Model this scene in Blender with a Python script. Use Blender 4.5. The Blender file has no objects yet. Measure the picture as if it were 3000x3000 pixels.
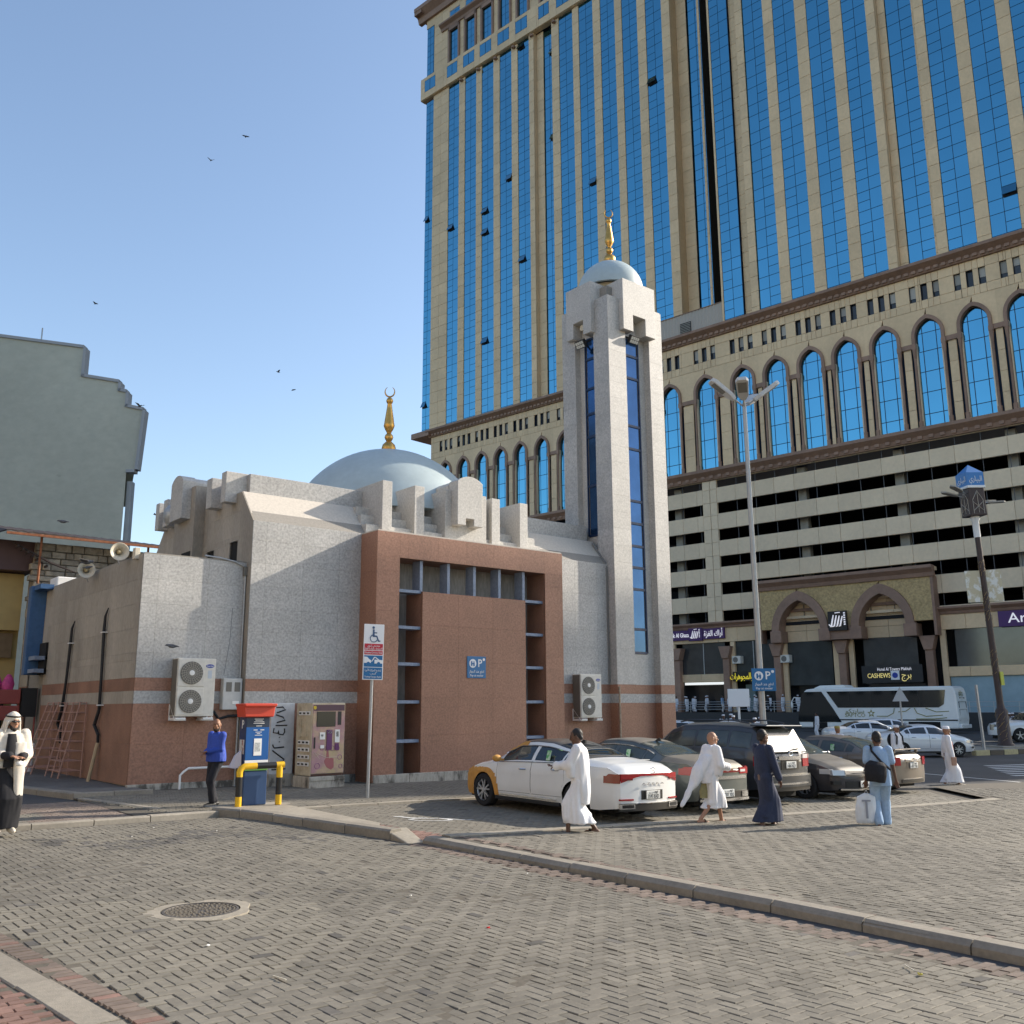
import bpy, bmesh, math, random
import numpy as np
from mathutils import Matrix, Vector
random.seed(7); np.random.seed(7)
S = bpy.context.scene
COL = S.collection
rad = math.radians
# ---------------------------------------------------------------- camera
CAM_H = 2.1
PITCH, ROLL, YAW, FOC = rad(11.665), rad(-0.2825), rad(39.2), 2775.0
def _axes():
    c, s = math.cos(PITCH), math.sin(PITCH)
    r = np.array([1, 0, 0.]); u = np.array([0, -s, c]); f = np.array([0, c, s])
    cr, sr = math.cos(ROLL), math.sin(ROLL)
    r, u = cr*r+sr*u, cr*u-sr*r
    cy, sy = math.cos(YAW), math.sin(YAW)
    g = lambda v: np.array([cy*v[0]+sy*v[1], -sy*v[0]+cy*v[1], v[2]])
    return g(r), g(u), g(f)
CR, CU, CF = _axes()
cd = bpy.data.cameras.new('camera'); cam = bpy.data.objects.new('camera', cd); COL.objects.link(cam)
cd.sensor_width = 36; cd.lens = FOC/3000*36; cd.clip_start = 0.05; cd.clip_end = 3000
cam.matrix_world = Matrix(((CR[0], CU[0], -CF[0], 0), (CR[1], CU[1], -CF[1], 0), (CR[2], CU[2], -CF[2], CAM_H), (0, 0, 0, 1)))
S.camera = cam
# ---------------------------------------------------------------- sky, sun, exposure
SUN_AZ = rad(-14.0)      # direction to the sun, from +x towards +y
SUN_EL = rad(27.0)
w = bpy.data.worlds.new('World'); S.world = w; w.use_nodes = True
nt = w.node_tree; bg = nt.nodes['Background']
sky = nt.nodes.new('ShaderNodeTexSky'); sky.sky_type = 'NISHITA'; sky.sun_disc = False
sky.sun_elevation = SUN_EL; sky.sun_rotation = math.pi/2-SUN_AZ
sky.air_density = 1.0; sky.dust_density = 1.1; sky.ozone_density = 0.9; sky.altitude = 0
nt.links.new(sky.outputs[0], bg.inputs[0]); bg.inputs[1].default_value = 0.15
sl = bpy.data.lights.new('sun', 'SUN'); so = bpy.data.objects.new('sun', sl); COL.objects.link(so)
sl.energy = 4.5; sl.angle = rad(0.53); sl.color = (1.0, 0.90, 0.76)
sd = Vector((math.cos(SUN_EL)*math.cos(SUN_AZ), math.cos(SUN_EL)*math.sin(SUN_AZ), math.sin(SUN_EL)))
so.rotation_euler = (-sd).to_track_quat('-Z', 'Y').to_euler()
so.location = (60, -20, 60)
vs = S.view_settings; S.display_settings.display_device = 'sRGB'
vs.view_transform = 'Standard'; vs.look = 'None'; vs.exposure = 0.78; vs.gamma = 1; vs.use_curve_mapping = False
# ---------------------------------------------------------------- helpers
def lat(a, b): return math.cos(YAW)*a-math.sin(YAW)*b
def dep(a, b): return math.sin(YAW)*a+math.cos(YAW)*b
def gz(a, b):
    """height of the gently falling ground"""
    d = dep(a, b); t = min(1, max(0, (d-35)/35)); t = t*t*(3-2*t)
    return -.27*math.tanh(lat(a, b)/12)*(1-.7*t)
def gzn(a, b):
    d = np.sin(YAW)*a+np.cos(YAW)*b; t = np.clip((d-35)/35, 0, 1); t = t*t*(3-2*t)
    return -.27*np.tanh((np.cos(YAW)*a-np.sin(YAW)*b)/12)*(1-.7*t)
def proj(p):
    v = np.array(p, float)-np.array([0, 0, CAM_H]); q = v@CF
    return 1500+FOC*(v@CR)/q, 1500-FOC*(v@CU)/q, q
class MB:
    """collects plain shapes; build() links them as one mesh object"""
    def __init__(s): s.v = []; s.f = []; s.m = []
    def add(s, vs_, fs, m=0):
        n = len(s.v); s.v += [tuple(map(float, v)) for v in vs_]; s.f += [tuple(n+i for i in f) for f in fs]; s.m += [m]*len(fs); return s
    def box(s, x0, y0, z0, x1, y1, z1, m=0):
        if x0 > x1: x0, x1 = x1, x0
        if y0 > y1: y0, y1 = y1, y0
        if z0 > z1: z0, z1 = z1, z0
        return s.add([(x0,y0,z0),(x1,y0,z0),(x1,y1,z0),(x0,y1,z0),(x0,y0,z1),(x1,y0,z1),(x1,y1,z1),(x0,y1,z1)],
                     [(0,3,2,1),(4,5,6,7),(0,1,5,4),(1,2,6,5),(2,3,7,6),(3,0,4,7)], m)
    def prism(s, poly, axis, d0, d1, m=0):
        """poly in the two other axes (in x,y,z order) extruded along axis"""
        def P(p, d): return {'x': (d, p[0], p[1]), 'y': (p[0], d, p[1]), 'z': (p[0], p[1], d)}[axis]
        n = len(poly); v = [P(p, d0) for p in poly]+[P(p, d1) for p in poly]
        f = [tuple(range(n)), tuple(range(2*n-1, n-1, -1))]+[(i, n+i, n+(i+1) % n, (i+1) % n) for i in range(n)]
        return s.add(v, f, m)
    def tube(s, path, r, n=8, m=0, caps=True):
        path = [Vector(p) for p in path]; R = r if hasattr(r, '__len__') else [r]*len(path)
        vs_ = []; up = None
        for i, p in enumerate(path):
            t = (path[min(i+1, len(path)-1)]-path[max(i-1, 0)]).normalized()
            if up is None: up = Vector((0, 0, 1)) if abs(t.z) < .9 else Vector((1, 0, 0))
            a = t.cross(up).normalized(); b = a.cross(t).normalized(); up = b
            for k in range(n):
                q = 2*math.pi*k/n; vs_.append(p+R[i]*(math.cos(q)*a+math.sin(q)*b))
        f = [(i*n+k, i*n+(k+1) % n, (i+1)*n+(k+1) % n, (i+1)*n+k) for i in range(len(path)-1) for k in range(n)]
        if caps: f += [tuple(range(n-1, -1, -1)), tuple((len(path)-1)*n+k for k in range(n))]
        return s.add(vs_, f, m)
    def lathe(s, prof, c=(0, 0, 0), n=24, m=0, axis='z', caps=True):
        vs_ = []; caps = caps and prof[0] != prof[-1]
        for r, h in prof:
            for k in range(n):
                q = 2*math.pi*k/n; x, y = r*math.cos(q), r*math.sin(q)
                vs_.append({'z': (c[0]+x, c[1]+y, c[2]+h), 'y': (c[0]+x, c[1]+h, c[2]+y), 'x': (c[0]+h, c[1]+x, c[2]+y)}[axis])
        f = [(i*n+k, i*n+(k+1) % n, (i+1)*n+(k+1) % n, (i+1)*n+k) for i in range(len(prof)-1) for k in range(n)]
        if caps and prof[0][0] > 1e-6: f.append(tuple(range(n-1, -1, -1)))
        if caps and prof[-1][0] > 1e-6: f.append(tuple((len(prof)-1)*n+k for k in range(n)))
        return s.add(vs_, f, m)
    def loft(s, secs, n=16, m=0):
        """closed skin over ellipses given as (centre, half axis a, half axis b)"""
        vs_ = []
        for c, a, b_ in secs:
            c, a, b_ = Vector(c), Vector(a), Vector(b_)
            for k in range(n):
                q = 2*math.pi*k/n; vs_.append(c+a*math.cos(q)+b_*math.sin(q))
        f = [(i*n+k, i*n+(k+1) % n, (i+1)*n+(k+1) % n, (i+1)*n+k) for i in range(len(secs)-1) for k in range(n)]
        f += [tuple(range(n-1, -1, -1)), tuple((len(secs)-1)*n+k for k in range(n))]
        return s.add(vs_, f, m)
    def limb(s, path, rr, n=10):
        """rounded tube with ball ends"""
        s.tube(path, rr, n); s.ball(path[0], rr[0], n, 6); s.ball(path[-1], rr[-1], n, 6)
        for p, r in zip(path[1:-1], rr[1:-1]): s.ball(p, r, n, 6)
        return s
    def ball(s, c, r, nu=16, nv=10, m=0):
        r = r if hasattr(r, '__len__') else (r, r, r); vs_ = [(c[0], c[1], c[2]-r[2])]
        for i in range(1, nv):
            t = math.pi*i/nv
            for k in range(nu):
                q = 2*math.pi*k/nu; vs_.append((c[0]+r[0]*math.sin(t)*math.cos(q), c[1]+r[1]*math.sin(t)*math.sin(q), c[2]-r[2]*math.cos(t)))
        vs_.append((c[0], c[1], c[2]+r[2])); L = len(vs_)-1
        f = [(0, 1+(k+1) % nu, 1+k) for k in range(nu)]
        f += [(1+i*nu+k, 1+i*nu+(k+1) % nu, 1+(i+1)*nu+(k+1) % nu, 1+(i+1)*nu+k) for i in range(nv-2) for k in range(nu)]
        f += [(L, 1+(nv-2)*nu+k, 1+(nv-2)*nu+(k+1) % nu) for k in range(nu)]
        return s.add(vs_, f, m)
    def mesh(s, name, mats):
        me = bpy.data.meshes.new(name); me.from_pydata(s.v, [], s.f)
        for x in (mats if isinstance(mats, (list, tuple)) else [mats]): me.materials.append(x)
        if any(s.m): me.polygons.foreach_set('material_index', s.m)
        bm = bmesh.new(); bm.from_mesh(me); bmesh.ops.recalc_face_normals(bm, faces=bm.faces); bm.to_mesh(me); bm.free()
        return me
def tag(o, label=None, cat=None, group=None, kind=None):
    if label: o['label'] = label
    if cat: o['category'] = cat
    if group: o['group'] = group
    if kind: o['kind'] = kind
    return o
def link(name, me, parent=None, loc=None, rot=None):
    o = bpy.data.objects.new(name, me); COL.objects.link(o)
    if parent is not None: o.parent = parent
    if loc is not None: o.location = loc
    if rot is not None: o.rotation_euler = rot
    return o
def smooth(me, ang=40):
    me.polygons.foreach_set('use_smooth', [True]*len(me.polygons))
    try: me.set_sharp_from_angle(angle=rad(ang))
    except Exception: pass
def obj(name, mb, mat, parent=None, world=False, sm=False, bev=0, loc=None, rot=None, ang=40):
    """one mesh object; world=True: the vertices are world coordinates, moved into the parent's frame"""
    if world and parent is not None:
        M = Matrix.LocRotScale(parent.location, parent.rotation_euler, None)
        if parent.parent is not None:
            M = Matrix.LocRotScale(parent.parent.location, parent.parent.rotation_euler, None) @ M
        Mi = M.inverted(); mb.v = [tuple(Mi @ Vector(v)) for v in mb.v]
    me = mb.mesh(name, mat)
    if sm: smooth(me, ang)
    o = link(name, me, parent, loc, rot)
    if bev:
        b = o.modifiers.new('bevel', 'BEVEL'); b.width = bev; b.segments = 2; b.limit_method = 'ANGLE'; b.angle_limit = rad(35)
    return o
def thing(name, label, cat, loc=(0, 0, 0), rotz=0, group=None, rot=None):
    o = bpy.data.objects.new(name, None); COL.objects.link(o); o.empty_display_size = .2
    o.location = loc; o.rotation_euler = rot if rot is not None else (0, 0, rotz)
    return tag(o, label, cat, group)
def kids(o): return [c for c in o.children]
def copy_tree(o, parent=None):
    c = o.copy(); COL.objects.link(c)
    if parent is not None: c.parent = parent
    for ch in kids(o): copy_tree(ch, c)
    return c
# ---------------------------------------------------------------- materials
MATS = {}
def mat(name, col, rough=.6, metal=0, var=0, vscale=8, var2=0, v2scale=.7, rand=0, bump=0, bscale=60, coat=0, spec=.5, emit=0, stretch=None, dark=None, mix2=None, trans=0, ior=1.45):
    """procedural Principled: var/var2 = fine and broad brightness noise, rand = per piece brightness, mix2 = (colour, scale, lo, hi) patches"""
    if name in MATS: return MATS[name]
    m = bpy.data.materials.new(name); m.use_nodes = True; t = m.node_tree; N = t.nodes; L = t.links
    p = N['Principled BSDF']; p.inputs['Roughness'].default_value = rough; p.inputs['Metallic'].default_value = metal
    p.inputs['Base Color'].default_value = (*col, 1); p.inputs['Specular IOR Level'].default_value = spec; p.inputs['IOR'].default_value = ior
    if coat: p.inputs['Coat Weight'].default_value = coat; p.inputs['Coat Roughness'].default_value = .05
    if trans: p.inputs['Transmission Weight'].default_value = trans
    if emit: p.inputs['Emission Color'].default_value = (*col, 1); p.inputs['Emission Strength'].default_value = emit
    fac = None; co = None
    def coord():
        nonlocal co
        if co is None:
            tc = N.new('ShaderNodeTexCoord'); co = tc.outputs['Object']
            g = N.new('ShaderNodeNewGeometry'); co = g.outputs['Position']
            if stretch:
                mp = N.new('ShaderNodeMapping'); mp.inputs['Scale'].default_value = stretch; L.new(co, mp.inputs[0]); co = mp.outputs[0]
        return co
    def noise(sc, det=4, ro=.6):
        n = N.new('ShaderNodeTexNoise'); n.inputs['Scale'].default_value = sc; n.inputs['Detail'].default_value = det; n.inputs['Roughness'].default_value = ro
        L.new(coord(), n.inputs['Vector']); return n.outputs['Fac']
    def rng(src, lo, hi, a=.3, b=.7):
        r = N.new('ShaderNodeMapRange'); r.inputs[1].default_value = a; r.inputs[2].default_value = b; r.inputs[3].default_value = lo; r.inputs[4].default_value = hi
        L.new(src, r.inputs[0]); return r.outputs[0]
    def mul(a, b):
        if a is None: return b
        x = N.new('ShaderNodeMath'); x.operation = 'MULTIPLY'; L.new(a, x.inputs[0]); L.new(b, x.inputs[1]); return x.outputs[0]
    if var: fac = mul(fac, rng(noise(vscale), 1-var, 1+var))
    if var2: fac = mul(fac, rng(noise(v2scale, 3), 1-var2, 1+var2))
    if rand:
        oi = N.new('ShaderNodeObjectInfo'); ge = N.new('ShaderNodeNewGeometry')
        ad = N.new('ShaderNodeMath'); ad.operation = 'ADD'; L.new(oi.outputs['Random'], ad.inputs[0]); L.new(ge.outputs['Random Per Island'], ad.inputs[1])
        fr = N.new('ShaderNodeMath'); fr.operation = 'FRACT'; L.new(ad.outputs[0], fr.inputs[0])
        fac = mul(fac, rng(fr.outputs[0], 1-rand, 1+rand, 0, 1))
    base = None
    if mix2:
        mx = N.new('ShaderNodeMix'); mx.data_type = 'RGBA'; L.new(rng(noise(mix2[1], 5, .65), 0, 1, mix2[2], mix2[3]), mx.inputs[0])
        mx.inputs[6].default_value = (*col, 1); mx.inputs[7].default_value = (*mix2[0], 1); base = mx.outputs[2]
    if fac is not None or base is not None:
        if fac is None: L.new(base, p.inputs['Base Color'])
        else:
            vm = N.new('ShaderNodeVectorMath'); vm.operation = 'SCALE'; L.new(fac, vm.inputs['Scale'])
            if base is None: vm.inputs[0].default_value = col
            else: L.new(base, vm.inputs[0])
            L.new(vm.outputs[0], p.inputs['Base Color'])
    if bump:
        b = N.new('ShaderNodeBump'); b.inputs['Strength'].default_value = 1; b.inputs['Distance'].default_value = bump
        L.new(noise(bscale, 5), b.inputs['Height']); L.new(b.outputs[0], p.inputs['Normal'])
    MATS[name] = m; return m
# ---------------------------------------------------------------- many like pieces: the largest in view as parts, the rest joined
_boxcache = {}
def piece_mesh(dx, dy, dz, m, ch):
    """a box dx*dy*dz centred on its own origin, its -y face chamfered by ch (walls) """
    k = (round(dx, 3), round(dy, 3), round(dz, 3), m.name, ch)
    if k not in _boxcache:
        _boxcache[k] = slab_geo(dx, dy, dz, ch).mesh('piece', m)
    return _boxcache[k]
def slab_geo(dx, dy, dz, ch):
    x, y, z = dx/2, dy/2, dz/2; b = MB()
    v = [(-x, y, -z), (x, y, -z), (x, y, z), (-x, y, z), (-x, -y+ch, -z), (x, -y+ch, -z), (x, -y+ch, z), (-x, -y+ch, z),
         (-x+ch, -y, -z+ch), (x-ch, -y, -z+ch), (x-ch, -y, z-ch), (-x+ch, -y, z-ch)]
    f = [(8, 9, 10, 11), (4, 5, 9, 8), (5, 6, 10, 9), (6, 7, 11, 10), (7, 4, 8, 11), (0, 1, 5, 4), (1, 2, 6, 5), (2, 3, 7, 6), (3, 0, 4, 7)]
    return b.add(v, f)
class Pieces:
    """wall pieces given in a frame: origin, direction u (horizontal), outward normal n"""
    def __init__(s): s.p = []
    def add(s, c, size, rotz, m, ch=.006, tilt=0): s.p.append((tuple(c), tuple(size), rotz, m, ch, tilt))
    def build(s, name, rest_name, parent, limit=300):
        M = Matrix.LocRotScale(parent.location, parent.rotation_euler, None); Mi = M.inverted(); prz = parent.rotation_euler[2]
        def area(q):
            x, y, d = proj(q[0])
            if d < 1: return -1
            inside = -150 < x < 3150 and -150 < y < 3150
            return (q[1][0]*q[1][2]/(d*d))*(1 if inside else .001)
        P = sorted(s.p, key=area, reverse=True)
        for c, sz, rz, m, ch, ti in P[:limit]:
            link(name, piece_mesh(*sz, m, ch), parent, Mi @ Vector(c), (ti, 0, rz-prz))
        by = {}
        for q in P[limit:]: by.setdefault(q[3].name, []).append(q)
        if P[limit:]:
            b = MB(); ms = []
            for q in P[limit:]:
                if q[3] not in ms: ms.append(q[3])
                g = slab_geo(*q[1], q[4]); R = Mi @ Matrix.Translation(q[0]) @ Matrix.Rotation(q[2], 4, 'Z') @ Matrix.Rotation(q[5], 4, 'X')
                b.add([R @ Vector(v) for v in g.v], g.f, ms.index(q[3]))
            o = link(rest_name, b.mesh(rest_name, ms), parent); o['kind'] = 'stuff'
def clad(P, org, ang, u0, u1, z0, z1, mw, mh, m, thick=.03, gap=.0022, ch=.002, holes=(), zoff=0, jit=.0, uoff=0):
    """tile the wall rectangle u0..u1, z0..z1 of the vertical plane through org turned by ang (normal = local -y) with slabs, leaving holes (u0,u1,z0,z1)"""
    du, nn = (math.cos(ang), math.sin(ang)), (math.sin(ang), -math.cos(ang))
    def cuts(a, b, st, off):
        c = [a]; k = math.floor((a-off)/st)+1
        while off+k*st < b-.02:
            if off+k*st > a+.02: c.append(off+k*st)
            k += 1
        return c+[b]
    zs = cuts(z0, z1, mh, zoff); us = cuts(u0, u1, mw, u0+uoff)
    for h in holes: zs += [h[2], h[3]]; us += [h[0], h[1]]
    zs = sorted(set(round(z, 4) for z in zs if z0 <= z <= z1)); us = sorted(set(round(u, 4) for u in us if u0 <= u <= u1))
    for i in range(len(zs)-1):
        for j in range(len(us)-1):
            uc, zc = (us[j]+us[j+1])/2, (zs[i]+zs[i+1])/2
            if any(h[0] < uc < h[1] and h[2] < zc < h[3] for h in holes): continue
            dx, dz = us[j+1]-us[j]-gap, zs[i+1]-zs[i]-gap
            if dx < .01 or dz < .01: continue
            o = random.uniform(-jit, jit); t = thick/2
            P.add((org[0]+du[0]*uc+nn[0]*(o-t+thick), org[1]+du[1]*uc+nn[1]*(o-t+thick), zc), (dx, thick, dz), ang, m, ch)
# ---------------------------------------------------------------- evaluating shapes in a scratch scene
SCR = bpy.data.scenes.new('scratch')
def evaluated(o):
    SCR.collection.objects.link(o); vl = SCR.view_layers[0]; vl.update(); dg = vl.depsgraph
    me = bpy.data.meshes.new_from_object(o.evaluated_get(dg)); d = o.data; bpy.data.objects.remove(o); return me
# ---------------------------------------------------------------- writing
AR = {'ا':(0xFE8D,1),'أ':(0xFE83,1),'إ':(0xFE87,1),'آ':(0xFE81,1),'ب':(0xFE8F,2),'ت':(0xFE95,2),'ث':(0xFE99,2),'ج':(0xFE9D,2),'ح':(0xFEA1,2),'خ':(0xFEA5,2),'د':(0xFEA9,1),'ذ':(0xFEAB,1),'ر':(0xFEAD,1),'ز':(0xFEAF,1),'س':(0xFEB1,2),'ش':(0xFEB5,2),'ص':(0xFEB9,2),'ض':(0xFEBD,2),'ط':(0xFEC1,2),'ظ':(0xFEC5,2),'ع':(0xFEC9,2),'غ':(0xFECD,2),'ف':(0xFED1,2),'ق':(0xFED5,2),'ك':(0xFED9,2),'ل':(0xFEDD,2),'م':(0xFEE1,2),'ن':(0xFEE5,2),'ه':(0xFEE9,2),'ة':(0xFE93,1),'و':(0xFEED,1),'ي':(0xFEF1,2),'ى':(0xFEEF,1),'ء':(0xFE80,0)}
def arabic(t):
    """joined letter forms in the order they are drawn, left to right"""
    out = []
    for wd in t.split(' '):
        g = []; prev = False; i = 0
        while i < len(wd):
            c = wd[i]
            if c == 'ل' and i+1 < len(wd) and wd[i+1] in 'اأ':
                g.append(chr((0xFEFB if wd[i+1] == 'ا' else 0xFEF7)+(1 if prev else 0))); prev = False; i += 2; continue
            if c not in AR: g.append(c); prev = False; i += 1; continue
            b, k = AR[c]; nxt = i+1 < len(wd) and wd[i+1] in AR and AR[wd[i+1]][1] > 0 and k == 2
            if k == 0: g.append(chr(b)); prev = False
            elif k == 1: g.append(chr(b+(1 if prev else 0))); prev = False
            else:
                g.append(chr(b+(3 if prev and nxt else 1 if prev else 2 if nxt else 0))); prev = nxt
            i += 1
        out.append(''.join(reversed(g)))
    return ' '.join(reversed(out))
def text(s, size, m, parent, loc, rotz=0, name='lettering', ext=.004, align='CENTER', rot=None, width=None, off=0):
    """upright lettering; faces local -y"""
    c = bpy.data.curves.new(name, 'FONT'); c.body = s; c.size = size; c.align_x = align; c.align_y = 'CENTER'; c.extrude = ext; c.offset = off; c.resolution_u = 2
    c.materials.append(m); o = bpy.data.objects.new(name, c); me = evaluated(o)
    me.name = name
    if not me.materials: me.materials.append(m)
    if len(me.vertices):
        xs = [v.co.x for v in me.vertices]; wd = max(xs)-min(xs)
        if width and wd > 0:
            k = width/wd; mid = (max(xs)+min(xs))/2
            for v in me.vertices: v.co.x = (v.co.x-mid)*k
    return link(name, me, parent, loc, rot if rot is not None else (math.pi/2, 0, rotz))
# ================================================================ GROUND
M_PAVE = mat('paver_grey', (.158, .145, .120), .85, var=.14, vscale=14, var2=.17, v2scale=.55, rand=.17, bump=.0015, bscale=120)
M_PAVE2 = mat('paver_worn', (.178, .163, .133), .85, var=.13, vscale=12, var2=.14, v2scale=.5, rand=.12, bump=.0015, bscale=120)
M_PAVER = mat('paver_red', (.215, .13, .105), .85, var=.16, vscale=12, var2=.2, v2scale=.8, rand=.16, bump=.0015, bscale=120)
M_PAVEP = mat('paver_pink', (.21, .165, .135), .85, var=.16, vscale=12, var2=.2, v2scale=.8, rand=.14)
M_PAVED = mat('paver_soldier', (.165, .128, .105), .85, var=.16, vscale=12, var2=.22, v2scale=.8, rand=.18)
M_PAVEST = mat('paver_stained', (.105, .098, .088), .8, var=.2, vscale=10, rand=.3)
M_SAND = mat('joint_sand', (.10, .088, .07), .95, var=.25, vscale=20)
M_ASPH = mat('asphalt', (.06, .06, .062), .85, var=.25, vscale=40, var2=.2, v2scale=.4, bump=.003, bscale=200)
M_KERB = mat('kerb_concrete', (.25, .225, .185), .85, var=.12, vscale=18, var2=.15, v2scale=1.2, rand=.10, bump=.003, bscale=90)
M_CONC = mat('concrete_pale', (.29, .26, .21), .85, var=.13, vscale=15, var2=.15, v2scale=1.5, bump=.003, bscale=80)
M_LINE = mat('road_paint', (.62, .62, .60), .7, var=.18, vscale=25)
M_BLK = mat('black_rubber', (.018, .018, .02), .6)
M_DIRT = mat('grime', (.16, .145, .12), .9, var=.3, vscale=9)

def sheet(name, poly, m, dz, step=1.0, kind='structure', thick=0):
    """flat sheet following the falling ground, cut to a convex-or-not polygon"""
    bm = bmesh.new(); bm.faces.new([bm.verts.new((x, y, 0)) for x, y in poly])
    x0, x1 = min(p[0] for p in poly), max(p[0] for p in poly); y0, y1 = min(p[1] for p in poly), max(p[1] for p in poly)
    for ax, a, b in ((0, x0, x1), (1, y0, y1)):
        k = a+step
        while k < b:
            co = [0, 0, 0]; no = [0, 0, 0]; co[ax] = k; no[ax] = 1
            bmesh.ops.bisect_plane(bm, geom=bm.verts[:]+bm.edges[:]+bm.faces[:], plane_co=co, plane_no=no); k += step
    for v in bm.verts: v.co.z = gz(v.co.x, v.co.y)+dz
    bmesh.ops.recalc_face_normals(bm, faces=bm.faces)
    for f in bm.faces:
        if f.normal.z < 0: f.normal_flip()
    me = bpy.data.meshes.new(name); bm.to_mesh(me); bm.free(); me.materials.append(m)
    o = link(name, me); o['kind'] = kind; return o
sheet('ground', [(-60, -40), (190, -40), (190, 190), (-60, 190)], M_ASPH, -.03, 5)
LOT_A, LOT_B = (9.1, 13.05), (24.2, 11.25)       # front edge of the parking bay
def lotb(a): return 13.05-(a-9.1)*.119
plaza = sheet('plaza', [(-8, -6), (8.72, -6), (8.72, 13.2), (8.3, 17.6), (8.0, 17.85), (-8, 17.75)], M_SAND, -.009)
rplaza = sheet('raised_plaza', [(9.0, -12), (33, -12), (32.2, 9), (30.5, 13.2), (27, 14.4), (24.2, 11.3), (9.1, 13.05)], M_SAND, .066)
bay = sheet('parking_bay', [(8.7, 13.2), (9.1, 13.1), (24.2, 11.3), (27.0, 14.4), (29, 18.4), (8.6, 18.4)], M_SAND, -.009)
pave = sheet('pavement', [(6.2, 18.5), (29, 18.5), (29, 24.5), (6.2, 26.5)], M_SAND, .008)
lane = sheet('lane', [(-4, 18.1), (7.2, 18.1), (6.9, 19.5), (6.1, 22.4), (-4, 22.6)], M_SAND, -.008)
alley_walk = sheet('alley_pavement', [(6.25, 23.0), (7.9, 23.0), (7.9, 44), (5.4, 44), (5.55, 26)], mat('alley_screed', (.15, .14, .125), .9, var=.2, vscale=8, var2=.2), .09)

# ---- pavers: 0.2 x 0.1 blocks; the 300 that show largest are objects, the rest of each field is one joined mesh
PL, PW, GAP, CHF = .2, .1, .0055, .005
def paver_mesh(m, L=PL, W=PW):
    x, y, h = (L-GAP)/2, (W-GAP)/2, .03; b = MB()
    v = [(-x, -y, -h), (x, -y, -h), (x, y, -h), (-x, y, -h), (-x, -y, -CHF), (x, -y, -CHF), (x, y, -CHF), (-x, y, -CHF)]
    c = CHF*1.1; v += [(-x+c, -y+c, 0), (x-c, -y+c, 0), (x-c, y-c, 0), (-x+c, y-c, 0)]
    f = [(8, 9, 10, 11)]+[(i, (i+1) % 4, 4+(i+1) % 4, 4+i) for i in range(4)]+[(4+i, 4+(i+1) % 4, 8+(i+1) % 4, 8+i) for i in range(4)]
    return b.add(v, f).mesh('paver', m)
def inpoly(x, y, P):
    c = np.zeros(len(x), bool); j = len(P)-1
    for i in range(len(P)):
        xi, yi = P[i]; xj, yj = P[j]
        with np.errstate(divide='ignore', invalid='ignore'):
            c ^= ((yi > y) != (yj > y)) & (x < (xj-xi)*(y-yi)/(yj-yi+1e-12)+xi)
        j = i
    return c
def inview(x, y, mrg=160):
    z = gzn(x, y); v = np.stack([x, y, z-CAM_H], -1); d = v@CF
    px = 1500+FOC*(v@CR)/np.maximum(d, .1); py = 1500-FOC*(v@CU)/np.maximum(d, .1)
    return (d > 1) & (px > -mrg) & (px < 3000+mrg) & (py > 1900) & (py < 3000+mrg*2)
def herring(x0, x1, y0, y1, ang=0.0):
    """centres and orientation (0 along x, 1 along y) of a 90 degree herringbone"""
    w_ = PW; n = int((x1-x0)/w_)+4; m_ = int((y1-y0)/w_)+4; out = []
    for j in range(-2, m_):
        for i in range(-2, n):
            k = (i-j) % 4
            if k == 0: out.append((x0+(i+1)*w_, y0+(j+.5)*w_, 0))
            elif k == 3: out.append((x0+(i+.5)*w_, y0+(j+1)*w_, 1))
    return np.array(out)
def runner(x0, x1, y0, y1, along=0):
    out = []
    if along == 0:
        for j in range(int((y1-y0)/PW)):
            for i in range(int((x1-x0)/PL)+1): out.append((x0+(i+.5*(j % 2))*PL+.1, y0+(j+.5)*PW, 0))
    else:
        for i in range(int((x1-x0)/PW)):
            for j in range(int((y1-y0)/PL)+1): out.append((x0+(i+.5)*PW, y0+(j+.5*(i % 2))*PL+.1, 1))
    return np.array(out)
rng_ = np.random.default_rng(5)
def noise2(x, y, f, s=0):
    return (np.sin(x*f*1.3+s+2*np.sin(y*f*.7+s))+np.sin(y*f*1.7-s+1.5*np.sin(x*f*.9)))*.5
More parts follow.
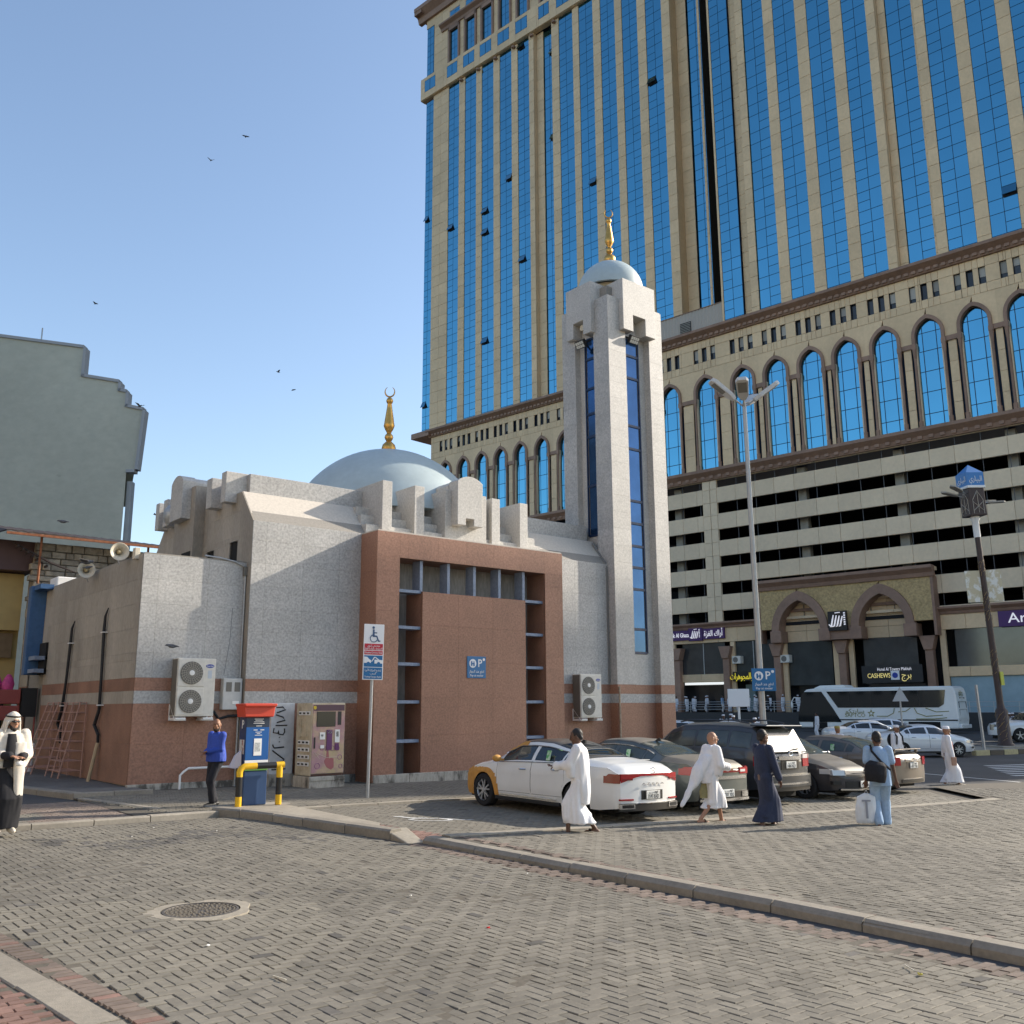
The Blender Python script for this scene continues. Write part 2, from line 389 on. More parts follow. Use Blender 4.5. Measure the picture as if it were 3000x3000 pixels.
def lay(parent, pts, poly, dz, mats_of, limit=0, maxdep=24.0, skip=None):
    pts = pts[inpoly(pts[:, 0], pts[:, 1], poly)]; pts = pts[inview(pts[:, 0], pts[:, 1])]
    D = np.sin(YAW)*pts[:, 0]+np.cos(YAW)*pts[:, 1]; pts = pts[D < maxdep]
    if skip is not None: pts = pts[~skip(pts[:, 0], pts[:, 1])]
    D = np.sin(YAW)*pts[:, 0]+np.cos(YAW)*pts[:, 1]; o_ = np.argsort(D+0*D); pts = pts[o_]
    mats, idx = mats_of(pts)
    z = gzn(pts[:, 0], pts[:, 1])+dz+rng_.normal(0, .0022, len(pts))+.006*noise2(pts[:, 0], pts[:, 1], 1.1)
    # largest on screen: nearest, and inside the frame
    inn = inview(pts[:, 0], pts[:, 1], 0); rank = np.argsort(np.where(inn, 0, 1e3)+np.sin(YAW)*pts[:, 0]+np.cos(YAW)*pts[:, 1])
    one = rank[:limit]; rest = np.setdiff1d(np.arange(len(pts)), one)
    cache = {}
    for i in one:
        k = idx[i]
        if k not in cache: cache[k] = paver_mesh(mats[k])
        link('paver', cache[k], parent, (pts[i, 0], pts[i, 1], z[i]), (rng_.normal(0, .008), rng_.normal(0, .008)+.012, (math.pi/2 if pts[i, 2] else 0)+rng_.normal(0, .012)))
    if len(rest):
        n = len(rest); P = pts[rest]; zz = z[rest]; lx = np.where(P[:, 2] == 0, PL, PW)/2-GAP/2; ly = np.where(P[:, 2] == 0, PW, PL)/2-GAP/2
        sx = np.array([-1, 1, 1, -1]); sy = np.array([-1, -1, 1, 1]); V = np.zeros((n, 8, 3)); th = rng_.normal(0, .012, n)
        tx, ty = rng_.normal(0, .010, n), rng_.normal(0, .010, n)
        for k, (ins, h) in enumerate(((0, -.022), (CHF*1.1, 0))):
            X = sx[None]*(lx[:, None]-ins); Y = sy[None]*(ly[:, None]-ins)
            V[:, k*4:k*4+4, 0] = P[:, 0:1]+X-Y*th[:, None]; V[:, k*4:k*4+4, 1] = P[:, 1:2]+Y+X*th[:, None]
            V[:, k*4:k*4+4, 2] = zz[:, None]+h+X*(tx[:, None]-.012)+Y*ty[:, None]
        F = np.array([(4, 5, 6, 7), (0, 1, 5, 4), (1, 2, 6, 5), (2, 3, 7, 6), (3, 0, 4, 7)])
        F = (F[None]+np.arange(n)[:, None, None]*8).reshape(-1, 4)
        me = bpy.data.meshes.new('paving_field'); me.vertices.add(n*8); me.vertices.foreach_set('co', V.reshape(-1))
        me.loops.add(F.size); me.loops.foreach_set('vertex_index', F.reshape(-1)); me.polygons.add(len(F))
        me.polygons.foreach_set('loop_start', np.arange(len(F))*4)
        for x in mats: me.materials.append(x)
        me.polygons.foreach_set('material_index', np.repeat(idx[rest], 5).astype(np.int32))
        me.polygons.foreach_set('use_smooth', [False]*len(F)); me.update(calc_edges=True); me.validate()
        o = link('paving_field', me, parent); o['kind'] = 'stuff'
def stain(pts):
    x, y = pts[:, 0], pts[:, 1]
    # damp, dirty blocks near the kerb, as a trail across the lane
    d = np.abs((y-15.6)+.55*(x-5.2)+.6*np.sin(x*1.7))
    s = (d < .45+.3*noise2(x, y, 2.3)) & (x > 3.9) & (x < 7.6) & (rng_.random(len(x)) < .62)
    s |= (rng_.random(len(x)) < .012)
    return s
def m_plaza(p):
    idx = np.where(noise2(p[:, 0], p[:, 1], .5, 2) > .15, 1, 0); idx = np.where(stain(p), 2, idx); return [M_PAVE, M_PAVE2, M_PAVEST], idx
MH = (4.06, 10.08)
def ke(b): return 2.34 if b <= 7 else 2.34-(b-7)*.108       # right edge of the kerb at the lower left
lay(plaza, herring(1.2, 8.4, 1.5, 17.7), [(2.60, -2), (8.42, -2), (8.42, 12.9), (8.05, 17.4), (7.6, 17.7), (-3, 17.65), (1.4, 14), (ke(12)+.26, 12), (2.60, 7)], 0.0, m_plaza, 300,
    skip=lambda x, y: (x-MH[0])**2+(y-MH[1])**2 < .50**2)
lay(plaza, np.array([(ke(2+.1*k)+.125, 2+.1*k, 0) for k in range(115)]), [(0, 0), (4, 0), (4, 14), (0, 14)], 0.0, lambda p: ([M_PAVED, M_PAVER], (np.arange(len(p)) % 7 == 0).astype(int)), 0)
lay(plaza, runner(-3, 2.4, 3, 13, 0), [(-3, 3), (2.02, 3), (2.02, 7), (1.48, 12), (-3, 12)], 0.0, lambda p: ([M_PAVER, M_PAVEP], (p[:, 0] < ke(0)-1.05).astype(int)), 0)
lay(plaza, runner(8.42, 8.64, -2, 13, 0), [(8.43, -2), (8.72, -2), (8.72, 13), (8.43, 13)], 0.0, lambda p: ([M_PAVED], np.zeros(len(p), int)), 0)
lay(rplaza, herring(9.2, 31, -2, 14), [(9.28, -6), (31.5, -6), (31.3, 9), (29.5, 13.3), (27, 13.9), (24.2, 10.9), (9.3, 12.72)], .075,
    lambda p: ([M_PAVE2, M_PAVE, M_PAVED], np.where(p[:, 0] < 9.42, 2, np.where(noise2(p[:, 0], p[:, 1], .4, 1) > .2, 1, 0))), 0, 27)
lay(bay, runner(8.7, 26.5, 11.6, 18.3, 0), [(8.75, 13.3), (9.4, 13.35), (24.0, 11.7), (26.4, 14.6), (26.4, 18.2), (8.7, 18.2)], 0.0,
    lambda p: ([M_PAVE2, M_PAVER], ((p[:, 0] > 8.7) & (p[:, 0] < 9.35+.04*(18-p[:, 1])) & (p[:, 1] < 17.9)).astype(int)), 0, 27)
lay(pave, runner(6.4, 27, 18.6, 23.9, 0), [(6.9, 18.75), (27, 18.75), (27, 23.9), (6.4, 23.9), (6.2, 22.6)], .022, lambda p: ([M_PAVE2], np.zeros(len(p), int)), 0, 31)
lay(lane, runner(-3, 7, 18.2, 22.4, 0), [(-3, 18.25), (7.0, 18.25), (6.7, 19.5), (6.05, 22.2), (-3, 22.4)], 0.0, lambda p: ([M_PAVEP, M_PAVE2], (noise2(p[:, 0], p[:, 1], .8) > .5).astype(int)), 0, 25)

# ---- kerbs: each stone a part of its kerb line
def kerb(name, path, width, h, m, stone=1.0, side=1, dz=0, ch=.03):
    """stones along a polyline (left edge = path), width towards the right of travel times side"""
    root = thing(name, None, None); root['kind'] = 'structure'
    for (x0, y0), (x1, y1) in zip(path[:-1], path[1:]):
        L = math.hypot(x1-x0, y1-y0); n = max(1, round(L/stone)); t = ((x1-x0)/L, (y1-y0)/L); nn = (t[1]*side, -t[0]*side); a = math.atan2(t[1], t[0])
        for k in range(n):
            c = (k+.5)*L/n; cx, cy = x0+t[0]*c+nn[0]*width/2, y0+t[1]*c+nn[1]*width/2; l = L/n-.012
            b = MB(); q = [(-width/2, -.12), (width/2, -.12), (width/2, h-ch), (width/2-ch*1.3, h), (-width/2+ch*.4, h), (-width/2, h-ch*.4)]
            b.prism(q, 'x', -l/2, l/2); sl = (gz(x0+t[0]*(c+.5), y0+t[1]*(c+.5))-gz(x0+t[0]*(c-.5), y0+t[1]*(c-.5)))
            o = obj('kerb_stone', b, m, root, loc=(cx, cy, gz(cx, cy)+dz+random.uniform(-.006, .006)), rot=(0, -math.atan(sl), a+random.uniform(-.006, .006)), bev=.006)
    return root
kerb('plaza_kerb', [(9.02, -2.4), (9.04, 4.53), (9.06, 6.71), (8.93, 8.77), (8.77, 11.68), (8.72, 12.95)], .27, .10, M_KERB, 1.05, side=1, ch=.05)
kerb('island_kerb', [(8.5, 13.55), (8.28, 14.62), (8.08, 15.75), (7.92, 16.61), (7.7, 17.55), (7.42, 18.2)], .26, .15, M_KERB, 1.05, side=1)
kerb('lane_kerb', [(-3.2, 17.55), (4.19, 17.80), (5.2, 17.86), (6.19, 17.93), (7.62, 18.02)], .26, .09, M_KERB, 1.05, side=-1, ch=.05)
kerb('bay_front_kerb', [(9.15, 12.82), (24.3, 11.02)], .28, .085, M_CONC, 1.1, side=-1, dz=0, ch=.02)
kerb('bay_back_kerb', [(8.9, 18.30), (27, 18.30)], .22, .035, M_CONC, 1.1, side=-1, ch=.01)
kerb('bottom_kerb', [(2.06, 3.0), (2.06, 7.0), (1.79, 9.5), (1.52, 12.0)], .26, .012, M_KERB, 1.05, side=1, ch=.01)
kerb('alley_kerb', [(6.22, 22.95), (5.65, 25.45), (5.2, 30)], .2, .12, M_KERB, 1.0, side=1)
kerb('walk_edge', [(6.2, 22.95), (7.95, 22.95)], .2, .12, M_KERB, .9, side=-1)
kerb('corner_kerb', [(6.9, 19.6), (6.2, 22.6)], .16, .03, M_CONC, 1.0, side=1, ch=.01)
# raised wedge of concrete on which the pay machine stands
sheet('island_slab', [(8.52, 13.9), (8.95, 14.6), (8.95, 18.2), (9.2, 18.35), (9.0, 18.75), (7.4, 18.75), (7.62, 18.0), (7.95, 17.45)], M_CONC, .128, .6)
b = MB(); a_ = [(8.50, 13.05), (8.80, 13.0), (8.95, 13.75), (8.52, 13.80)]
b.add([(x, y, gz(x, y)+.002) for x, y in a_[:2]]+[(x, y, gz(x, y)+.145) for x, y in a_[2:]]+[(x, y, gz(x, y)-.1) for x, y in a_], [(0, 1, 2, 3), (4, 5, 1, 0), (5, 6, 2, 1), (6, 7, 3, 2), (7, 4, 0, 3)])
o = obj('kerb_ramp', b, M_CONC, bev=.02); o['kind'] = 'structure'
# paint: bay symbol, road lines
def painted(name, polys, dz, m=M_LINE):
    b = MB()
    for P in polys: b.add([(x, y, gz(x, y)+dz) for x, y in P], [tuple(range(len(P)))])
    o = obj(name, b, m); o['kind'] = 'structure'; return o
def ring(c, r0, r1, a0, a1, n=14):
    P = []
    for k in range(n):
        q0, q1 = a0+(a1-a0)*k/n, a0+(a1-a0)*(k+1)/n
        P.append([(c[0]+r*math.cos(q), c[1]+r*math.sin(q)) for r, q in ((r0, q0), (r1, q0), (r1, q1), (r0, q1))])
    return P
def stroke(pts, w_):
    P = []
    for (x0, y0), (x1, y1) in zip(pts[:-1], pts[1:]):
        L = math.hypot(x1-x0, y1-y0); nx, ny = -(y1-y0)/L*w_/2, (x1-x0)/L*w_/2
        P.append([(x0+nx, y0+ny), (x0-nx, y0-ny), (x1-nx, y1-ny), (x1+nx, y1+ny)])
    return P
sc_ = (10.55, 15.4)
def wc(u, v): return (sc_[0]+u*.85-v*.15, sc_[1]+v*.62-u*.30)
W_ = ring((0, 0), .33, .43, rad(150), rad(385))+stroke([(-.1, .95), (-.12, .35), (.35, .33), (.6, -.3), (.78, -.25)], .11)+stroke([(-.12, .62), (.25, .6)], .1)
W_ += [[(-.1+.11*math.cos(k*math.pi/5), 1.1+.11*math.sin(k*math.pi/5)) for k in range(10)]]
painted('bay_symbol', [[wc(u, v) for u, v in P] for P in W_], .012)
painted('road_line', stroke([(30.4, 10.5), (32.54, 16.19), (34.5, 22), (36, 30)], .14), -.022)
zb = []
for k in range(7):
    t = k*.62; zb += stroke([(34.4+t*1.3, 15.2+t*.85), (41.5+t*1.3, 12.6+t*.85)], .26)
painted('crossing_stripe', zb, -.022)
# manhole with its concrete collar
mh = thing('manhole_cover', 'round cast iron manhole cover with raised rings in the foreground paving', 'manhole cover', (MH[0], MH[1], gz(*MH)), 0)
M_IRON = mat('cast_iron', (.11, .10, .09), .6, .3, var=.3, vscale=30, bump=.002, bscale=150)
b = MB(); n = 28; P = []
for k in range(n):
    q = 2*math.pi*k/n; r = .52+.035*math.sin(3*q)+.02*math.sin(7*q+1); P.append((r*math.cos(q), r*math.sin(q)))
b.add([(x, y, .004) for x, y in P]+[(.395*math.cos(2*math.pi*k/n), .395*math.sin(2*math.pi*k/n), .006) for k in range(n)]+[(x, y, -.06) for x, y in P],
      [(k, (k+1) % n, n+(k+1) % n, n+k) for k in range(n)]+[(k, 2*n+k, 2*n+(k+1) % n, (k+1) % n) for k in range(n)])
obj('collar', b, M_CONC, mh)
b = MB(); b.lathe([(.38, -.05), (.38, .004), (.355, .006), (.35, -.008), (0.001, -.008)], n=40)
obj('lid', b, M_IRON, mh)
b = MB()
for r in (.335, .29, .245, .20, .155, .11, .065):
    for k in range(max(6, int(r*110))):
        q = 2*math.pi*(k+.5*(int(r*100) % 2))/max(6, int(r*110)); x, y = r*math.cos(q), r*math.sin(q)
        b.box(x-.011, y-.011, -.009, x+.011, y+.011, .004)
obj('tread', b, mat('tread_iron', (.20, .175, .14), .7, .2, var=.3, vscale=40), mh)['kind'] = 'stuff'
# litter
M_PAPER = mat('paper_white', (.75, .74, .70), .8); M_REDP = mat('paper_red', (.6, .03, .03), .6); M_STRAW = mat('straw', (.62, .58, .48), .7)
def scrap(x, y, s, m, label, cat='litter', group=None, zoff=0):
    b = MB(); z = gz(x, y)+.006+zoff; n = 6; P = [(s*random.uniform(.6, 1)*math.cos(2*math.pi*k/n), s*random.uniform(.5, .9)*math.sin(2*math.pi*k/n)) for k in range(n)]
    b.add([(p[0], p[1], .001+random.uniform(0, s*.5)) for p in P]+[(0, 0, s*.35)]+[(p[0]*.9, p[1]*.9, -.002) for p in P], [(k, (k+1) % n, n) for k in range(n)]+[(n+1+k, n+1+(k+1) % n, (k+1) % n, k) for k in range(n)])
    tag(obj('scrap', b, m, loc=(x, y, z)), label, cat, group)
for x, y in ((5.9, 16.9), (6.6, 15.9), (5.25, 16.0), (3.55, 8.6), (8.3, 9.9), (6.25, 9.5), (10.9, 8.2)):
    scrap(x, y, random.uniform(.012, .026), M_PAPER, 'tiny scrap of white paper lying on the grey block paving', group='paper scraps on the paving')
scrap(6.0, 7.75, .024, M_REDP, 'small red scrap of paper on the grey paving in the foreground')
scrap(7.9, 4.4, .03, mat('leaf_yellow', (.5, .45, .1), .7), 'small yellow leaf on the paving near the plaza kerb')
for (x, y, a, lb) in ((8.0, 4.55, .9, 'pale drinking straw on the paving near the plaza kerb'), (3.6, 7.3, 1.7, 'pale straw lying below the manhole on the paving')):
    b = MB(); b.tube([(-.09, 0, .012), (.09, 0, .008)], .005, 6); tag(obj('straw', b, M_STRAW, loc=(x, y, gz(x, y)+.004), rot=(0, 0, a)), lb, 'straw')
# ================================================================ MOSQUE
M_GRAN = mat('granite_grey', (.415, .405, .385), .55, var=.27, vscale=17, var2=.07, v2scale=1.1, rand=.05, bump=.001, bscale=60)
M_GRANL = mat('granite_pale', (.475, .455, .42), .55, var=.19, vscale=17, var2=.06, v2scale=1.2, rand=.045)
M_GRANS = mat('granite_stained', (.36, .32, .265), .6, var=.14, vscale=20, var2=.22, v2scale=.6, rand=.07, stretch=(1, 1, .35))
M_BRN = mat('granite_brown', (.315, .160, .103), .5, var=.24, vscale=20, var2=.09, v2scale=.8, rand=.05)
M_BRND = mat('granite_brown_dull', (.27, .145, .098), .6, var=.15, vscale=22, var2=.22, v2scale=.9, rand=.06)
M_JOINT = mat('joint_dark', (.12, .11, .10), .9)
M_COREB = mat('granite_core', (.27, .25, .22), .8, var=.12, vscale=18)
M_WHCAP = mat('stone_cap', (.55, .50, .43), .6, var=.10, vscale=15, rand=.04)
M_DOME = mat('dome_blue', (.40, .475, .49), .5, var=.05, vscale=5, var2=.06, v2scale=.7)
M_GOLD = mat('gold_leaf', (.62, .36, .10), .38, .9, var=.12, vscale=12)
M_CREAM = mat('cream_plaster', (.58, .50, .34), .7, var=.08, vscale=8)
M_BARS = mat('bar_bluegrey', (.22, .27, .36), .6, var=.15, vscale=14)
M_FRAMEB = mat('frame_navy', (.012, .03, .08), .4)
M_GLASSN = mat('glass_navy', (.035, .09, .20), .12, .75, var=.15, vscale=1.5)
M_DARK = mat('dark_interior', (.015, .014, .013), .9)
M_PLIN = mat('plinth_stained', (.42, .39, .33), .85, var=.2, vscale=14, mix2=((.10, .09, .075), 3.5, .5, .62), stretch=(1, 1, .4))
mosque = thing('mosque', 'grey granite mosque with brown portal, pale blue dome and minaret', 'mosque', (17.3, 27.7, 0))
P_M = Pieces()
W = dict(parent=mosque, world=True)
B0, BM, BW = 23.0, 23.9, 24.2
# solid bodies behind the cladding
prof = [(BM, -.3), (BM, 7.1), (24.75, 8.05), (30.65, 8.05), (31.5, 7.1), (31.5, -.3)]
b = MB(); b.prism(prof, 'x', 10.52, 24.0); obj('hall_body', b, M_COREB, **W)
b = MB(); b.prism([(BM+.005, 7.098), (24.745, 8.06), (24.79, 8.06), (24.79, 7.9), (BM+.04, 6.95)], 'x', 10.49, 13.95); b.prism([(BM+.005, 7.098), (24.745, 8.06), (24.79, 8.06), (24.79, 7.9), (BM+.04, 6.95)], 'x', 20.72, 24.0)
obj('roof_slope', b, M_WHCAP, **W)
b = MB(); b.box(7.79, BW+.03, -.3, 10.6, 36.2, 5.93); b.box(7.76, BW, 5.93, 10.52, 36.2, 6.0); obj('wing_body', b, M_COREB, **W)
# cladding: brown, grey and brown courses below, grey granite above
def courses(org, ang, u0, u1, zt, mw, holes=(), zb=.30, m=M_GRAN, mb_=M_BRN, mg=None):
    mg = mg or m
    clad(P_M, org, ang, u0, u1, zb, 2.24, mw, .98, mb_, holes=holes, zoff=.28)
    clad(P_M, org, ang, u0, u1, 2.24, 2.55, mw, 1, mg, holes=holes)
    clad(P_M, org, ang, u0, u1, 2.55, 2.87, mw, 1, mb_, holes=holes)
    clad(P_M, org, ang, u0, u1, 2.87, zt, mw, .615, m, holes=holes, zoff=2.87, uoff=.4)
courses((0, BM), 0, 10.46, 13.86, 7.1, 1.12)
courses((0, BM), 0, 20.8, 23.95, 7.1, 1.05)
courses((0, BW), 0, 7.73, 10.46, 5.96, 1.3)
clad(P_M, (10.49+.0, 0), -math.pi/2, -BW, -BM-.002, .3, 6.0, 1, .98, M_GRANS)
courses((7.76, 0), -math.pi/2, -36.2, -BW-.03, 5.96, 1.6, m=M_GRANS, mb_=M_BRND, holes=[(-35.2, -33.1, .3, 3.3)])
# left gable of the hall above the wing, with three dark openings
wins = [(-25.42, -24.87, 6.0, 6.68), (-27.1, -26.54, 6.0, 6.62)]
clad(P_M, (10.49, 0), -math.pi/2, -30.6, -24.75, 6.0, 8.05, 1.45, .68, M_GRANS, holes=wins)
b = MB(); b.prism([(BM+.002, 6.0), (24.75, 6.0), (24.75, 8.05), (BM+.002, 7.1)], 'x', 10.46, 10.52); obj('gable_corner', b, M_GRANS, **W)
for u0, u1, z0, z1 in wins:
    b = MB(); b.box(10.517, -u1+.0, z0, 10.53, -u0, z1); obj('vent_opening', b, M_DARK, **W)
b = MB(); b.prism([(30.6, 5.9), (30.6, 8.05), (30.66, 8.05), (32.0, 6.6), (32.0, 5.9)], 'x', 10.46, 10.9); obj('gable_end', b, M_GRANS, **W)
# parapet
for nm, (x0, y0, x1, y1) in dict(f=(10.75, 24.92, 23.88, 25.22), l=(10.75, 25.22, 11.05, 30.4), r=(23.58, 25.22, 23.88, 30.4), k=(10.75, 30.4, 23.88, 30.7)).items():
    b = MB(); b.box(x0, y0, 8.05, x1, y1, 8.64); obj('parapet', b, M_GRAN, bev=.012, **W)
b = MB(); b.box(11.06, 25.23, 8.05, 23.57, 30.39, 8.3); obj('roof_deck', b, M_WHCAP, **W)
# roof blades over the portal with the arched plaque between them
def arched(x0, x1, z0, zs, zt, n=14):
    c, r = (x0+x1)/2, (x1-x0)/2; h = zt-zs; R = (r*r+h*h)/(2*h); t = math.asin(min(1, r/R))
    return [(x0, z0), (x1, z0)]+[(c+R*math.sin(t-2*t*k/n), zt-R+R*math.cos(t-2*t*k/n)) for k in range(n+1)]
for x0, x1 in ((14.40, 14.74), (15.54, 15.90), (18.52, 18.86), (19.70, 20.04)):
    b = MB(); b.box(x0, 23.75, 7.0, x1, 25.4, 8.78); obj('roof_blade', b, M_GRANL, bev=.012, **W)
b = MB(); b.box(16.68, 23.75, 7.0, 18.30, 25.6, 8.80); b.prism(arched(16.9, 17.92, 8.79, 9.0, 9.22), 'y', 23.9, 26.2); obj('plaque_pier', b, M_GRANL, bev=.012, **W)
pq = arched(16.92, 17.90, 7.68, 9.08, 9.26); pq = [(16.92, 7.68), (17.24, 7.68), (17.24, 7.9), (17.56, 7.9), (17.56, 7.68), (17.90, 7.68)]+pq[2:]
b = MB(); b.prism(pq, 'y', 23.42, 23.9); obj('plaque', b, M_GRANL, bev=.012, **W)
for k, (y0, z1) in enumerate(((BM, 7.42), (24.2, 7.74), (24.5, 8.04))):
    b = MB(); b.box(13.95, y0, 6.9, 20.72, 24.92 if k == 2 else (24.2, 24.5)[k], z1); obj('roof_step', b, M_GRANL, bev=.01, **W)
# the same on the left gable
for y0, y1 in ((25.1, 25.42), (26.12, 26.5), (29.75, 30.08), (30.5, 30.8)):
    b = MB(); b.box(10.12, y0, 7.78, 11.6, y1, 8.66); obj('gable_blade', b, M_GRANL, bev=.012, **W)
b = MB(); b.box(10.14, 27.42, 5.95, 11.6, 29.05, 8.68); obj('gable_pier', b, M_GRANS, bev=.012, **W)
b = MB(); b.prism(arched(27.75, 28.72, 7.7, 8.86, 9.08), 'x', 9.86, 10.3); b.prism(arched(27.8, 28.68, 8.6, 8.84, 9.05), 'x', 10.3, 12.2); obj('gable_plaque', b, M_GRANL, bev=.012, **W)
b = MB(); b.box(10.125, 27.55, 6.0, 10.16, 28.25, 6.7); obj('vent_opening', b, M_DARK, **W)
# portal
PX0, PX1, PZ = 13.83, 20.83, 7.1
OX0, OX1, OZ = 14.56, 20.10, 6.35
b = MB()
b.box(PX0+.03, B0+.03, -.2, OX0, BM, OZ); b.box(OX1, B0+.03, -.2, PX1-.03, BM, OZ); b.box(PX0+.03, B0+.03, OZ, PX1-.03, BM, PZ-.03); obj('portal_frame', b, M_BRND, **W)
b = MB(); b.box(PX0-.01, B0-.01, PZ-.03, PX1+.01, BM+.02, PZ+.012); obj('portal_cap', b, M_WHCAP, bev=.006, **W)
clad(P_M, (0, B0), 0, PX0-.03, PX1+.03, .12, PZ-.03, 1.05, 1.13, M_BRN, holes=[(OX0, OX1, 0, OZ)], zoff=.28, gap=.0018)
clad(P_M, (PX0, 0), -math.pi/2, -BM, -B0-.002, .12, PZ-.03, 1, 1.13, M_BRN, zoff=.28, gap=.0018)
clad(P_M, (PX1, 0), math.pi/2, B0+.002, BM, .12, PZ-.03, 1, 1.13, M_BRN, zoff=.28, gap=.0018)
DX0, DX1, DZ = 15.39, 19.30, 5.42
b = MB(); b.box(DX0+.005, B0+.07, -.2, DX1-.005, BM, DZ-.03); obj('portal_panel', b, M_BRND, **W)
clad(P_M, (0, B0+.04), 0, DX0, DX1, .12, DZ, 1.3, 1.04, M_BRN, zoff=.3, gap=.0018)
b = MB(); b.box(OX0, BM-.012, -.2, OX1, BM+.05, OZ); obj('recess_wall', b, mat('granite_shaded_streaky', (.25, .235, .215), .7, var=.2, vscale=14, var2=.3, v2scale=1.5, stretch=(1.6, 1, .3)), **W)  # shade of the deep recess put into the granite colour, besides streak stains
b = MB(); b.box(DX0, B0+.04, DZ, DX1, BM-.014, DZ+.012); obj('panel_cap', b, M_BRND, **W)
for x in (15.39, 16.37, 17.345, 18.32, 19.30):
    b = MB(); b.box(x-.05, B0+.10, DZ+.013, x+.05, B0+.5, OZ); obj('fin', b, M_BARS, bev=.006, **W)
for z in (5.42, 4.37, 3.33, 2.27, 1.19):
    for x0, x1 in ((OX0, DX0), (DX1, OX1)):
        b = MB(); b.box(x0+.002, B0+.10, z-.045, x1-.002, B0+.5, z+.045); obj('cross_bar', b, M_BARS, bev=.006, **W)
# plinths, in blocks
for x0, x1, y in ((7.72, 10.49, BW-.07), (11.9, 13.8, BM-.07), (13.83, 20.83, B0-.06), (20.9, 23.8, BM-.07)):
    n = max(1, round((x1-x0)/1.15))
    for k in range(n):
        a0, a1 = x0+(x1-x0)*k/n, x0+(x1-x0)*(k+1)/n
        b = MB(); b.box(a0+.004, y+random.uniform(-.008, .008), -.2, a1-.004, y+.2, .315+random.uniform(-.006, .006)); obj('plinth_block', b, M_PLIN, bev=.015, **W)
b = MB(); b.box(7.73, BW+.1, -.2, 7.9, 36, .20); obj('plinth_block', b, M_PLIN, **W)
# main dome with finial
def finial(name, c, parent, k=1.0):
    prof = [(.001, 0), (.16, .0), (.23, .08), (.25, .20), (.22, .32), (.12, .42), (.085, .46), (.13, .52), (.155, .60), (.13, .68), (.075, .74), (.085, .78), (.15, .90), (.195, 1.02), (.18, 1.1), (.145, 1.35), (.10, 1.65), (.075, 1.84), (.10, 1.87), (.125, 1.94), (.10, 2.02), (.045, 2.07), (.03, 2.12), (.001, 2.12)]
    b = MB(); b.lathe([(r*k, z*k) for r, z in prof], c, 20); o = obj(name, b, M_GOLD, sm=True, parent=parent, world=True, ang=50)
    path = []; rr = []
    for i in range(25):
        q = rad(-90+150*(1-2*i/24)); path.append((c[0]+.17*k*math.cos(q)*.80, c[1]-.17*k*math.cos(q)*.60, c[2]+2.29*k+.19*k*math.sin(q))); rr.append(max(.006, .030*k*math.cos((i-12)/12*1.35)))
    b = MB(); b.tube(path, rr, 8); return o, b
def dome(name, c, R, zc, z0, parent):
    t0 = math.acos((z0-zc)/R); b = MB(); b.lathe([(R*math.sin(t0*(1-k/24.)), zc+R*math.cos(t0*(1-k/24.))) for k in range(25)], (c[0], c[1], 0), 64)
    return obj(name, b, M_DOME, sm=True, parent=parent, world=True)
dm = dome('dome', (17.0, 27.7), 3.45, 7.47, 8.3, mosque)
f_, cb = finial('finial', (17.0, 27.7, 10.86), mosque, 1.0)
obj('crescent', cb, M_GOLD, sm=True, **W)
# ---- minaret
A0, A1, F0, F1 = 23.88, 26.78, 23.54, 26.05
b = MB(); b.box(A0+.27, F0+.30, -.3, A1-.27, F1-.27, 17.9); obj('minaret_core', b, M_COREB, **W)
pill = dict(fl=(A0, F0, 24.74, 24.31), fr=(26.10, F0, A1, 24.25), bl=(A0, 25.36, 24.6, F1), br=(26.10, 25.36, A1, F1))
for k, (x0, y0, x1, y1) in pill.items():
    top = 17.33
    b = MB(); b.box(x0+.03, y0+.03, -.3, x1-.03, y1-.03, top-.01); obj('minaret_pier', b, M_GRANS, **W)
    b = MB(); b.box(x0, y0, top-.01, x1, y1, top+.03); obj('pier_cap', b, M_GRANL, **W)
    for org, ang, u0, u1 in (((0, y0), 0, x0-.03, x1+.03), ((x0, 0), -math.pi/2, -y1, -y0-.002), ((x1, 0), math.pi/2, y0+.002, y1)):
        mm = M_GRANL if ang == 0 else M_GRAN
        clad(P_M, org, ang, u0, u1, -.2, 2.24, 1.2, .98, M_BRN, zoff=.28); clad(P_M, org, ang, u0, u1, 2.24, 2.55, 1.2, 1, M_GRAN)
        clad(P_M, org, ang, u0, u1, 2.55, 2.87, 1.2, 1, M_BRN); clad(P_M, org, ang, u0, u1, 2.87, top-.01, 1.2, .615, mm, zoff=2.87)
RX = A0+.27; RY = F0+.30
clad(P_M, (0, RY), 0, 24.74, 26.10, -.2, 2.24, 1.4, .98, M_BRN, zoff=.28); clad(P_M, (0, RY), 0, 24.74, 26.1, 2.24, 2.55, 1.4, 1, M_GRAN); clad(P_M, (0, RY), 0, 24.74, 26.1, 2.55, 2.87, 1.4, 1, M_BRN)
clad(P_M, (0, RY), 0, 24.74, 26.10, 2.87, 17.0, 1.4, .615, M_GRANL, holes=[(24.80, 25.76, 4.0, 16.0)], zoff=2.87)
clad(P_M, (RX, 0), -math.pi/2, -25.36, -24.31, 6.0, 17.0, 1.2, .615, M_GRANL, holes=[(-25.06, -24.40, 8.3, 16.0)], zoff=2.87)
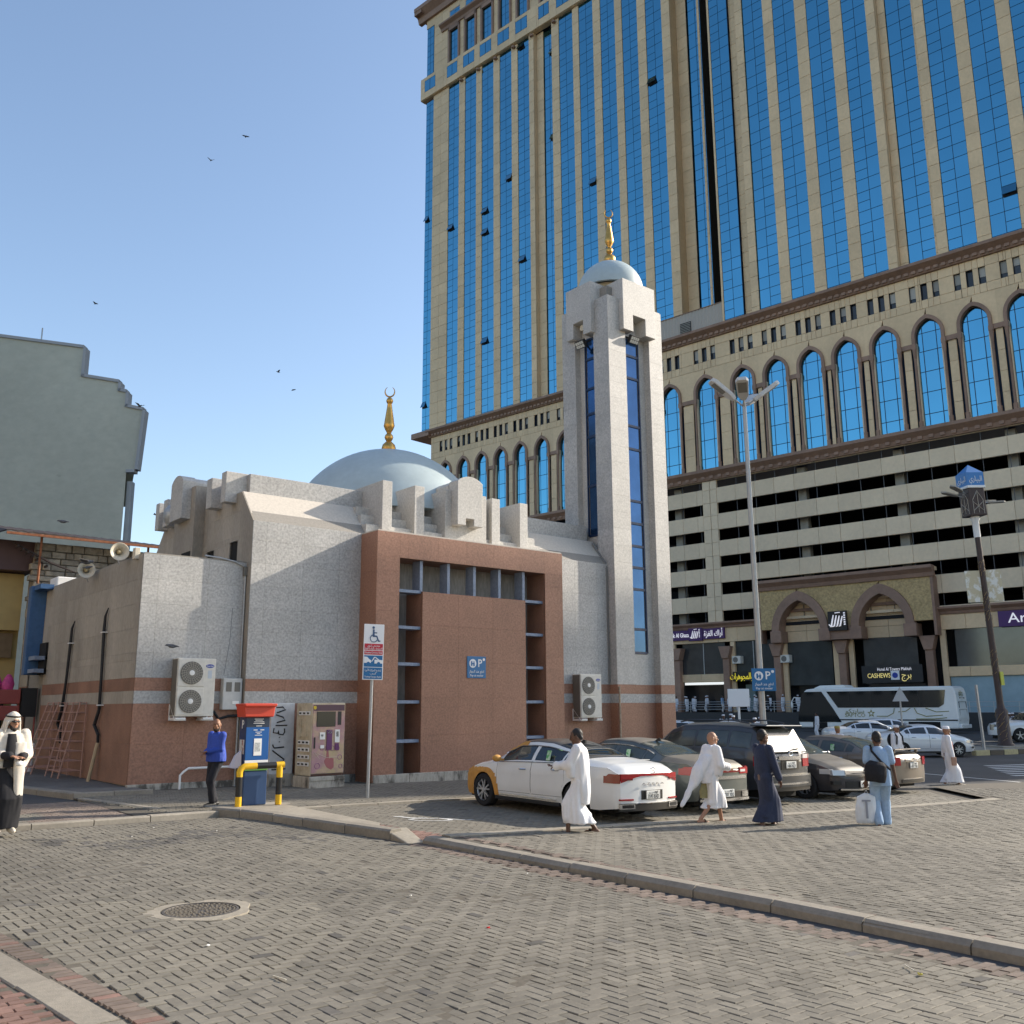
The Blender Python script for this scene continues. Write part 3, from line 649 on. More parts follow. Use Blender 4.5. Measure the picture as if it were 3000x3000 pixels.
def strip_window(x0, x1, z0, z1, cuts, at, face):
    """dark blue window strip: face 'f' looks to -y at y=at, 'l' looks to -x at x=at"""
    def bx(u0, u1, za, zb, d0, d1):
        b = MB(); (b.box(u0, at+d0, za, u1, at+d1, zb) if face == 'f' else b.box(at+d0, u0, za, at+d1, u1, zb)); return b
    fr = obj('window_frame', bx(x0, x1, z0, z1, .02, .06), M_FRAMEB, **W)
    for s0, s1 in ((x0, x0+.05), (x1-.05, x1)): obj('frame_post', bx(s0, s1, z0, z1, -.06, .02), M_FRAMEB, **W)
    zz = [z0]+cuts+[z1]
    for a0, a1 in zip(zz[:-1], zz[1:]): obj('pane', bx(x0+.08, x1-.08, a0+.05, a1-.05, -.01, .019), M_GLASSN, **W)
    for z in zz: obj('transom', bx(x0+.05, x1-.05, z-.045, z+.045, -.05, .02), M_FRAMEB, **W)
strip_window(24.80, 25.76, 4.0, 16.0, [4.85, 6.3, 7.1, 7.9, 8.75, 9.6, 11.6, 12.5, 14.4, 15.3], RY, 'f')
strip_window(24.40, 25.06, 8.3, 16.0, [10.2, 12.1, 13.0, 14.0, 15.2], RX, 'l')
# heads with the key-shaped notch
def head(face, u0, u1, n0, n1, zb, zn, zt, at, dep_):
    q = [(u0, zb), (n0, zb), (n0, zn), (n1, zn), (n1, zb), (u1, zb), (u1, zt), (u0, zt)]
    b = MB(); b.prism(q, 'y' if face == 'f' else 'x', at, at+dep_); obj('minaret_head', b, M_GRANL, bev=.012, **W)
head('f', 24.45, 26.22, 24.98, 25.66, 16.05, 16.72, 18.1, 23.28, 1.2)
head('l', 24.2, 25.58, 24.64, 25.19, 16.02, 16.62, 18.08, 23.64, 1.2)
head('f', 24.45, 26.22, 24.98, 25.66, 16.05, 16.72, 18.1, 25.1, 1.2)
head('l', 24.2, 25.58, 24.64, 25.19, 16.02, 16.62, 18.08, 25.86, 1.2)
mc = (25.33, 24.78)
b = MB(); b.lathe([(.70, 17.85), (.72, 18.0), (1.0, 18.14), (1.02, 18.2), (1.16, 18.3), (1.2, 18.36)], (mc[0], mc[1], 0), 40); obj('dome_neck', b, M_CREAM, sm=True, **W)
b = MB(); b.lathe([(1.3*math.cos(rad(90)*k/16.), 18.24+1.3*math.sin(rad(90)*k/16.)) for k in range(17)]+[], (mc[0], mc[1], 0), 48); b.lathe([(1.3, 18.24), (1.22, 18.22), (1.15, 18.34)], (mc[0], mc[1], 0), 48)
obj('minaret_dome', b, M_DOME, sm=True, **W)
_, cb = finial('minaret_finial', (mc[0], mc[1], 19.50), mosque, .97); obj('minaret_crescent', cb, M_GOLD, sm=True, **W)
P_M.build('granite_slab', 'granite_cladding', mosque)

# ---- things on and beside the mosque
M_ACW = mat('ac_white', (.66, .63, .56), .45, var=.08, vscale=8)
M_ACD = mat('ac_grille', (.16, .15, .13), .6)
M_GALV = mat('galvanised', (.42, .43, .43), .45, .5, var=.12, vscale=14)
M_LOGOB = mat('logo_blue', (.02, .05, .33), .4); M_WHITE = mat('white_paint', (.80, .79, .76), .5)
M_BLACK = mat('black_plastic', (.02, .02, .021), .45); M_ORNG = mat('orange_dust', (.5, .25, .1), .7)
def ac_unit(x, y, z, label):
    t = thing('air_conditioner', label, 'air conditioner', (x, y, z), 0, 'outdoor units on the mosque wall')
    w_, h, d = .98, 1.44, .38
    b = MB(); b.box(-w_/2, -d, 0, w_/2, 0, h); obj('casing', b, M_ACW, t, bev=.02)
    b = MB(); b.box(-w_/2-.012, -d+.03, .03, -w_/2-.001, -.03, h-.03); obj('side_coil', b, M_ACD, t)
    for k in (0, 1):
        cz = .37+.70*k; cx = -.14
        b = MB(); b.box(cx-.335, -d-.018, cz-.33, cx+.335, -d-.001, cz+.33); f = obj('fan_panel', b, M_ACW, t, bev=.01)
        b = MB(); b.lathe([(.001, -.004), (.285, -.004), (.285, -.022), (.27, -.024)], (cx, -d-.018, cz), 32, axis='y'); g = obj('fan_grille', b, M_ACD, t)
        b = MB()
        for r in (.10, .15, .20, .25): b.tube([(cx+r*math.cos(q*math.pi/12), -d-.046, cz+r*math.sin(q*math.pi/12)) for q in range(25)], .0035, 4, caps=False)
        for q in range(22):
            a = 2*math.pi*q/22; b.tube([(cx+.07*math.cos(a), -d-.046, cz+.07*math.sin(a)), (cx+.28*math.cos(a+.35), -d-.046, cz+.28*math.sin(a+.35))], .0045, 4)
        obj('fan_guard', b, mat('guard_wire', (.45, .42, .36), .5), t)
        b = MB(); b.lathe([(.001, -.05), (.065, -.045), (.07, -.02)], (cx, -d-.018, cz), 20, axis='y'); obj('fan_hub', b, M_WHITE, t, sm=True)
    b = MB(); b.lathe([(.001, -.004), (.105, -.004), (.11, 0)], (0, 0, 0), 28, axis='y'); o = obj('logo', b, M_LOGOB, t, loc=(.335, -d-.002, h-.19)); o.scale = (1.0, 1, .42)
    text('Carrier', .062, M_WHITE, t, (.335, -d-.008, h-.19), name='logo_lettering')
    b = MB(); b.box(.29, -d-.003, h-.5, .39, -d+.01, h-.3); obj('sticker', b, mat('sticker_grey', (.5, .55, .6), .5), t)
    b = MB()
    for s_ in (-.36, .34): b.box(s_-.13, -d-.05, -.075, s_+.13, -.02, -.025); b.box(s_-.15, -d-.03, -.10, s_+.15, -.0, -.076)
    for s_ in (-.49, .47): b.box(s_-.02, -.03, -.10, s_+.02, .02, .3); b.tube([(s_, -.03, .28), (s_, -d, -.08)], .016, 6)
    obj('bracket', b, M_WHITE, t, bev=.008); return t
ac_unit(9.12, BW-.04, 1.92, 'white two-fan air conditioner on the left wing wall above the blue-shirted man')
ac_unit(22.55, BM-.04, 1.75, 'white two-fan air conditioner on the wall between the portal and the minaret')
# meter box, conduit and pipe on the wing
t = thing('meter_box', 'grey electric meter box on the wing wall beside the pipe', 'meter box', (10.17, BW-.03, 2.08))
b = MB(); b.box(-.26, -.2, 0, .26, 0, .80); obj('case', b, mat('meter_grey', (.52, .52, .50), .5, var=.06), t, bev=.02)
for x in (-.11, .12):
    b = MB(); b.box(x-.075, -.208, .46, x+.075, -.19, .70); obj('meter_glass', b, M_ACD, t)
b = MB(); b.box(-.0, -.215, .14, .18, -.195, .22); obj('name_plate', b, M_WHITE, t)
t = thing('wall_pipe', 'grey downpipe with junction box in the corner left of the main wall', 'pipe', (10.42, BW-.06, .1))
b = MB(); b.tube([(0, 0, 0), (0, 0, 5.55)], .028, 8); obj('pipe', b, M_GALV, t)
b = MB(); b.box(-.07, -.06, 5.5, .07, .03, 5.75); obj('junction_box', b, M_ACD, t, bev=.01)
b = MB(); b.tube([(-.02, 0, 5.74), (-.3, .0, 5.86), (-.7, .05, 5.93), (-1.1, .08, 5.96)], .024, 8); obj('bent_pipe', b, M_GALV, t)
b = MB(); b.tube([(0, 0, 0), (-.03, 0, -.9), (-.14, 0, -1.75)], .016, 6); tag(obj('wall_conduit', b, mat('conduit_grey', (.25, .25, .25), .6), loc=(10.13, BW-.02, 4.72)), 'thin grey conduit hanging from a hole above the meter box', 'conduit')
b = MB(); b.tube([(9.75, BW-.06, 2.05), (9.9, BW-.07, 1.85), (10.15, BW-.07, 1.92), (10.9, BM-.05, 1.95)], .035, 8); tag(obj('black_hose', b, M_BLK), 'black hose running from the left air conditioner towards the pay machine', 'hose')
b = MB(); b.tube([(8.92, 23.95, .12), (8.92, 23.95, .5), (9.0, 23.95, .58), (9.12, 23.95, .66), (10.3, 23.9, .66), (10.75, 23.75, .66)], .03, 8); tag(obj('handrail', b, M_WHITE, sm=True), 'low white pipe rail along the brown wing wall', 'rail')
b = MB(); b.tube([(23.80, 24.55, 7.95), (23.82, 24.3, 7.6), (23.82, 23.93, 7.15), (23.80, 23.86, 6.9), (23.80, 23.85, 2.9)], .035, 8); tag(obj('minaret_cable', b, mat('cable_grey', (.18, .18, .17), .6)), 'grey cable down the corner between mosque wall and minaret', 'cable')
b = MB(); b.tube([(23.9, 23.47, 2.8), (23.9, 23.47, 0)], .03, 8); tag(obj('broken_trunking', b, mat('trunking', (.42, .33, .24), .8, var=.3)), 'broken beige trunking on the front corner of the minaret', 'trunking')
# graffiti cabinet and vending machine
t = thing('wall_cabinet', 'white utility cabinet with black painted numerals beside the vending machine', 'cabinet', (11.36, 23.45, gz(11.36, 23.4)+.02))
M_CABW = mat('cabinet_white', (.56, .565, .565), .6, var=.1, vscale=6, var2=.08)
b = MB(); b.box(-.33, 0, .30, .33, .44, 2.1); obj('body', b, M_CABW, t, bev=.015)
b = MB(); b.box(-.36, -.04, -.1, .36, .44, .30); obj('base', b, M_PLIN, t, bev=.01)
G_ = [[(-.2, 1.99), (-.02, 2.0), (.06, 1.93), (-.12, 1.87), (-.18, 1.86)], [(-.2, 1.80), (.0, 1.74), (.06, 1.66), (-.1, 1.62), (-.17, 1.60)], [(-.2, 1.53), (.12, 1.53)],
      [(-.24, 1.46), (-.26, 1.35), (-.13, 1.33), (-.12, 1.40), (-.1, 1.31), (.02, 1.29), (.06, 1.36), (.05, 1.45)], [(-.08, 1.235), (-.075, 1.22)], [(-.08, 1.12), (-.075, 1.105)],
      [(-.26, 1.05), (-.24, .99), (-.2, .96), (.06, .98)], [(-.26, .90), (.08, .66), (.06, .62), (-.26, .58)], [(-.26, .42), (.12, .43)]]
for q in G_:
    b = MB(); b.tube([(x, -.004, z) for x, z in q], .019, 6); obj('painted_numeral', b, M_BLACK, t)
t = thing('vending_machine', 'worn pink and cream vending machine standing against the mosque wall', 'vending machine', (12.14, 22.42, gz(12.1, 22.4)+.02), rad(2))
M_CRM = mat('vend_cream', (.55, .48, .35), .55, var=.10, vscale=6, mix2=((.36, .28, .18), 2.5, .5, .7)); M_PINK = mat('vend_pink', (.42, .24, .25), .5, var=.12, vscale=5, mix2=((.50, .38, .22), 1.6, .42, .58)); M_PURP = mat('vend_purple', (.12, .03, .12), .4)
b = MB(); b.box(-.49, .0, .30, .49, .80, 2.12); obj('body', b, M_CRM, t, bev=.02)
b = MB(); b.box(-.47, -.018, .36, .47, -.001, 2.08); obj('front_panel', b, M_PINK, t, bev=.006)
b = MB(); b.box(-.52, -.04, 0, .50, .82, .29); b.box(-.5, -.06, .18, .5, -.04, .28); obj('base', b, M_PLIN, t, bev=.01)
b = MB(); b.box(-.47, -.024, .30, .47, -.0, .352); obj('kick_strip', b, mat('kick_brown', (.07, .03, .02), .6), t)
b = MB(); b.box(-.45, -.026, 1.92, .45, -.0185, 2.07); obj('header', b, mat('header_plum', (.10, .05, .07), .5), t)
b = MB(); b.box(-.36, -.034, 1.52, .19, -.019, 1.90); obj('screen', b, mat('screen_dark', (.03, .035, .035), .15), t, bev=.006)
b = MB(); b.box(.26, -.03, 1.56, .36, -.019, 1.9); obj('black_slot', b, M_BLACK, t)
for x0, x1, z0, z1, m_ in ((-.26, -.11, 1.2, 1.38, M_WHITE), (-.24, -.13, .98, 1.06, M_WHITE), (-.06, .10, .94, 1.44, M_PURP), (-.04, .08, 1.34, 1.42, M_WHITE), (.18, .32, 1.12, 1.44, M_WHITE), (.19, .31, .92, 1.1, M_PURP), (-.42, -.385, .98, 1.26, M_BLACK), (.21, .29, 1.26, 1.4, M_ACD), (-.23, -.16, 1.27, 1.33, M_ACD)):
    b = MB(); b.box(x0, -.04, z0, x1, -.019, z1); obj('control', b, m_, t, bev=.004)
b = MB(); b.lathe([(.001, -.03), (.045, -.03), (.05, -.02)], (-.42, 0, 2.0), 16, axis='y'); obj('yellow_badge', b, mat('badge_yellow', (.6, .45, .03), .5), t)
M_HAND = mat('print_hand', (.36, .12, .12), .6); b = MB(); b.prism([(-.10, .62), (-.02, .5), (.10, .44), (.18, .50), (.17, .72), (.10, .74), (.04, .72), (.0, .98), (-.04, .98), (-.05, .74), (-.1, .68)], 'y', -.0205, -.017); obj('printed_hand', b, M_HAND, t)
b = MB()
for x, z, r in ((-.02, .98, .07), (.35, .75, .06), (-.3, .55, .07), (.38, .52, .05), (.12, .98, .06), (.27, .98, .06), (-.18, .98, .05)): b.tube([(x+r*math.cos(q*math.pi/8), -.02, z+r*math.sin(q*math.pi/8)) for q in range(17)], .008, 4, caps=False)
obj('printed_rings', b, mat('print_mauve', (.38, .16, .26), .6), t)
b = MB(); b.tube([(-.3, -.02, .85), (-.05, -.02, .75), (.3, -.02, .75)], .006, 4); b.tube([(-.4, -.02, .9), (-.25, -.02, .72)], .006, 4); obj('printed_line', b, mat('print_cream', (.6, .5, .4), .6), t)
# the cream left side: coin columns
for z in (1.86, .98, .80, .62, .44):
    for y in (.16, .36, .56):
        b = MB(); b.box(-.515, y-.085, z-.05+.15*(z < 1.5), -.491, y+.085, z+.05+.15*(z < 1.5)); o = obj('selector', b, M_WHITE, t, bev=.004)
        b = MB(); b.box(-.52, y-.055, z-.022+.15*(z < 1.5), -.5155, y+.055, z+.022+.15*(z < 1.5)); obj('slot', b, M_BLACK, o)
b = MB(); b.box(-.53, .5, 1.26, -.491, .62, 1.72); b.box(-.52, .2, 1.28, -.491, .5, 1.36); b.box(-.515, .22, 1.4, -.491, .34, 1.62); obj('coin_hatch', b, M_CRM, t)
b = MB(); b.box(12.72, 23.0, 0, 12.95, 23.8, 1.5); tag(obj('switch_cabinet', b, M_BLK), 'dark cabinet in the gap right of the vending machine', 'cabinet')
# loudspeakers on the wing parapet
M_HORN = mat('horn_cream', (.62, .56, .44), .5, var=.08)
def horn(loc, rz, rx, label):
    t = thing('loudspeaker', label, 'loudspeaker', loc, rot=(rx, 0, rz), group='horn loudspeakers on the mosque roof')
    b = MB(); b.lathe([(.05, .32), (.06, .2), (.10, .12), (.17, .02), (.228, 0), (.236, .005), (.18, .04), (.11, .14), (.07, .22), (.055, .33)], (0, 0, 0), 28, axis='y'); obj('bell', b, M_HORN, t, sm=True)
    b = MB(); b.lathe([(.001, .02), (.035, .03), (.055, .09), (.05, .2)], (0, 0, 0), 16, axis='y'); obj('core', b, mat('horn_core', (.5, .4, .22), .6), t, sm=True)
    b = MB(); b.lathe([(.001, .30), (.09, .30), (.09, .48), (.001, .48)], (0, 0, 0), 16, axis='y'); obj('driver', b, M_HORN, t, sm=True)
    b = MB(); b.tube([(0, .4, -.05), (.1, .42, -.3)], .018, 6); obj('bracket', b, M_GALV, t); return t
horn((7.42, 25.15, 6.10), rad(-6), 0, 'cream horn loudspeaker on the front corner of the wing parapet')
horn((7.40, 28.0, 5.95), rad(-10), 0, 'cream horn loudspeaker lower on the left wing wall, farther from the corner')
b = MB(); b.box(7.62, 24.55, 5.86, 7.75, 24.75, 6.15); tag(obj('speaker_box', b, M_HORN, bev=.01), 'small beige box on the wing corner beside the horn loudspeaker', 'box')
t = thing('satellite_horn', 'round grey speaker behind the arched plaque on the left gable', 'loudspeaker', (9.9, 29.3, 8.05), rad(-90))
b = MB(); b.lathe([(.001, .0), (.2, .02), (.30, .1), (.32, .12)], (0, 0, 0), 24, axis='y'); obj('bell', b, M_GALV, t, sm=True); b = MB(); b.tube([(0, .1, 0), (.2, .5, -.1)], .03, 6); obj('arm', b, M_GALV, t)
# floodlights under the minaret heads
def flood(loc, rz, label):
    t = thing('floodlight', label, 'floodlight', loc, rot=(rad(32), 0, rz), group='floodlights on the minaret')
    b = MB(); b.box(-.24, -.06, -.16, .24, .08, .16); obj('housing', b, M_BLACK, t, bev=.015)
    for i in range(4):
        for j in range(2):
            b = MB(); b.box(-.20+.105*i, -.075, -.125+.13*j, -.115+.105*i, -.061, -.015+.13*j); obj('led', b, mat('led_face', (.6, .6, .55), .3), t)
    b = MB(); b.box(-.27, -.02, -.04, -.245, .3, .04); b.box(.245, -.02, -.04, .27, .3, .04); obj('yoke', b, M_BLACK, t); return t
flood((25.12, 23.42, 15.80), 0, 'black floodlight under the front head of the minaret')
flood((23.72, 24.86, 15.72), rad(-90), 'black floodlight under the left head of the minaret')
t = thing('notch_speaker', 'small pale speaker in the notch of the left minaret head', 'loudspeaker', (23.85, 24.92, 16.45), rad(-90)); b = MB(); b.lathe([(.001, 0), (.08, .02), (.12, .0), (.13, .1), (.05, .2)], (0, 0, 0), 18, axis='y'); obj('bell', b, M_HORN, t, sm=True)
# cables in black sleeves on the left wing wall
for i, (y0, z0, y1, lb) in enumerate(((29.96, 4.55, 30.25, 'black sleeved cable down the left wing wall, the farther of two'), (26.77, 4.67, 26.61, 'black sleeved cable down the left wing wall, nearer the corner'))):
    b = MB(); b.tube([(7.70, y0-.08, z0+.12), (7.66, y0, z0-.1), (7.66, y0+.02, z0-.5), (7.66, (y0+y1)/2, 2.9), (7.66, y1+.05, 2.1), (7.64, y1+.28, 1.7), (7.66, y1-.05, 1.45), (7.68, y1, 1.15)], [.012, .035, .045, .04, .045, .05, .045, .03], 8)
    t = tag(obj('sleeved_cable', b, M_BLK, sm=True), lb, 'cable', 'black cables on the wing wall')
    b = MB(); b.box(7.60, y0-.08, z0-.55, 7.74, y0+.12, z0-.52); b.box(7.60, y1-.08, 2.2, 7.74, y1+.12, 2.23); obj('clip', b, M_WHITE, t)
b = MB(); b.tube([(7.66, 26.55, 1.25), (7.5, 26.6, .2)], .05, 8); tag(obj('cable_trunk', b, mat('trunk_beige', (.45, .35, .22), .7)), 'beige pipe leaning at the foot of the nearer black cable', 'pipe')
for y, z0, z1 in ((25.35, 1.75, 2.22),):
    b = MB(); b.box(7.735, y, z0, 7.757, y+.22, z1); tag(obj('torn_poster', b, mat('poster_pale', (.6, .57, .5), .8, mix2=((.27, .15, .1), 12, .5, .6))), 'torn white paper on the brown course of the wing wall', 'poster')
# blue window frame and doorway of the left wing
t = thing('blue_window_frame', 'tall blue window frame on the far left wing wall', 'window', (7.76, 33.7, 3.2))
b = MB(); b.box(-.5, -.1, 0, -.02, .25, 2.85); obj('post', b, mat('frame_blue', (.05, .12, .25), .5, var=.1), t, bev=.02)
b = MB(); b.box(-.42, -.9, 2.7, -.02, -.1, 2.85); obj('head', b, MATS['frame_blue'], t)
for z in (.05, .45):
    b = MB(); b.box(-.4, -.9, z, -.02, -.1, z+.12); obj('slat', b, M_BARS, t)
b = MB(); b.box(-.10, -.9, 0, -.03, -.1, 1.0); obj('opening', b, M_DARK, t)
# sign on the portal
M_SIGN = mat('sign_blue', (.018, .14, .33), .4); M_SIGNW = mat('sign_white', (.78, .79, .80), .45); M_RED = mat('sign_red', (.50, .02, .04), .4)
def pay_sign(loc, rz, w_, label):
    t = thing('pay_sign', label, 'sign', loc, rz, 'blue pay at meter signs'); h = w_*.92
    b = MB(); b.box(-w_/2, -.012, -h/2, w_/2, .012, h/2); obj('board', b, M_SIGN, t, bev=.004)
    b = MB(); b.lathe([(.001, 0), (w_*.185, 0), (w_*.185, .006)], (-w_*.21, -.02, h*.17), 28, axis='y'); obj('disc', b, M_SIGNW, t)
    b = MB(); s_ = w_
    b.box(-.31*s_, -.026, .05*s_, -.24*s_, -.0205, .25*s_); b.box(-.24*s_, -.026, .12*s_, -.19*s_, -.0205, .17*s_); b.box(-.19*s_, -.026, .04*s_, -.12*s_, -.0205, .2*s_); b.box(-.175*s_, -.026, .21*s_, -.135*s_, -.0205, .25*s_); obj('pictogram', b, M_SIGN, t)
    text('P', w_*.46, M_SIGNW, t, (w_*.17, -.016, h*.17), name='letter', off=.006*w_)
    b = MB(); b.lathe([(.001, 0), (w_*.06, 0), (w_*.06, .006)], (w_*.38, -.02, h*.36), 16, axis='y'); obj('small_disc', b, M_SIGNW, t)
    text(arabic('ادفع عند الجهاز'), w_*.15, M_SIGNW, t, (0, -.016, -h*.2), name='lettering', width=w_*.78)
    text('Pay at meter', w_*.13, M_SIGNW, t, (0, -.016, -h*.385), name='lettering', width=w_*.7); return t
pay_sign((17.35, B0-.0, 3.29), 0, .70, 'blue pay at meter sign fixed to the brown portal panel')
# ================================================================ HOTEL (own frame: x = u along the facade to the right, y = inward, z up)
HROT = rad(-81.69); HORG = (83.66, 66.47, 0.0)
M_HB = mat('hotel_beige', (.66, .485, .295), .65, var=.06, vscale=3, var2=.08, v2scale=.25, rand=.07)
M_HBP = mat('hotel_parapet', (.70, .555, .38), .65, var=.05, vscale=3, var2=.07, v2scale=.2, rand=.06)
M_HT = mat('hotel_brown', (.27, .165, .115), .6, var=.12, vscale=2, var2=.15, v2scale=.3, rand=.1)
M_HSTONE = mat('hotel_rough_stone', (.46, .33, .16), .85, var=.28, vscale=4.5, var2=.08, v2scale=.4, bump=.12, bscale=3.2)
M_PANE = mat('glass_blue', (.10, .305, .43), .04, 1.0, var2=.05, v2scale=.12, rand=.035)
M_MULL = mat('mullion_navy', (.010, .030, .075), .4)
M_GDARK = mat('glass_dark', (.02, .022, .025), .05, 0, spec=.8)
M_GSHOP = mat('glass_shop', (.045, .05, .052), .08, 0, spec=.9, var2=.3, v2scale=.4)
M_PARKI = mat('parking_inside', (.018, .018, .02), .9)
M_PCOL = mat('parking_column', (.30, .285, .25), .85, var=.1, vscale=2)
M_PURPLE = mat('sign_purple', (.07, .022, .12), .5); M_GLOW = mat('sign_letter', (.85, .82, .85), .4, emit=.25)
M_WINB = mat('window_blind', (.36, .35, .32), .7, rand=.25); M_WIND = mat('window_dark', (.035, .037, .04), .12, rand=.3)
hotel = thing('hotel', 'huge beige hotel tower with blue glass strips, arched podium and parking levels', 'hotel', HORG, HROT)
HM = Matrix.LocRotScale(Vector(HORG), hotel.rotation_euler, None)
def hb(name, boxes, m, bev=0, parent=hotel, kind=None):
    b = MB()
    for q in boxes: b.box(*q)
    o = obj(name, b, m, parent, bev=bev)
    if kind: o['kind'] = kind
    return o
PP, PC, PA = Pieces(), Pieces(), Pieces()
def wall(P, u0, u1, z0, z1, y, mw, mh, m, holes=(), thick=.12, gap=.022, ch=.02, zoff=None, uoff=0):
    """cladding in hotel coordinates; y is the front plane"""
    o = HM @ Vector((0, y+thick, 0)); clad(P, (o.x, o.y), HROT, u0, u1, z0, z1, mw, mh, m, thick, gap, ch, holes, zoff if zoff is not None else z0, 0, uoff)
def pane(u0, u1, z0, z1, y, m=None, tilt=0):
    c = HM @ Vector(((u0+u1)/2, y, (z0+z1)/2)); PP.add(c, (u1-u0, .05, z1-z0), HROT, m or M_PANE, .004, tilt)
FL, ZT0, ZT1 = 3.64, 45.30, 123.0
OPEN = {}
def strip(u0, u1, z0, z1, y, flip, ztop=None):
    """two columns of panes per floor: spandrel row, then a vision row split in one column"""
    g = .055; um = (u0+u1)/2; hb('mullion_back', [(u0, y+.035, z0, u1, y+.1, z1)], M_MULL)
    k = 0; z = z0-.9
    while z < z1:
        for c, (a, b) in enumerate(((u0, um), (um, u1))):
            rows = [(z, z+1.44)]
            rows += [(z+1.44, z+2.54), (z+2.54, z+FL)] if (c == 0) != flip else [(z+1.44, z+FL)]
            for i, (p, q) in enumerate(rows):
                p, q = max(p, z0)+g/2, min(q, z1)-g/2
                if q-p < .15: continue
                op = (c == 0) != flip and i == 1 and random.random() < .045 and z > z0+2
                if op: OPEN.setdefault('l', []).append((a+g/2, b-g/2, p, q, y))
                else: pane(a+g/2, b-g/2, p, q, y+.01)
        z += FL; k += 1
def pier(u0, u1, z0, z1, y): wall(PC, u0, u1, z0, z1, y, 3.0, 1.82, M_HB, zoff=ZT0-.9)
# ---- tower, left bay (set back 6 m)
YL = 6.0; ZB = 105.4
hb('tower_core', [(-56.1, YL+2.2, 44, -2.3, YL+16, 121.2)], M_MULL)
S_ = [(-50.5, -48.0), (-46.6, -44.0), (-42.7, -40.1), (-38.7, -36.15), (-34.8, -32.3), (-29.95, -27.8), (-26.35, -23.7), (-22.5, -19.88), (-18.5, -15.95), (-14.7, -12.1), (-10.7, -8.0), (-5.05, -2.6)]
rec = {5: .7, 11: 1.6}
strip(-56.2, -54.3, 45.3, 104.9, YL+.1, False)
edges = [-54.3]
for i, (a, c) in enumerate(S_):
    strip(a, c, 45.3 if i > 0 else 45.3, ZB, YL+.12+rec.get(i, 0), i % 2 == 1); edges += [a, c]
edges.append(-2.25)
for k in range(0, len(edges)-1, 2):
    a, c = edges[k], edges[k+1]
    if k == 0: pier(a, -52.4, 45.3, ZB, YL); pier(-52.4, c, 45.3, ZB, YL)
    elif k == 10: pier(a, a+1.0, 45.3, ZB, YL-.15); pier(a+1.0, c, 45.3, ZB, YL+.6)
    elif k == 22: pier(a, a+1.35, 45.3, ZB, YL-.15); pier(a+1.35, c, 45.3, ZB, YL+1.4)
    else: pier(a, c, 45.3, ZB, YL)
for u, d0, d1 in ((-31.3, -.15, .75), (-6.65, -.15, 1.55)):
    o = HM @ Vector((u, 0, 0)); hb('pier_side', [(u-.3, YL+.0, 45.3, u-.01, YL+d1, ZB)], M_HB)
# slot between the bays
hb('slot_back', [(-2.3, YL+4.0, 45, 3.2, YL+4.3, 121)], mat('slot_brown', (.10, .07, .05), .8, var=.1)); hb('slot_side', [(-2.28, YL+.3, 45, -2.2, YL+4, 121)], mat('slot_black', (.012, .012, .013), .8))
# crown of the left bay
hb('crown_core', [(-57.1, YL-.35, 105.45, -2.3, YL+.45, 109.6)], M_HB)
hb('crown_corner', [(-57.1, YL-.36, 105.5, -56.9, YL+10, 109.6)], M_HB)
cs = [(-56.1, -53.4)]+[q for q in S_]
for (a, c) in cs:
    hb('crown_window', [(a, YL-.44, 106.75, c, YL-.355, 108.95)], M_MULL)
    for u0, u1 in ((a, (a+c)/2), ((a+c)/2, c)): pane(u0+.05, u1-.05, 106.8, 108.9, YL-.46)
b_ = -57.1
for (a, c) in cs+[(-2.3, -2.3)]:
    wall(PC, b_, a, 105.5, 109.6, YL-.5, 2, 2.2, M_HB); b_ = c
for (a, c) in cs: wall(PC, a, c, 105.5, 106.75, YL-.5, 3, 2, M_HB); wall(PC, a, c, 108.95, 109.6, YL-.5, 3, 2, M_HB)
strip(-56.2, -54.5, 109.7, 119.6, YL+.1, False)
for i, (a, c) in enumerate(S_):
    strip(a+.2, c-.2, 109.7, 116.3, YL+.12, i % 2 == 1); strip(a, c, 117.9, 120.0, YL+.12, True)
    b = MB(); b.box(a-.15, YL-.25, 109.7, a+.2, YL+.1, 116.7); b.box(c-.2, YL-.25, 109.7, c+.15, YL+.1, 116.7); b.box(a-.15, YL-.25, 116.0, c+.15, YL+.1, 116.7); obj('crown_window_frame', b, M_HT, hotel)['kind'] = 'stuff'
b_ = -54.3
for (a, c) in S_: wall(PC, b_, a, 109.7, 121.2, YL, 2.0, 1.82, M_HB); b_ = c
for (a, c) in S_: wall(PC, a, c, 120.0, 121.2, YL, 3, 2, M_HB)
hb('crown_side', [(-56.3, YL+.02, 119.6, -54.2, YL+10, 121.2)], M_HB)
def cornice(u0, u1, z0, z1, y, out, name='cornice', brackets=0, ret=0):
    h = z1-z0; q = [(y+.3, z0), (y-out*.25, z0), (y-out*.4, z0+h*.35), (y-out*.8, z0+h*.6), (y-out, z0+h*.72), (y-out, z1), (y+.3, z1)]
    b = MB(); b.prism([(p[0], p[1]) for p in q], 'x', u0, u1); obj(name, b, M_HT, hotel, bev=.02)
    if brackets:
        n = int((u1-u0)/brackets); b = MB()
        for k in range(n):
            u = u0+(k+.5)*brackets; b.box(u-.22, y-out*.48, z0+h*.14, u+.22, y-.02, z0+h*.5)
        o = obj('cornice_brackets', b, M_HT, hotel); o['kind'] = 'stuff'
cornice(-58.0, -2.3, 121.2, 123.7, YL, 1.6); hb('cornice_end', [(-58.0, YL-1.5, 122.3, -56.2, YL+12, 123.65)], M_HT)
cornice(-52.3, -2.3, 116.75, 117.9, YL, .9)
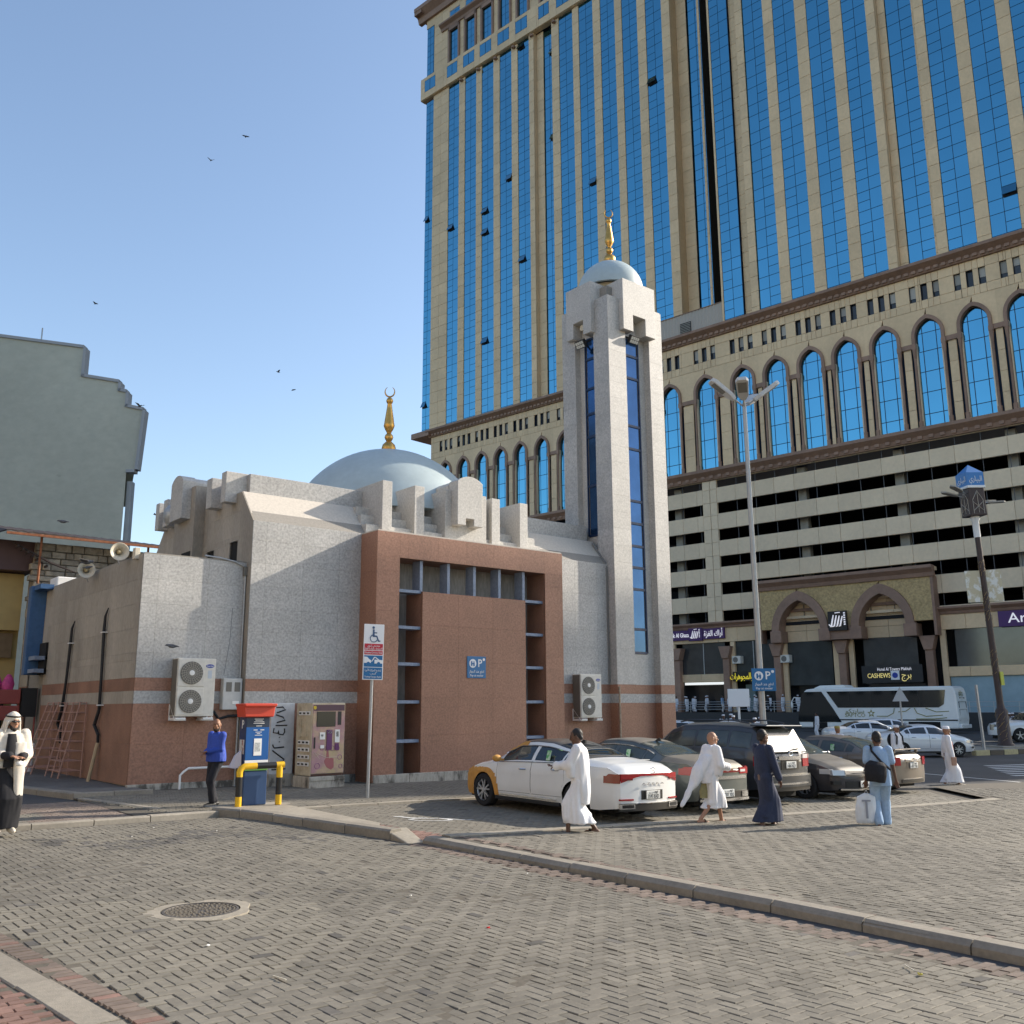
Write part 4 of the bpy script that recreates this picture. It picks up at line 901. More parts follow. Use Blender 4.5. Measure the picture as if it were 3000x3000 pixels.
for i, (a, c) in enumerate(S_[:6]):
    u = c+.75
    b = MB(); b.lathe([(.001, -.3), (.3, -.25), (.34, 0), (.2, .15)], (u, YL-.3, 105.0), 12, axis='z'); obj('facade_lamp', b, M_HT, hotel, sm=True)
# ---- tower, right bay
hb('tower_core', [(2.4, 1.8, 44, 46, 16, 121)], M_MULL)
T_ = [(2.5, 4.95), (7.0, 9.58), (10.84, 13.5), (14.87, 17.5), (18.86, 21.5), (23.3, 26.0), (27.35, 30.0), (31.3, 33.93), (35.2, 37.9), (39.2, 41.9), (43.2, 45.8)]
rec = {0: 0.0, 5: .7}
b_ = 2.3
for i, (a, c) in enumerate(T_):
    strip(a, c, 45.3, ZT1, .12+rec.get(i, 0), i % 2 == 1)
    if i == 1: pier(b_, b_+1.1, 45.3, ZT1, .5); pier(b_+1.1, a, 45.3, ZT1, -.1)
    elif i == 5: pier(b_, 22.47, 45.3, ZT1, -.15); pier(22.47, a, 45.3, ZT1, .6); hb('pier_side', [(22.2, 0, 45.3, 22.46, .8, ZT1)], M_HB)
    elif i == 6: pier(b_, b_+.35, 45.3, ZT1, .5); pier(b_+.35, a, 45.3, ZT1, -.05); hb('pier_side', [(b_+.36, 0, 45.3, b_+.6, .8, ZT1)], M_HB)
    elif i == 0: pass
    else: pier(b_, a, 45.3, ZT1, 0)
    b_ = c
hb('bay_side', [(2.2, .1, 45.3, 2.45, 10, 121)], M_HB)
# corrugated enclosure at the foot of the slot
b = MB(); n = 62
P = []
for k in range(n+1):
    u = -12.0+14.2*k/n; P.append((u, (.25 if k % 2 else .33)))
b.prism(P+[(2.2, .5), (-12.0, .5)], 'z', 45.2, 48.25); obj('corrugated_enclosure', b, mat('corrugated_beige', (.40, .35, .30), .6, var=.05), hotel)
hb('enclosure_cap', [(-12, .2, 48.25, 2.3, 6.5, 48.33)], M_HT)
b = MB(); b.box(-3.6, .18, 45.6, -2.1, .24, 47.1); o = obj('vent_frame', b, M_PARKI, hotel)
for k in range(7): hb('louvre', [(-3.55, .12, 45.68+.2*k, -2.15, .178, 45.76+.2*k)], M_PCOL, parent=o)
# ---- podium: arches and small windows
def podium(y, u0, u1, arches, half, pier_w):
    hb('podium_core', [(u0+.05, y+.45, 27.3, u1, y+8, 45.2)], M_MULL)
    cornice(u0-.4, u1, 44.15, 45.28, y, 1.0, brackets=.72); cornice(u0-.1, u1, 27.22, 28.42, y, .9, brackets=1.05)
    hs = []; ph = []
    for c in arches:
        for d in (-1.13, 0, 1.13): hs.append((c+d-.31, c+d+.31, 41.5, 43.2))
    wall(PC, u0, u1, 40.6, 44.15, y, 3.95, 3.6, M_HB, holes=hs, zoff=40.6, uoff=.6)
    for h in hs:
        hb('small_window', [(h[0], y+.35, h[2], h[1], y+.42, h[3])], M_WIND)
        if random.random() < .6: hb('blind', [(h[0]+.03, y+.3, h[2]+random.uniform(.5, 1.0), h[1]-.03, y+.34, h[3])], M_WINB)
        b = MB(); b.box(h[0]-.001, y+.11, h[2]-.06, h[1]+.001, y+.34, h[2]); obj('sill', b, M_HBP, hotel)
    zs, za = 37.25, 39.45      # spring and apex of the glass
    def pt(c, r, zsp, zap, n=9):
        """pointed arch outline from right spring over the apex to the left spring"""
        R = ((zap-zsp)**2+r*r)/(2*r); t = math.asin(min(1, (zap-zsp)/R)); a = [(c+r, 37.0)]+[(c+r-R+R*math.cos(t*k/n), zsp+R*math.sin(t*k/n)) for k in range(n+1)]
        return a+[(2*c-x, z) for x, z in reversed(a[:-1])]
    xs = []
    for c in arches:
        out = pt(c, half, zs+.6, za); poly = [(c-half, 28.42), (c+half, 28.42)]+out
        b = MB(); b.prism(poly, 'y', y+.33, y+.4); win = obj('arched_window', b, M_MULL, hotel)
        for f_ in (-.62, .62):
            pass
        cols = [c-half, c-half*.55, c+half*.55, c+half]; rows = [28.42, 29.9, 32.1, 34.2, 36.3, 38.2, za+.1]
        for i in range(3):
            for j in range(6):
                a0, a1, z0, z1 = cols[i]+.04, cols[i+1]-.04, rows[j]+.035, rows[j+1]-.035
                if j < 4: pane(a0, a1, z0, z1, y+.31)
                else:
                    # clip the pane to the arch
                    def top(u):
                        for (xa, z_a), (xb, z_b) in zip(out[:-1], out[1:]):
                            if min(xa, xb)-1e-6 <= u <= max(xa, xb)+1e-6: return z_a+(z_b-z_a)*((u-xa)/(xb-xa) if xb != xa else 0)
                        return zs
                    us = [a0+(a1-a0)*k/6 for k in range(7)]; tp = [(u, min(z1, top(u)-.03)) for u in us]; tp = [q for q in tp if q[1] > z0+.05]
                    if len(tp) >= 2:
                        b = MB(); b.prism([(tp[0][0], z0), (tp[-1][0], z0)]+tp[::-1], 'y', y+.285, y+.33); obj('arch_pane', b, M_PANE, win)
        # brown archivolt
        o1, i1 = pt(c, half+.36, zs+.6, za+.46), pt(c, half+.04, zs+.6, za+.04); b = MB(); m_ = len(o1)
        b.add([(x, y-.22, z) for x, z in o1]+[(x, y-.22, z) for x, z in i1]+[(x, y+.33, z) for x, z in o1]+[(x, y+.33, z) for x, z in i1],
              [(k, k+1, m_+k+1, m_+k) for k in range(m_-1)]+[(2*m_+k, 2*m_+k+1, k+1, k) for k in range(m_-1)]+[(m_+k, m_+k+1, 3*m_+k+1, 3*m_+k) for k in range(m_-1)]+[(0, m_, 3*m_, 2*m_), (m_-1, 3*m_-1, 4*m_-1, 2*m_-1)])
        obj('archivolt', b, M_HT, hotel)
        for s_ in (-1, 1):
            x = c+s_*(half+.21)
            b = MB(); b.tube([(x, y-.05, 28.45), (x, y-.05, 29.2)], .21, 8); b.tube([(x, y-.05, 29.2), (x, y-.05, 35.6)], .13, 8); b.tube([(x, y-.05, 35.6), (x, y-.05, 36.6)], [.14, .22], 8); b.box(x-.22, y-.25, 36.6, x+.22, y+.3, 37.1); obj('colonnette', b, M_HT, hotel)
            b = MB(); b.box(c+s_*half-.04*s_-.02, y+.02, 28.43, c+s_*half+.12*s_, y+.33, 37.2); obj('jamb', b, M_HBP, hotel)
        xs.append((c-half-.55, c+half+.55))
    e = u0
    for (a, c) in xs+[(u1, u1)]:
        if a-e > .05:
            wall(PC, e, a, 28.42, 36.7, y, 4, 2.05, M_HB); hb('impost', [(e-.3, y-.12, 36.72, a+.3, y+.2, 37.2)], M_HT)
        e = c
    # wall round the arch heads
    e = u0; mids = [(arches[k]+arches[k+1])/2 for k in range(len(arches)-1)]; bnds = [u0]+mids+[u1]
    for k, c in enumerate(arches):
        a0, a1 = bnds[k], bnds[k+1]; o1 = pt(c, half+.33, zs+.6, za+.43)
        for side in (0, 1):
            pts = [q for q in o1 if (q[0] >= c-1e-6) == (side == 0)]
            P = ([(a1, 37.2), (a1, 40.58), (c, 40.58)]+pts[::-1]) if side == 0 else ([(c, 40.58), (a0, 40.58), (a0, 37.2)]+pts[::-1])
            b = MB(); b.prism(P, 'y', y, y+.3); obj('spandrel', b, M_HB, hotel)
podium(0, -12.0, 46, [-5.25, -.4, 4.4, 8.42, 12.45, 16.35, 20.4, 24.65, 28.95, 33.1, 37.2, 41.2], 1.2, 1.4)
podium(YL, -53.8, -12.5, [-50.4, -46.45, -42.55, -38.65, -34.7, -30.6, -26.4, -22.4, -18.4, -14.6], 1.05, 1.4)
hb('podium_side', [(-12.0, .02, 27.3, -11.9, 6.4, 45.2), (-55.1, YL+1.2, 10, -53.7, YL+12, 44.15)], M_HB, kind='stuff')
hb('cornice_end', [(-57.6, YL-.9, 44.4, -53.5, YL+9, 45.28)], M_HT)
# ---- parking levels
lev = [(26.30, 27.14), (23.30, 24.54), (20.23, 21.50), (17.26, 18.46), (14.19, 15.50), (11.25, 12.40)]
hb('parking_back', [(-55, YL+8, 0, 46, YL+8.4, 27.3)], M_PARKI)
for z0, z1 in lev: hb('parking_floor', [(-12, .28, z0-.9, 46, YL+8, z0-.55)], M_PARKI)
zz = [27.22]+[v for p in lev for v in (p[1], p[0])]+[10.95]
for k in range(0, len(zz), 2):
    a, c = zz[k+1], zz[k]
    if k == 0: a, c = lev[0][1], 27.22
    wall(PA, -12, -1.5, a, c, 0, 1.95, 5, M_HBP, thick=.3, gap=.022); wall(PA, .33, 46, a, c, 0, 2.33, 5, M_HBP, thick=.3, gap=.022)
for k in range(8): pass
wall(PA, -1.5, -.55, 10.95, 27.2, -.02, 3, 1.52, M_HBP, thick=.3, gap=.022); wall(PA, -.52, .33, 10.95, 27.2, -.02, 3, 1.52, M_HBP, thick=.3, gap=.022)
for u in (-5.6, 9.9, 20.2, 30.6, 40.8):
    hb('parking_column', [(u-.45, 1.3, 10.5, u+.45, 2.0, 27.2)], M_PCOL)
n = int((46+12)/2.33)
b = MB()
for z0, z1 in lev:
    for k in range(n):
        u = -11.3+2.33*k
        if -1.6 < u < .4: continue
        b.box(u-.03, .3, z0, u+.03, .36, z1)
obj('parking_post', b, mat('post_dark', (.08, .08, .085), .6), hotel)['kind'] = 'stuff'
# left bay parking and base, mostly hidden
for z0, z1 in lev: hb('parapet_band', [(-53.8, YL, z0-1.85, -12, YL+.3, z0)], M_HBP)
hb('side_return', [(-12.05, .3, 0, -11.9, 6.3, 27.2)], M_HB)
# ---- base: cornice, fascia, shops, terrace
cornice(-12, 5.4, 10.55, 11.2, 0, .55); cornice(23.1, 46, 10.4, 11.1, 0, .55)
wall(PC, -12, 5.4, 9.0, 10.55, 0, 2.33, 3, M_HB); wall(PC, 23.1, 46, 9.0, 10.4, 0, 2.33, 3, M_HB)
wall(PC, -12, 5.4, 4.75, 5.6, 0, 2.33, 3, M_HB); wall(PC, 23.1, 46, 4.7, 5.6, 0, 2.33, 3, M_HB)
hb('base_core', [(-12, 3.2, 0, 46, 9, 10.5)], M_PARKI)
for u0, u1 in ((-5.1, .28), (1.2, 6.2), (24.3, 33.5), (34, 44), (-11.5, -5.9)):
    w_ = hb('shop_window', [(u0, .25, 5.6, u1, .31, 9.0)], M_GSHOP)
    for k in range(1, max(2, int((u1-u0)/2.6))): hb('glazing_bar', [(u0+(u1-u0)*k/max(2, int((u1-u0)/2.6))-.04, .2, 5.6, u0+(u1-u0)*k/max(2, int((u1-u0)/2.6))+.04, .249, 9.0)], M_GALV, parent=w_)
hb('roller_shutter', [(23.6, .2, 1.5, 46, .28, 4.7)], mat('shutter_blue', (.26, .36, .40), .6, var=.06, vscale=2, var2=.12, v2scale=.4))
hb('shop_light', [(-4.9, .1, 4.45, .2, .24, 4.72)], mat('light_strip', (.8, .8, .75), .4, emit=.5))
hb('shop_opening', [(-11.8, 1.4, 1.6, .3, 1.5, 4.74), (1.1, 1.4, 1.6, 6.2, 1.5, 4.74)], M_GDARK, kind='stuff')
hb('shopfront_wall', [(2.2, .9, 1.6, 3.3, 1.39, 4.4)], mat('shop_green', (.16, .22, .22), .7))
for u in (-5.5, .72, 6.72, 13.7, 22.1):
    hb('base_column', [(u-.38, -.5, 0, u+.38, .22, 7.2)], M_HT, bev=.06); b = MB(); b.prism([(u-.38, 7.2), (u+.38, 7.2), (u+.75, 8.5), (u-.75, 8.5)], 'y', -.7, .25); obj('column_head', b, M_HT, hotel, bev=.03)
for u in (-6.2, 1.35, 7.4, 12.9, 14.5, 23.3): hb('beige_pilaster', [(u-.25, -.06, 0, u+.25, .24, 8.98)], M_HB)
# entrance block with two arches
EY = -1.1
def parch(c, r, zs_, zp, n=10):
    R = ((zp-zs_)**2+r*r)/(2*r); t = math.asin(min(1, (zp-zs_)/R)); a = [(c+r-R+R*math.cos(t*k/n), zs_+R*math.sin(t*k/n)) for k in range(n+1)]
    return a+[(2*c-x, z) for x, z in reversed(a[:-1])]
AC_ = (9.78, 18.22)
for k, c in enumerate(AC_):
    e0, e1 = ((5.5, 14.0), (14.0, 23.0))[k]; o1 = parch(c, 3.0, 9.9, 13.65)
    for side in (0, 1):
        pts = [q for q in o1 if (q[0] >= c-1e-6) == (side == 0)]
        P = ([(e1, 9.9), (e1, 13.95), (c, 13.95)]+pts[::-1]) if side == 0 else ([(c, 13.95), (e0, 13.95), (e0, 9.9)]+pts[::-1])
        b = MB(); b.prism(P, 'y', EY, 0); obj('entrance_stone', b, M_HSTONE, hotel)
    i1 = parch(c, 2.25, 9.7, 12.72); o2 = parch(c, 3.05, 9.7, 13.7); m_ = len(o2); b = MB()
    b.add([(x, EY-.2, z) for x, z in o2]+[(x, EY-.2, z) for x, z in i1]+[(x, EY+.5, z) for x, z in o2]+[(x, 0.2, z) for x, z in i1],
          [(q, q+1, m_+q+1, m_+q) for q in range(m_-1)]+[(2*m_+q, 2*m_+q+1, q+1, q) for q in range(m_-1)]+[(m_+q, m_+q+1, 3*m_+q+1, 3*m_+q) for q in range(m_-1)])
    obj('entrance_arch', b, M_HT, hotel)
    wall(PC, c-2.4, c+2.4, 8.6, 13.0, .35, 2.4, 1.1, M_HB); hb('tie_beam', [(c-2.2, .1, 11.7, c+2.2, .34, 12.0)], M_HT)
    hb('shop_window', [(c-2.6, .3, 4.2, c+2.6, .36, 8.6)], M_GSHOP)
    for s_ in (-1, 1): hb('arch_foot', [(c+s_*2.62-.6, EY-.25, 8.5, c+s_*2.62+.6, .2, 9.7)], M_HT, bev=.04)
hb('arch_foot_bridge', [(12.9, EY-.1, 8.55, 15.1, .2, 9.9)], M_HT)
hb('entrance_side', [(5.4, EY+.02, 8.5, 5.5, 0, 14), (23.0, EY-.05, 8.5, 23.25, .1, 14)], M_HT, kind='stuff')
cornice(5.2, 23.4, 13.95, 15.0, EY, .7)
hb('entrance_roof', [(5.3, EY, 14.6, 23.3, .1, 14.95)], M_HB)
for c in AC_: hb('entrance_dark', [(c-2.7, 1.3, 1.5, c+2.7, 1.4, 4.2)], M_GDARK)
# black banner and shop signs
hb('shop_banner', [(15.75, -.9, 4.25, 21.5, -.8, 5.88)], M_BLACK); M_GOLDL = mat('letter_gold', (.75, .62, .22), .4, emit=.3)
text('Hotel Al Towers Makkah', .42, M_GLOW, hotel, (18.9, -.93, 5.5), name='banner_lettering', width=3.2)
text('CASHEWS', .62, M_GOLDL, hotel, (17.4, -.93, 4.9), name='banner_lettering', width=2.2, ext=.02)
text(arabic('برج'), .8, M_GOLDL, hotel, (20.0, -.93, 4.9), name='banner_lettering', width=.9, ext=.02)
hb('banner_logo', [(18.55, -.95, 4.5, 19.35, -.91, 5.35)], M_SIGNW); b = MB(); b.lathe([(.001, 0), (.26, 0), (.26, .03)], (18.95, -.98, 4.92), 20, axis='y'); obj('logo_disc', b, M_LOGOB, hotel)
hb('jewel_sign', [(1.4, -.35, 4.75, 6.0, -.2, 5.75)], mat('sign_darkbrown', (.02, .016, .012), .6)); text(arabic('الذهب والمجوهرات'), .95, mat('letter_yellow', (.75, .62, .05), .4, emit=.3), hotel, (3.3, -.37, 5.22), name='jewel_lettering', width=4.4, ext=.03)
hb('hotel_sign', [(-3.95, -.28, 9.28, -2.2, -.02, 10.7), (-2.15, -.24, 9.4, .55, -.02, 10.55), (-6.5, -.24, 9.4, -4.0, -.02, 10.5)], M_PURPLE, kind='stuff')
text(arabic('أراك الغزة'), .9, M_GLOW, hotel, (-.8, -.27, 9.98), name='sign_lettering', width=2.3, ext=.03)
text('Araek Al Ghaza', .7, M_GLOW, hotel, (-5.4, -.27, 9.95), name='sign_lettering', width=3.0, ext=.03)
hb('hotel_sign', [(28.3, -.28, 8.95, 36, -.02, 10.35)], M_PURPLE); text('Araek Ajyad', 1.25, M_GLOW, hotel, (32.6, -.31, 9.65), name='sign_lettering', width=7.0, ext=.03)
def emblem(u, z, s, y, parent=hotel):
    b = MB()
    for k, x in enumerate((-.30, -.12, .06, .24)): b.tube([(u+(x+.10)*s, y, z+(.34-.03*k)*s), (u+(x+.02)*s, y, z), (u+(x-.06)*s, y, z-.30*s), (u+(x-.14)*s, y, z-.34*s)], [.03*s, .045*s, .045*s, .02*s], 6)
    b.tube([(u-.5*s, y, z-.2*s), (u-.36*s, y, z-.33*s), (u-.2*s, y, z-.3*s)], .035*s, 6); b.tube([(u-.1*s, y, z+.45*s), (u+.2*s, y, z+.47*s)], .03*s, 6)
    for k in range(6): b.box(u+.40*s, y-.01, z+(.38-.13*k)*s, u+.50*s, y+.02, z+(.46-.13*k)*s)
    o = obj('emblem', b, M_GLOW, parent); o['kind'] = 'stuff'
emblem(-3.1, 9.98, 1.25, -.31)
hb('emblem_board', [(13.0, EY-.45, 9.4, 14.9, EY-.2, 11.3)], mat('board_black', (.02, .016, .014), .5)); emblem(13.95, 10.35, 1.7, EY-.5)
# street terrace in front of the shops
hb('terrace', [(-12, -3.2, -.6, 46, .3, 1.5)], mat('terrace_dark', (.05, .05, .05), .8, var=.1))
PP.build('glass_pane', 'glass_panes', hotel, 300); PC.build('cladding_panel', 'cladding', hotel, 300); PA.build('parapet_panel', 'parapet_cladding', hotel, 300)
for a, c, p, q, y in OPEN.get('l', []):
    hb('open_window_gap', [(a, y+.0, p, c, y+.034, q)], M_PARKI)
    b = MB(); h = q-p; b.add([(a, y-.02, q), (c, y-.02, q), (c, y-.42*h, q-h*.9), (a, y-.42*h, q-h*.9), (a, y+.02, q), (c, y+.02, q), (c, y-.42*h+.04, q-h*.9), (a, y-.42*h+.04, q-h*.9)], [(0, 1, 2, 3), (4, 7, 6, 5), (0, 3, 7, 4), (1, 5, 6, 2), (3, 2, 6, 7), (0, 4, 5, 1)])
    obj('open_window', b, M_PANE, hotel)
# railing along the terrace edge
rl = thing('terrace_railing', 'metal railing along the shop terrace in front of the hotel', 'railing', tuple(HM @ Vector((0, -3.1, 1.5))), HROT)
for z in (.32, .58, .84, 1.08):
    b = MB(); b.tube([(-12, 0, z), (23, 0, z)], .028, 6); obj('bar', b, M_GALV, rl)
for k in range(19):
    b = MB(); b.tube([(-12+35*k/18, 0, 0), (-12+35*k/18, 0, 1.1)], .03, 6); obj('post', b, M_GALV, rl)
rl2 = thing('ramp_railing', 'grey railing before the blue roller shutter at the right', 'railing', tuple(HM @ Vector((24, -3.1, 1.2))), HROT)
for z in (.3, .8, 1.2):
    b = MB(); b.tube([(0, 0, z), (24, 0, z)], .03, 6); obj('bar', b, M_GALV, rl2)
for k in range(13):
    b = MB(); b.tube([(2*k, 0, 0), (2*k, 0, 1.2)], .03, 6); obj('post', b, M_GALV, rl2)
# small air conditioner and white box at the shop
for u, z, lb in ((2.0, 6.6, 'small white air conditioner on the hotel base beside the lamp post'), (7.6, 6.5, 'small dark-fronted air conditioner under the left entrance arch')):
    t = thing('small_air_conditioner', lb, 'air conditioner', tuple(HM @ Vector((u, -.1, z))), HROT); b = MB(); b.box(-.5, -.4, 0, .5, .3, .8); obj('casing', b, M_ACW, t, bev=.03)
    b = MB(); b.lathe([(.001, -.41), (.3, -.41), (.3, -.40)], (-.1, 0, .4), 16, axis='y'); obj('fan_grille', b, M_ACD, t)
# ================================================================ NEIGHBOURING BUILDINGS
M_GREEN = mat('render_greygreen', (.45, .46, .385), .85, var=.06, vscale=1.5, var2=.07, v2scale=.12, mix2=((.20, .21, .18), .35, .66, .80), stretch=(1, 1, 1.6))
M_GREENS = mat('render_side', (.30, .33, .35), .8, var=.1, vscale=1)
M_TRIM = mat('trim_greyblue', (.34, .36, .38), .8)
far = thing('stepped_building', 'tall windowless grey-green building with a stepped roofline at the left edge', 'building', (12, 75, 0), math.atan2(71-75.0, 17.69-12.43))
# outline in its own frame: u along the wall, z up
prof = [(-22, -1), (-22, 34.0), (-1, 29.2), (6.6, 28.2), (6.6, 26.0), (9.35, 25.55), (9.35, 24.9), (9.95, 24.8), (9.95, 23.7), (11.25, 23.45), (11.0, 19.0), (10.4, 19.0), (10.4, -1)]
b = MB(); n = len(prof); ba = -far.rotation_euler[2]; bk = (14*(math.cos(ba)*.27-math.sin(ba)*.963), 14*(math.sin(ba)*.27+math.cos(ba)*.963))
b.add([(p[0], 0, p[1]) for p in prof]+[(p[0]+bk[0], bk[1], p[1]) for p in prof], [tuple(range(n)), tuple(range(2*n-1, n-1, -1))]+[(i, n+i, n+(i+1) % n, (i+1) % n) for i in range(n)]); obj('wall', b, M_GREEN, far)
for (x0, z0), (x1, z1) in zip(prof[2:-2], prof[3:-1]):
    b = MB(); L = math.hypot(x1-x0, z1-z0); dx, dz = (x1-x0)/L, (z1-z0)/L; nx, nz = -dz, dx
    q = [(x0, z0), (x1, z1), (x1+nx*.22, z1+nz*.22), (x0+nx*.22, z0+nz*.22)]
    b.prism(q, 'y', -.12, .6); obj('coping', b, M_TRIM, far)
b = MB(); b.box(10.41, .3, -1, 10.75, .9, 18.2); obj('side_strip', b, M_GREENS, far)
b = MB(); b.tube([(2.0, 3, 28.5), (2.0, 3, 31)], .05, 6); obj('mast', b, M_GALV, far)
# rubble wall with a rusty sheet roof behind the wing
M_RUB = mat('rubble_stone', (.34, .30, .235), .9, var=.3, vscale=6, var2=.25, v2scale=1.2, rand=.3, bump=.02, bscale=9)
M_RUST = mat('rusty_sheet', (.055, .04, .035), .7, var=.3, vscale=4); M_RUSTP = mat('rust_pole', (.26, .10, .045), .8, var=.3, vscale=10)
rub = thing('rubble_wall', 'old rubble stone wall under a rusty sheet roof behind the mosque wing', 'wall', (8.2, 38.0, 0))
PR = Pieces(); random.seed(11)
z = 3.0
while z < 8.15:
    h = random.uniform(.16, .34); u = 8.25+random.uniform(-.2, 0)
    while u < 13.5:
        w_ = random.uniform(.25, .7); PR.add((u+w_/2, 38.15+random.uniform(-.035, .03), z+h/2), (w_-.025, .3, h-.025), random.uniform(-.02, .02), M_RUB, .03); u += w_
    z += h
PR.build('stone', 'rubble_stones', rub, 300)
b = MB(); b.box(.05, .2, 0, 6.5, .8, 8.1); obj('mortar_core', b, mat('mortar', (.26, .23, .185), .95, var=.25, vscale=5), rub)
for k in range(7):
    b = MB(); b.tube([(1.1+.62*k, -.25, 6.72-.02*k), (1.1+.62*k, .2, 6.75)], .055, 6); obj('beam_end', b, M_RUST, rub)
sr = thing('sheet_roof', 'rusty corrugated sheet roof on thin posts above the rubble wall', 'roof', (8.2, 38.0, 8.2))
b = MB(); n = 40; P = [(-1.2+7.0*k/n, .03*(k % 2)) for k in range(n+1)]
b.add([(x, -1.0+.0*x, .18+zz-.02*x) for x, zz in P]+[(x, 3.2, 1.0+zz-.02*x) for x, zz in P]+[(x, -1.0, .13+zz-.02*x) for x, zz in P]+[(x, 3.2, .95+zz-.02*x) for x, zz in P],
      [(k, k+1, n+2+k, n+1+k) for k in range(n)]+[(2*n+2+k, 3*n+3+k, 3*n+4+k, 2*n+3+k) for k in range(n)]+[(k, 2*n+2+k, 2*n+3+k, k+1) for k in range(n)]+[(0, n+1, 3*n+3, 2*n+2)])
obj('sheet', b, M_RUST, sr)
b = MB(); b.add([(-1.2, -1.0, .20), (-1.2, 3.2, 1.02), (-2.9, 3.3, .15), (-2.6, 1.2, -.25)], [(0, 1, 2, 3)]); b.add([(-1.2, -1.0, .16), (-1.2, 3.2, .98), (-2.9, 3.3, .11), (-2.6, 1.2, -.29)], [(3, 2, 1, 0)]); obj('hip_sheet', b, M_RUST, sr)
for x in (.05, 3.9): b = MB(); b.tube([(x, -.6, -1.6), (x, -.6, .2)], .045, 6); obj('post', b, M_RUSTP, sr)
b = MB(); b.box(-1.2, -1.02, .05, 5.8, -.95, .14); obj('fascia', b, M_RUSTP, sr)
# brown and yellow buildings at the far left
M_YEL = mat('render_yellow', (.50, .36, .145), .8, var=.06, vscale=2, var2=.08, v2scale=.5); M_MAR = mat('render_maroon', (.11, .065, .060), .7, var=.1, vscale=2)
yb = thing('yellow_building', 'yellow rendered building with a maroon upper band at the left edge', 'building', (7.6, 39, 0))
b = MB(); b.box(-9, 0.5, 0, .62, 8, 7.2); obj('wall', b, M_YEL, yb)
b = MB(); b.box(-9, -.6, 7.15, .75, 8, 8.25); obj('upper_band', b, M_MAR, yb)
b = MB(); b.box(-.62, .1, 5.0, .55, .5, 7.1); obj('bay', b, M_YEL, yb); b = MB(); b.box(-1.0, .3, 4.0, .4, .5, 4.9); obj('mid_band', b, mat('band_brown', (.21, .145, .08), .8, var=.15, vscale=3), yb)
b = MB(); b.box(-1.4, .0, .6, .25, .5, 3.0); obj('shop_front', b, M_DARK, yb)
b = MB(); b.box(-1.0, -.1, 5.55, -.4, .1, 5.62); obj('ledge', b, M_MAR, yb)
b = MB(); b.tube([(7.4, 37.9, 8.1), (8.6, 37.2, 7.35), (9.4, 37, 7.05)], [.03, .05, .03], 6)
for k in range(7): b.box(7.5+.17*k, 37.5, 7.9-.11*k, 7.55+.17*k, 37.9, 7.98-.11*k)
tag(obj('stair_stringer', b, M_RUST), 'dark notched steel rail leaning over the rubble wall', 'rail')['kind'] = 'thing'
b = MB(); b.box(7.85, 33.0, 6.0, 8.9, 33.9, 6.35); tag(obj('roof_tank', b, M_WHITE, bev=.04), 'white box on the wing roof near the blue window', 'box')
# across the square, behind the camera: sunlit fronts that show in the hotel glass
M_FAC = [mat('facade_sand', (.52, .44, .33), .8, var=.05), mat('facade_white', (.60, .57, .52), .8, var=.05), mat('facade_ochre', (.46, .36, .24), .8, var=.05)]
for k, (y0, y1, h, x, d) in enumerate(((-60, -34, 24, -34, 0), (-32, -10, 33, -38, 1), (-7, 18, 22, -30, 2), (20, 44, 29, -36, 0), (60, 92, 34, -30, 1), (94, 128, 44, -26, 0))):
    t = thing('apartment_block', ('sand coloured', 'tall white', 'ochre', 'broad sand coloured', 'white corner', 'tallest sand coloured')[k]+' apartment block across the square behind the viewer', 'building', (x, (y0+y1)/2, 0))
    b = MB(); b.box(-16, -(y1-y0)/2, -1, 0, (y1-y0)/2, h+random.uniform(0, 2)); obj('wall', b, M_FAC[d], t)
    b = MB()
    for i in range(int((y1-y0)/3.2)):
        for j in range(int(h/3.4)-1): b.box(.01, -(y1-y0)/2+1+3.2*i, 4.2+3.4*j, .06, -(y1-y0)/2+2.4+3.2*i, 6.0+3.4*j)
    obj('windows', b, M_WIND, t)['kind'] = 'stuff'
    b = MB(); b.box(-16.3, -(y1-y0)/2-.3, h-.5, .4, (y1-y0)/2+.3, h); obj('cornice', b, M_FAC[1], t)
# unseen tower out of frame to the right, footprint shaped along the sun so its shade lies over the street and the foot of the mosque
tw = thing('shade_tower', 'pale tower out of frame at the right whose shade covers the street', 'building', (90, 0, 0))
b = MB(); b.prism([(0, 0), (130, 3.0), (140, -34), (120, -29.9)], 'z', -1, 54.4); obj('wall', b, M_FAC[1], tw)
b = MB()
for i in range(36):
    for j in range(15): b.box(2+3.3*i, .08+.077*i, 3+3.4*j, 4+3.3*i, .16+.077*i, 5.2+3.4*j)
obj('windows', b, M_WIND, tw)['kind'] = 'stuff'

# ================================================================ STREET FURNITURE
M_POLE = mat('pole_grey', (.38, .39, .39), .45, .4, var=.08, vscale=6)
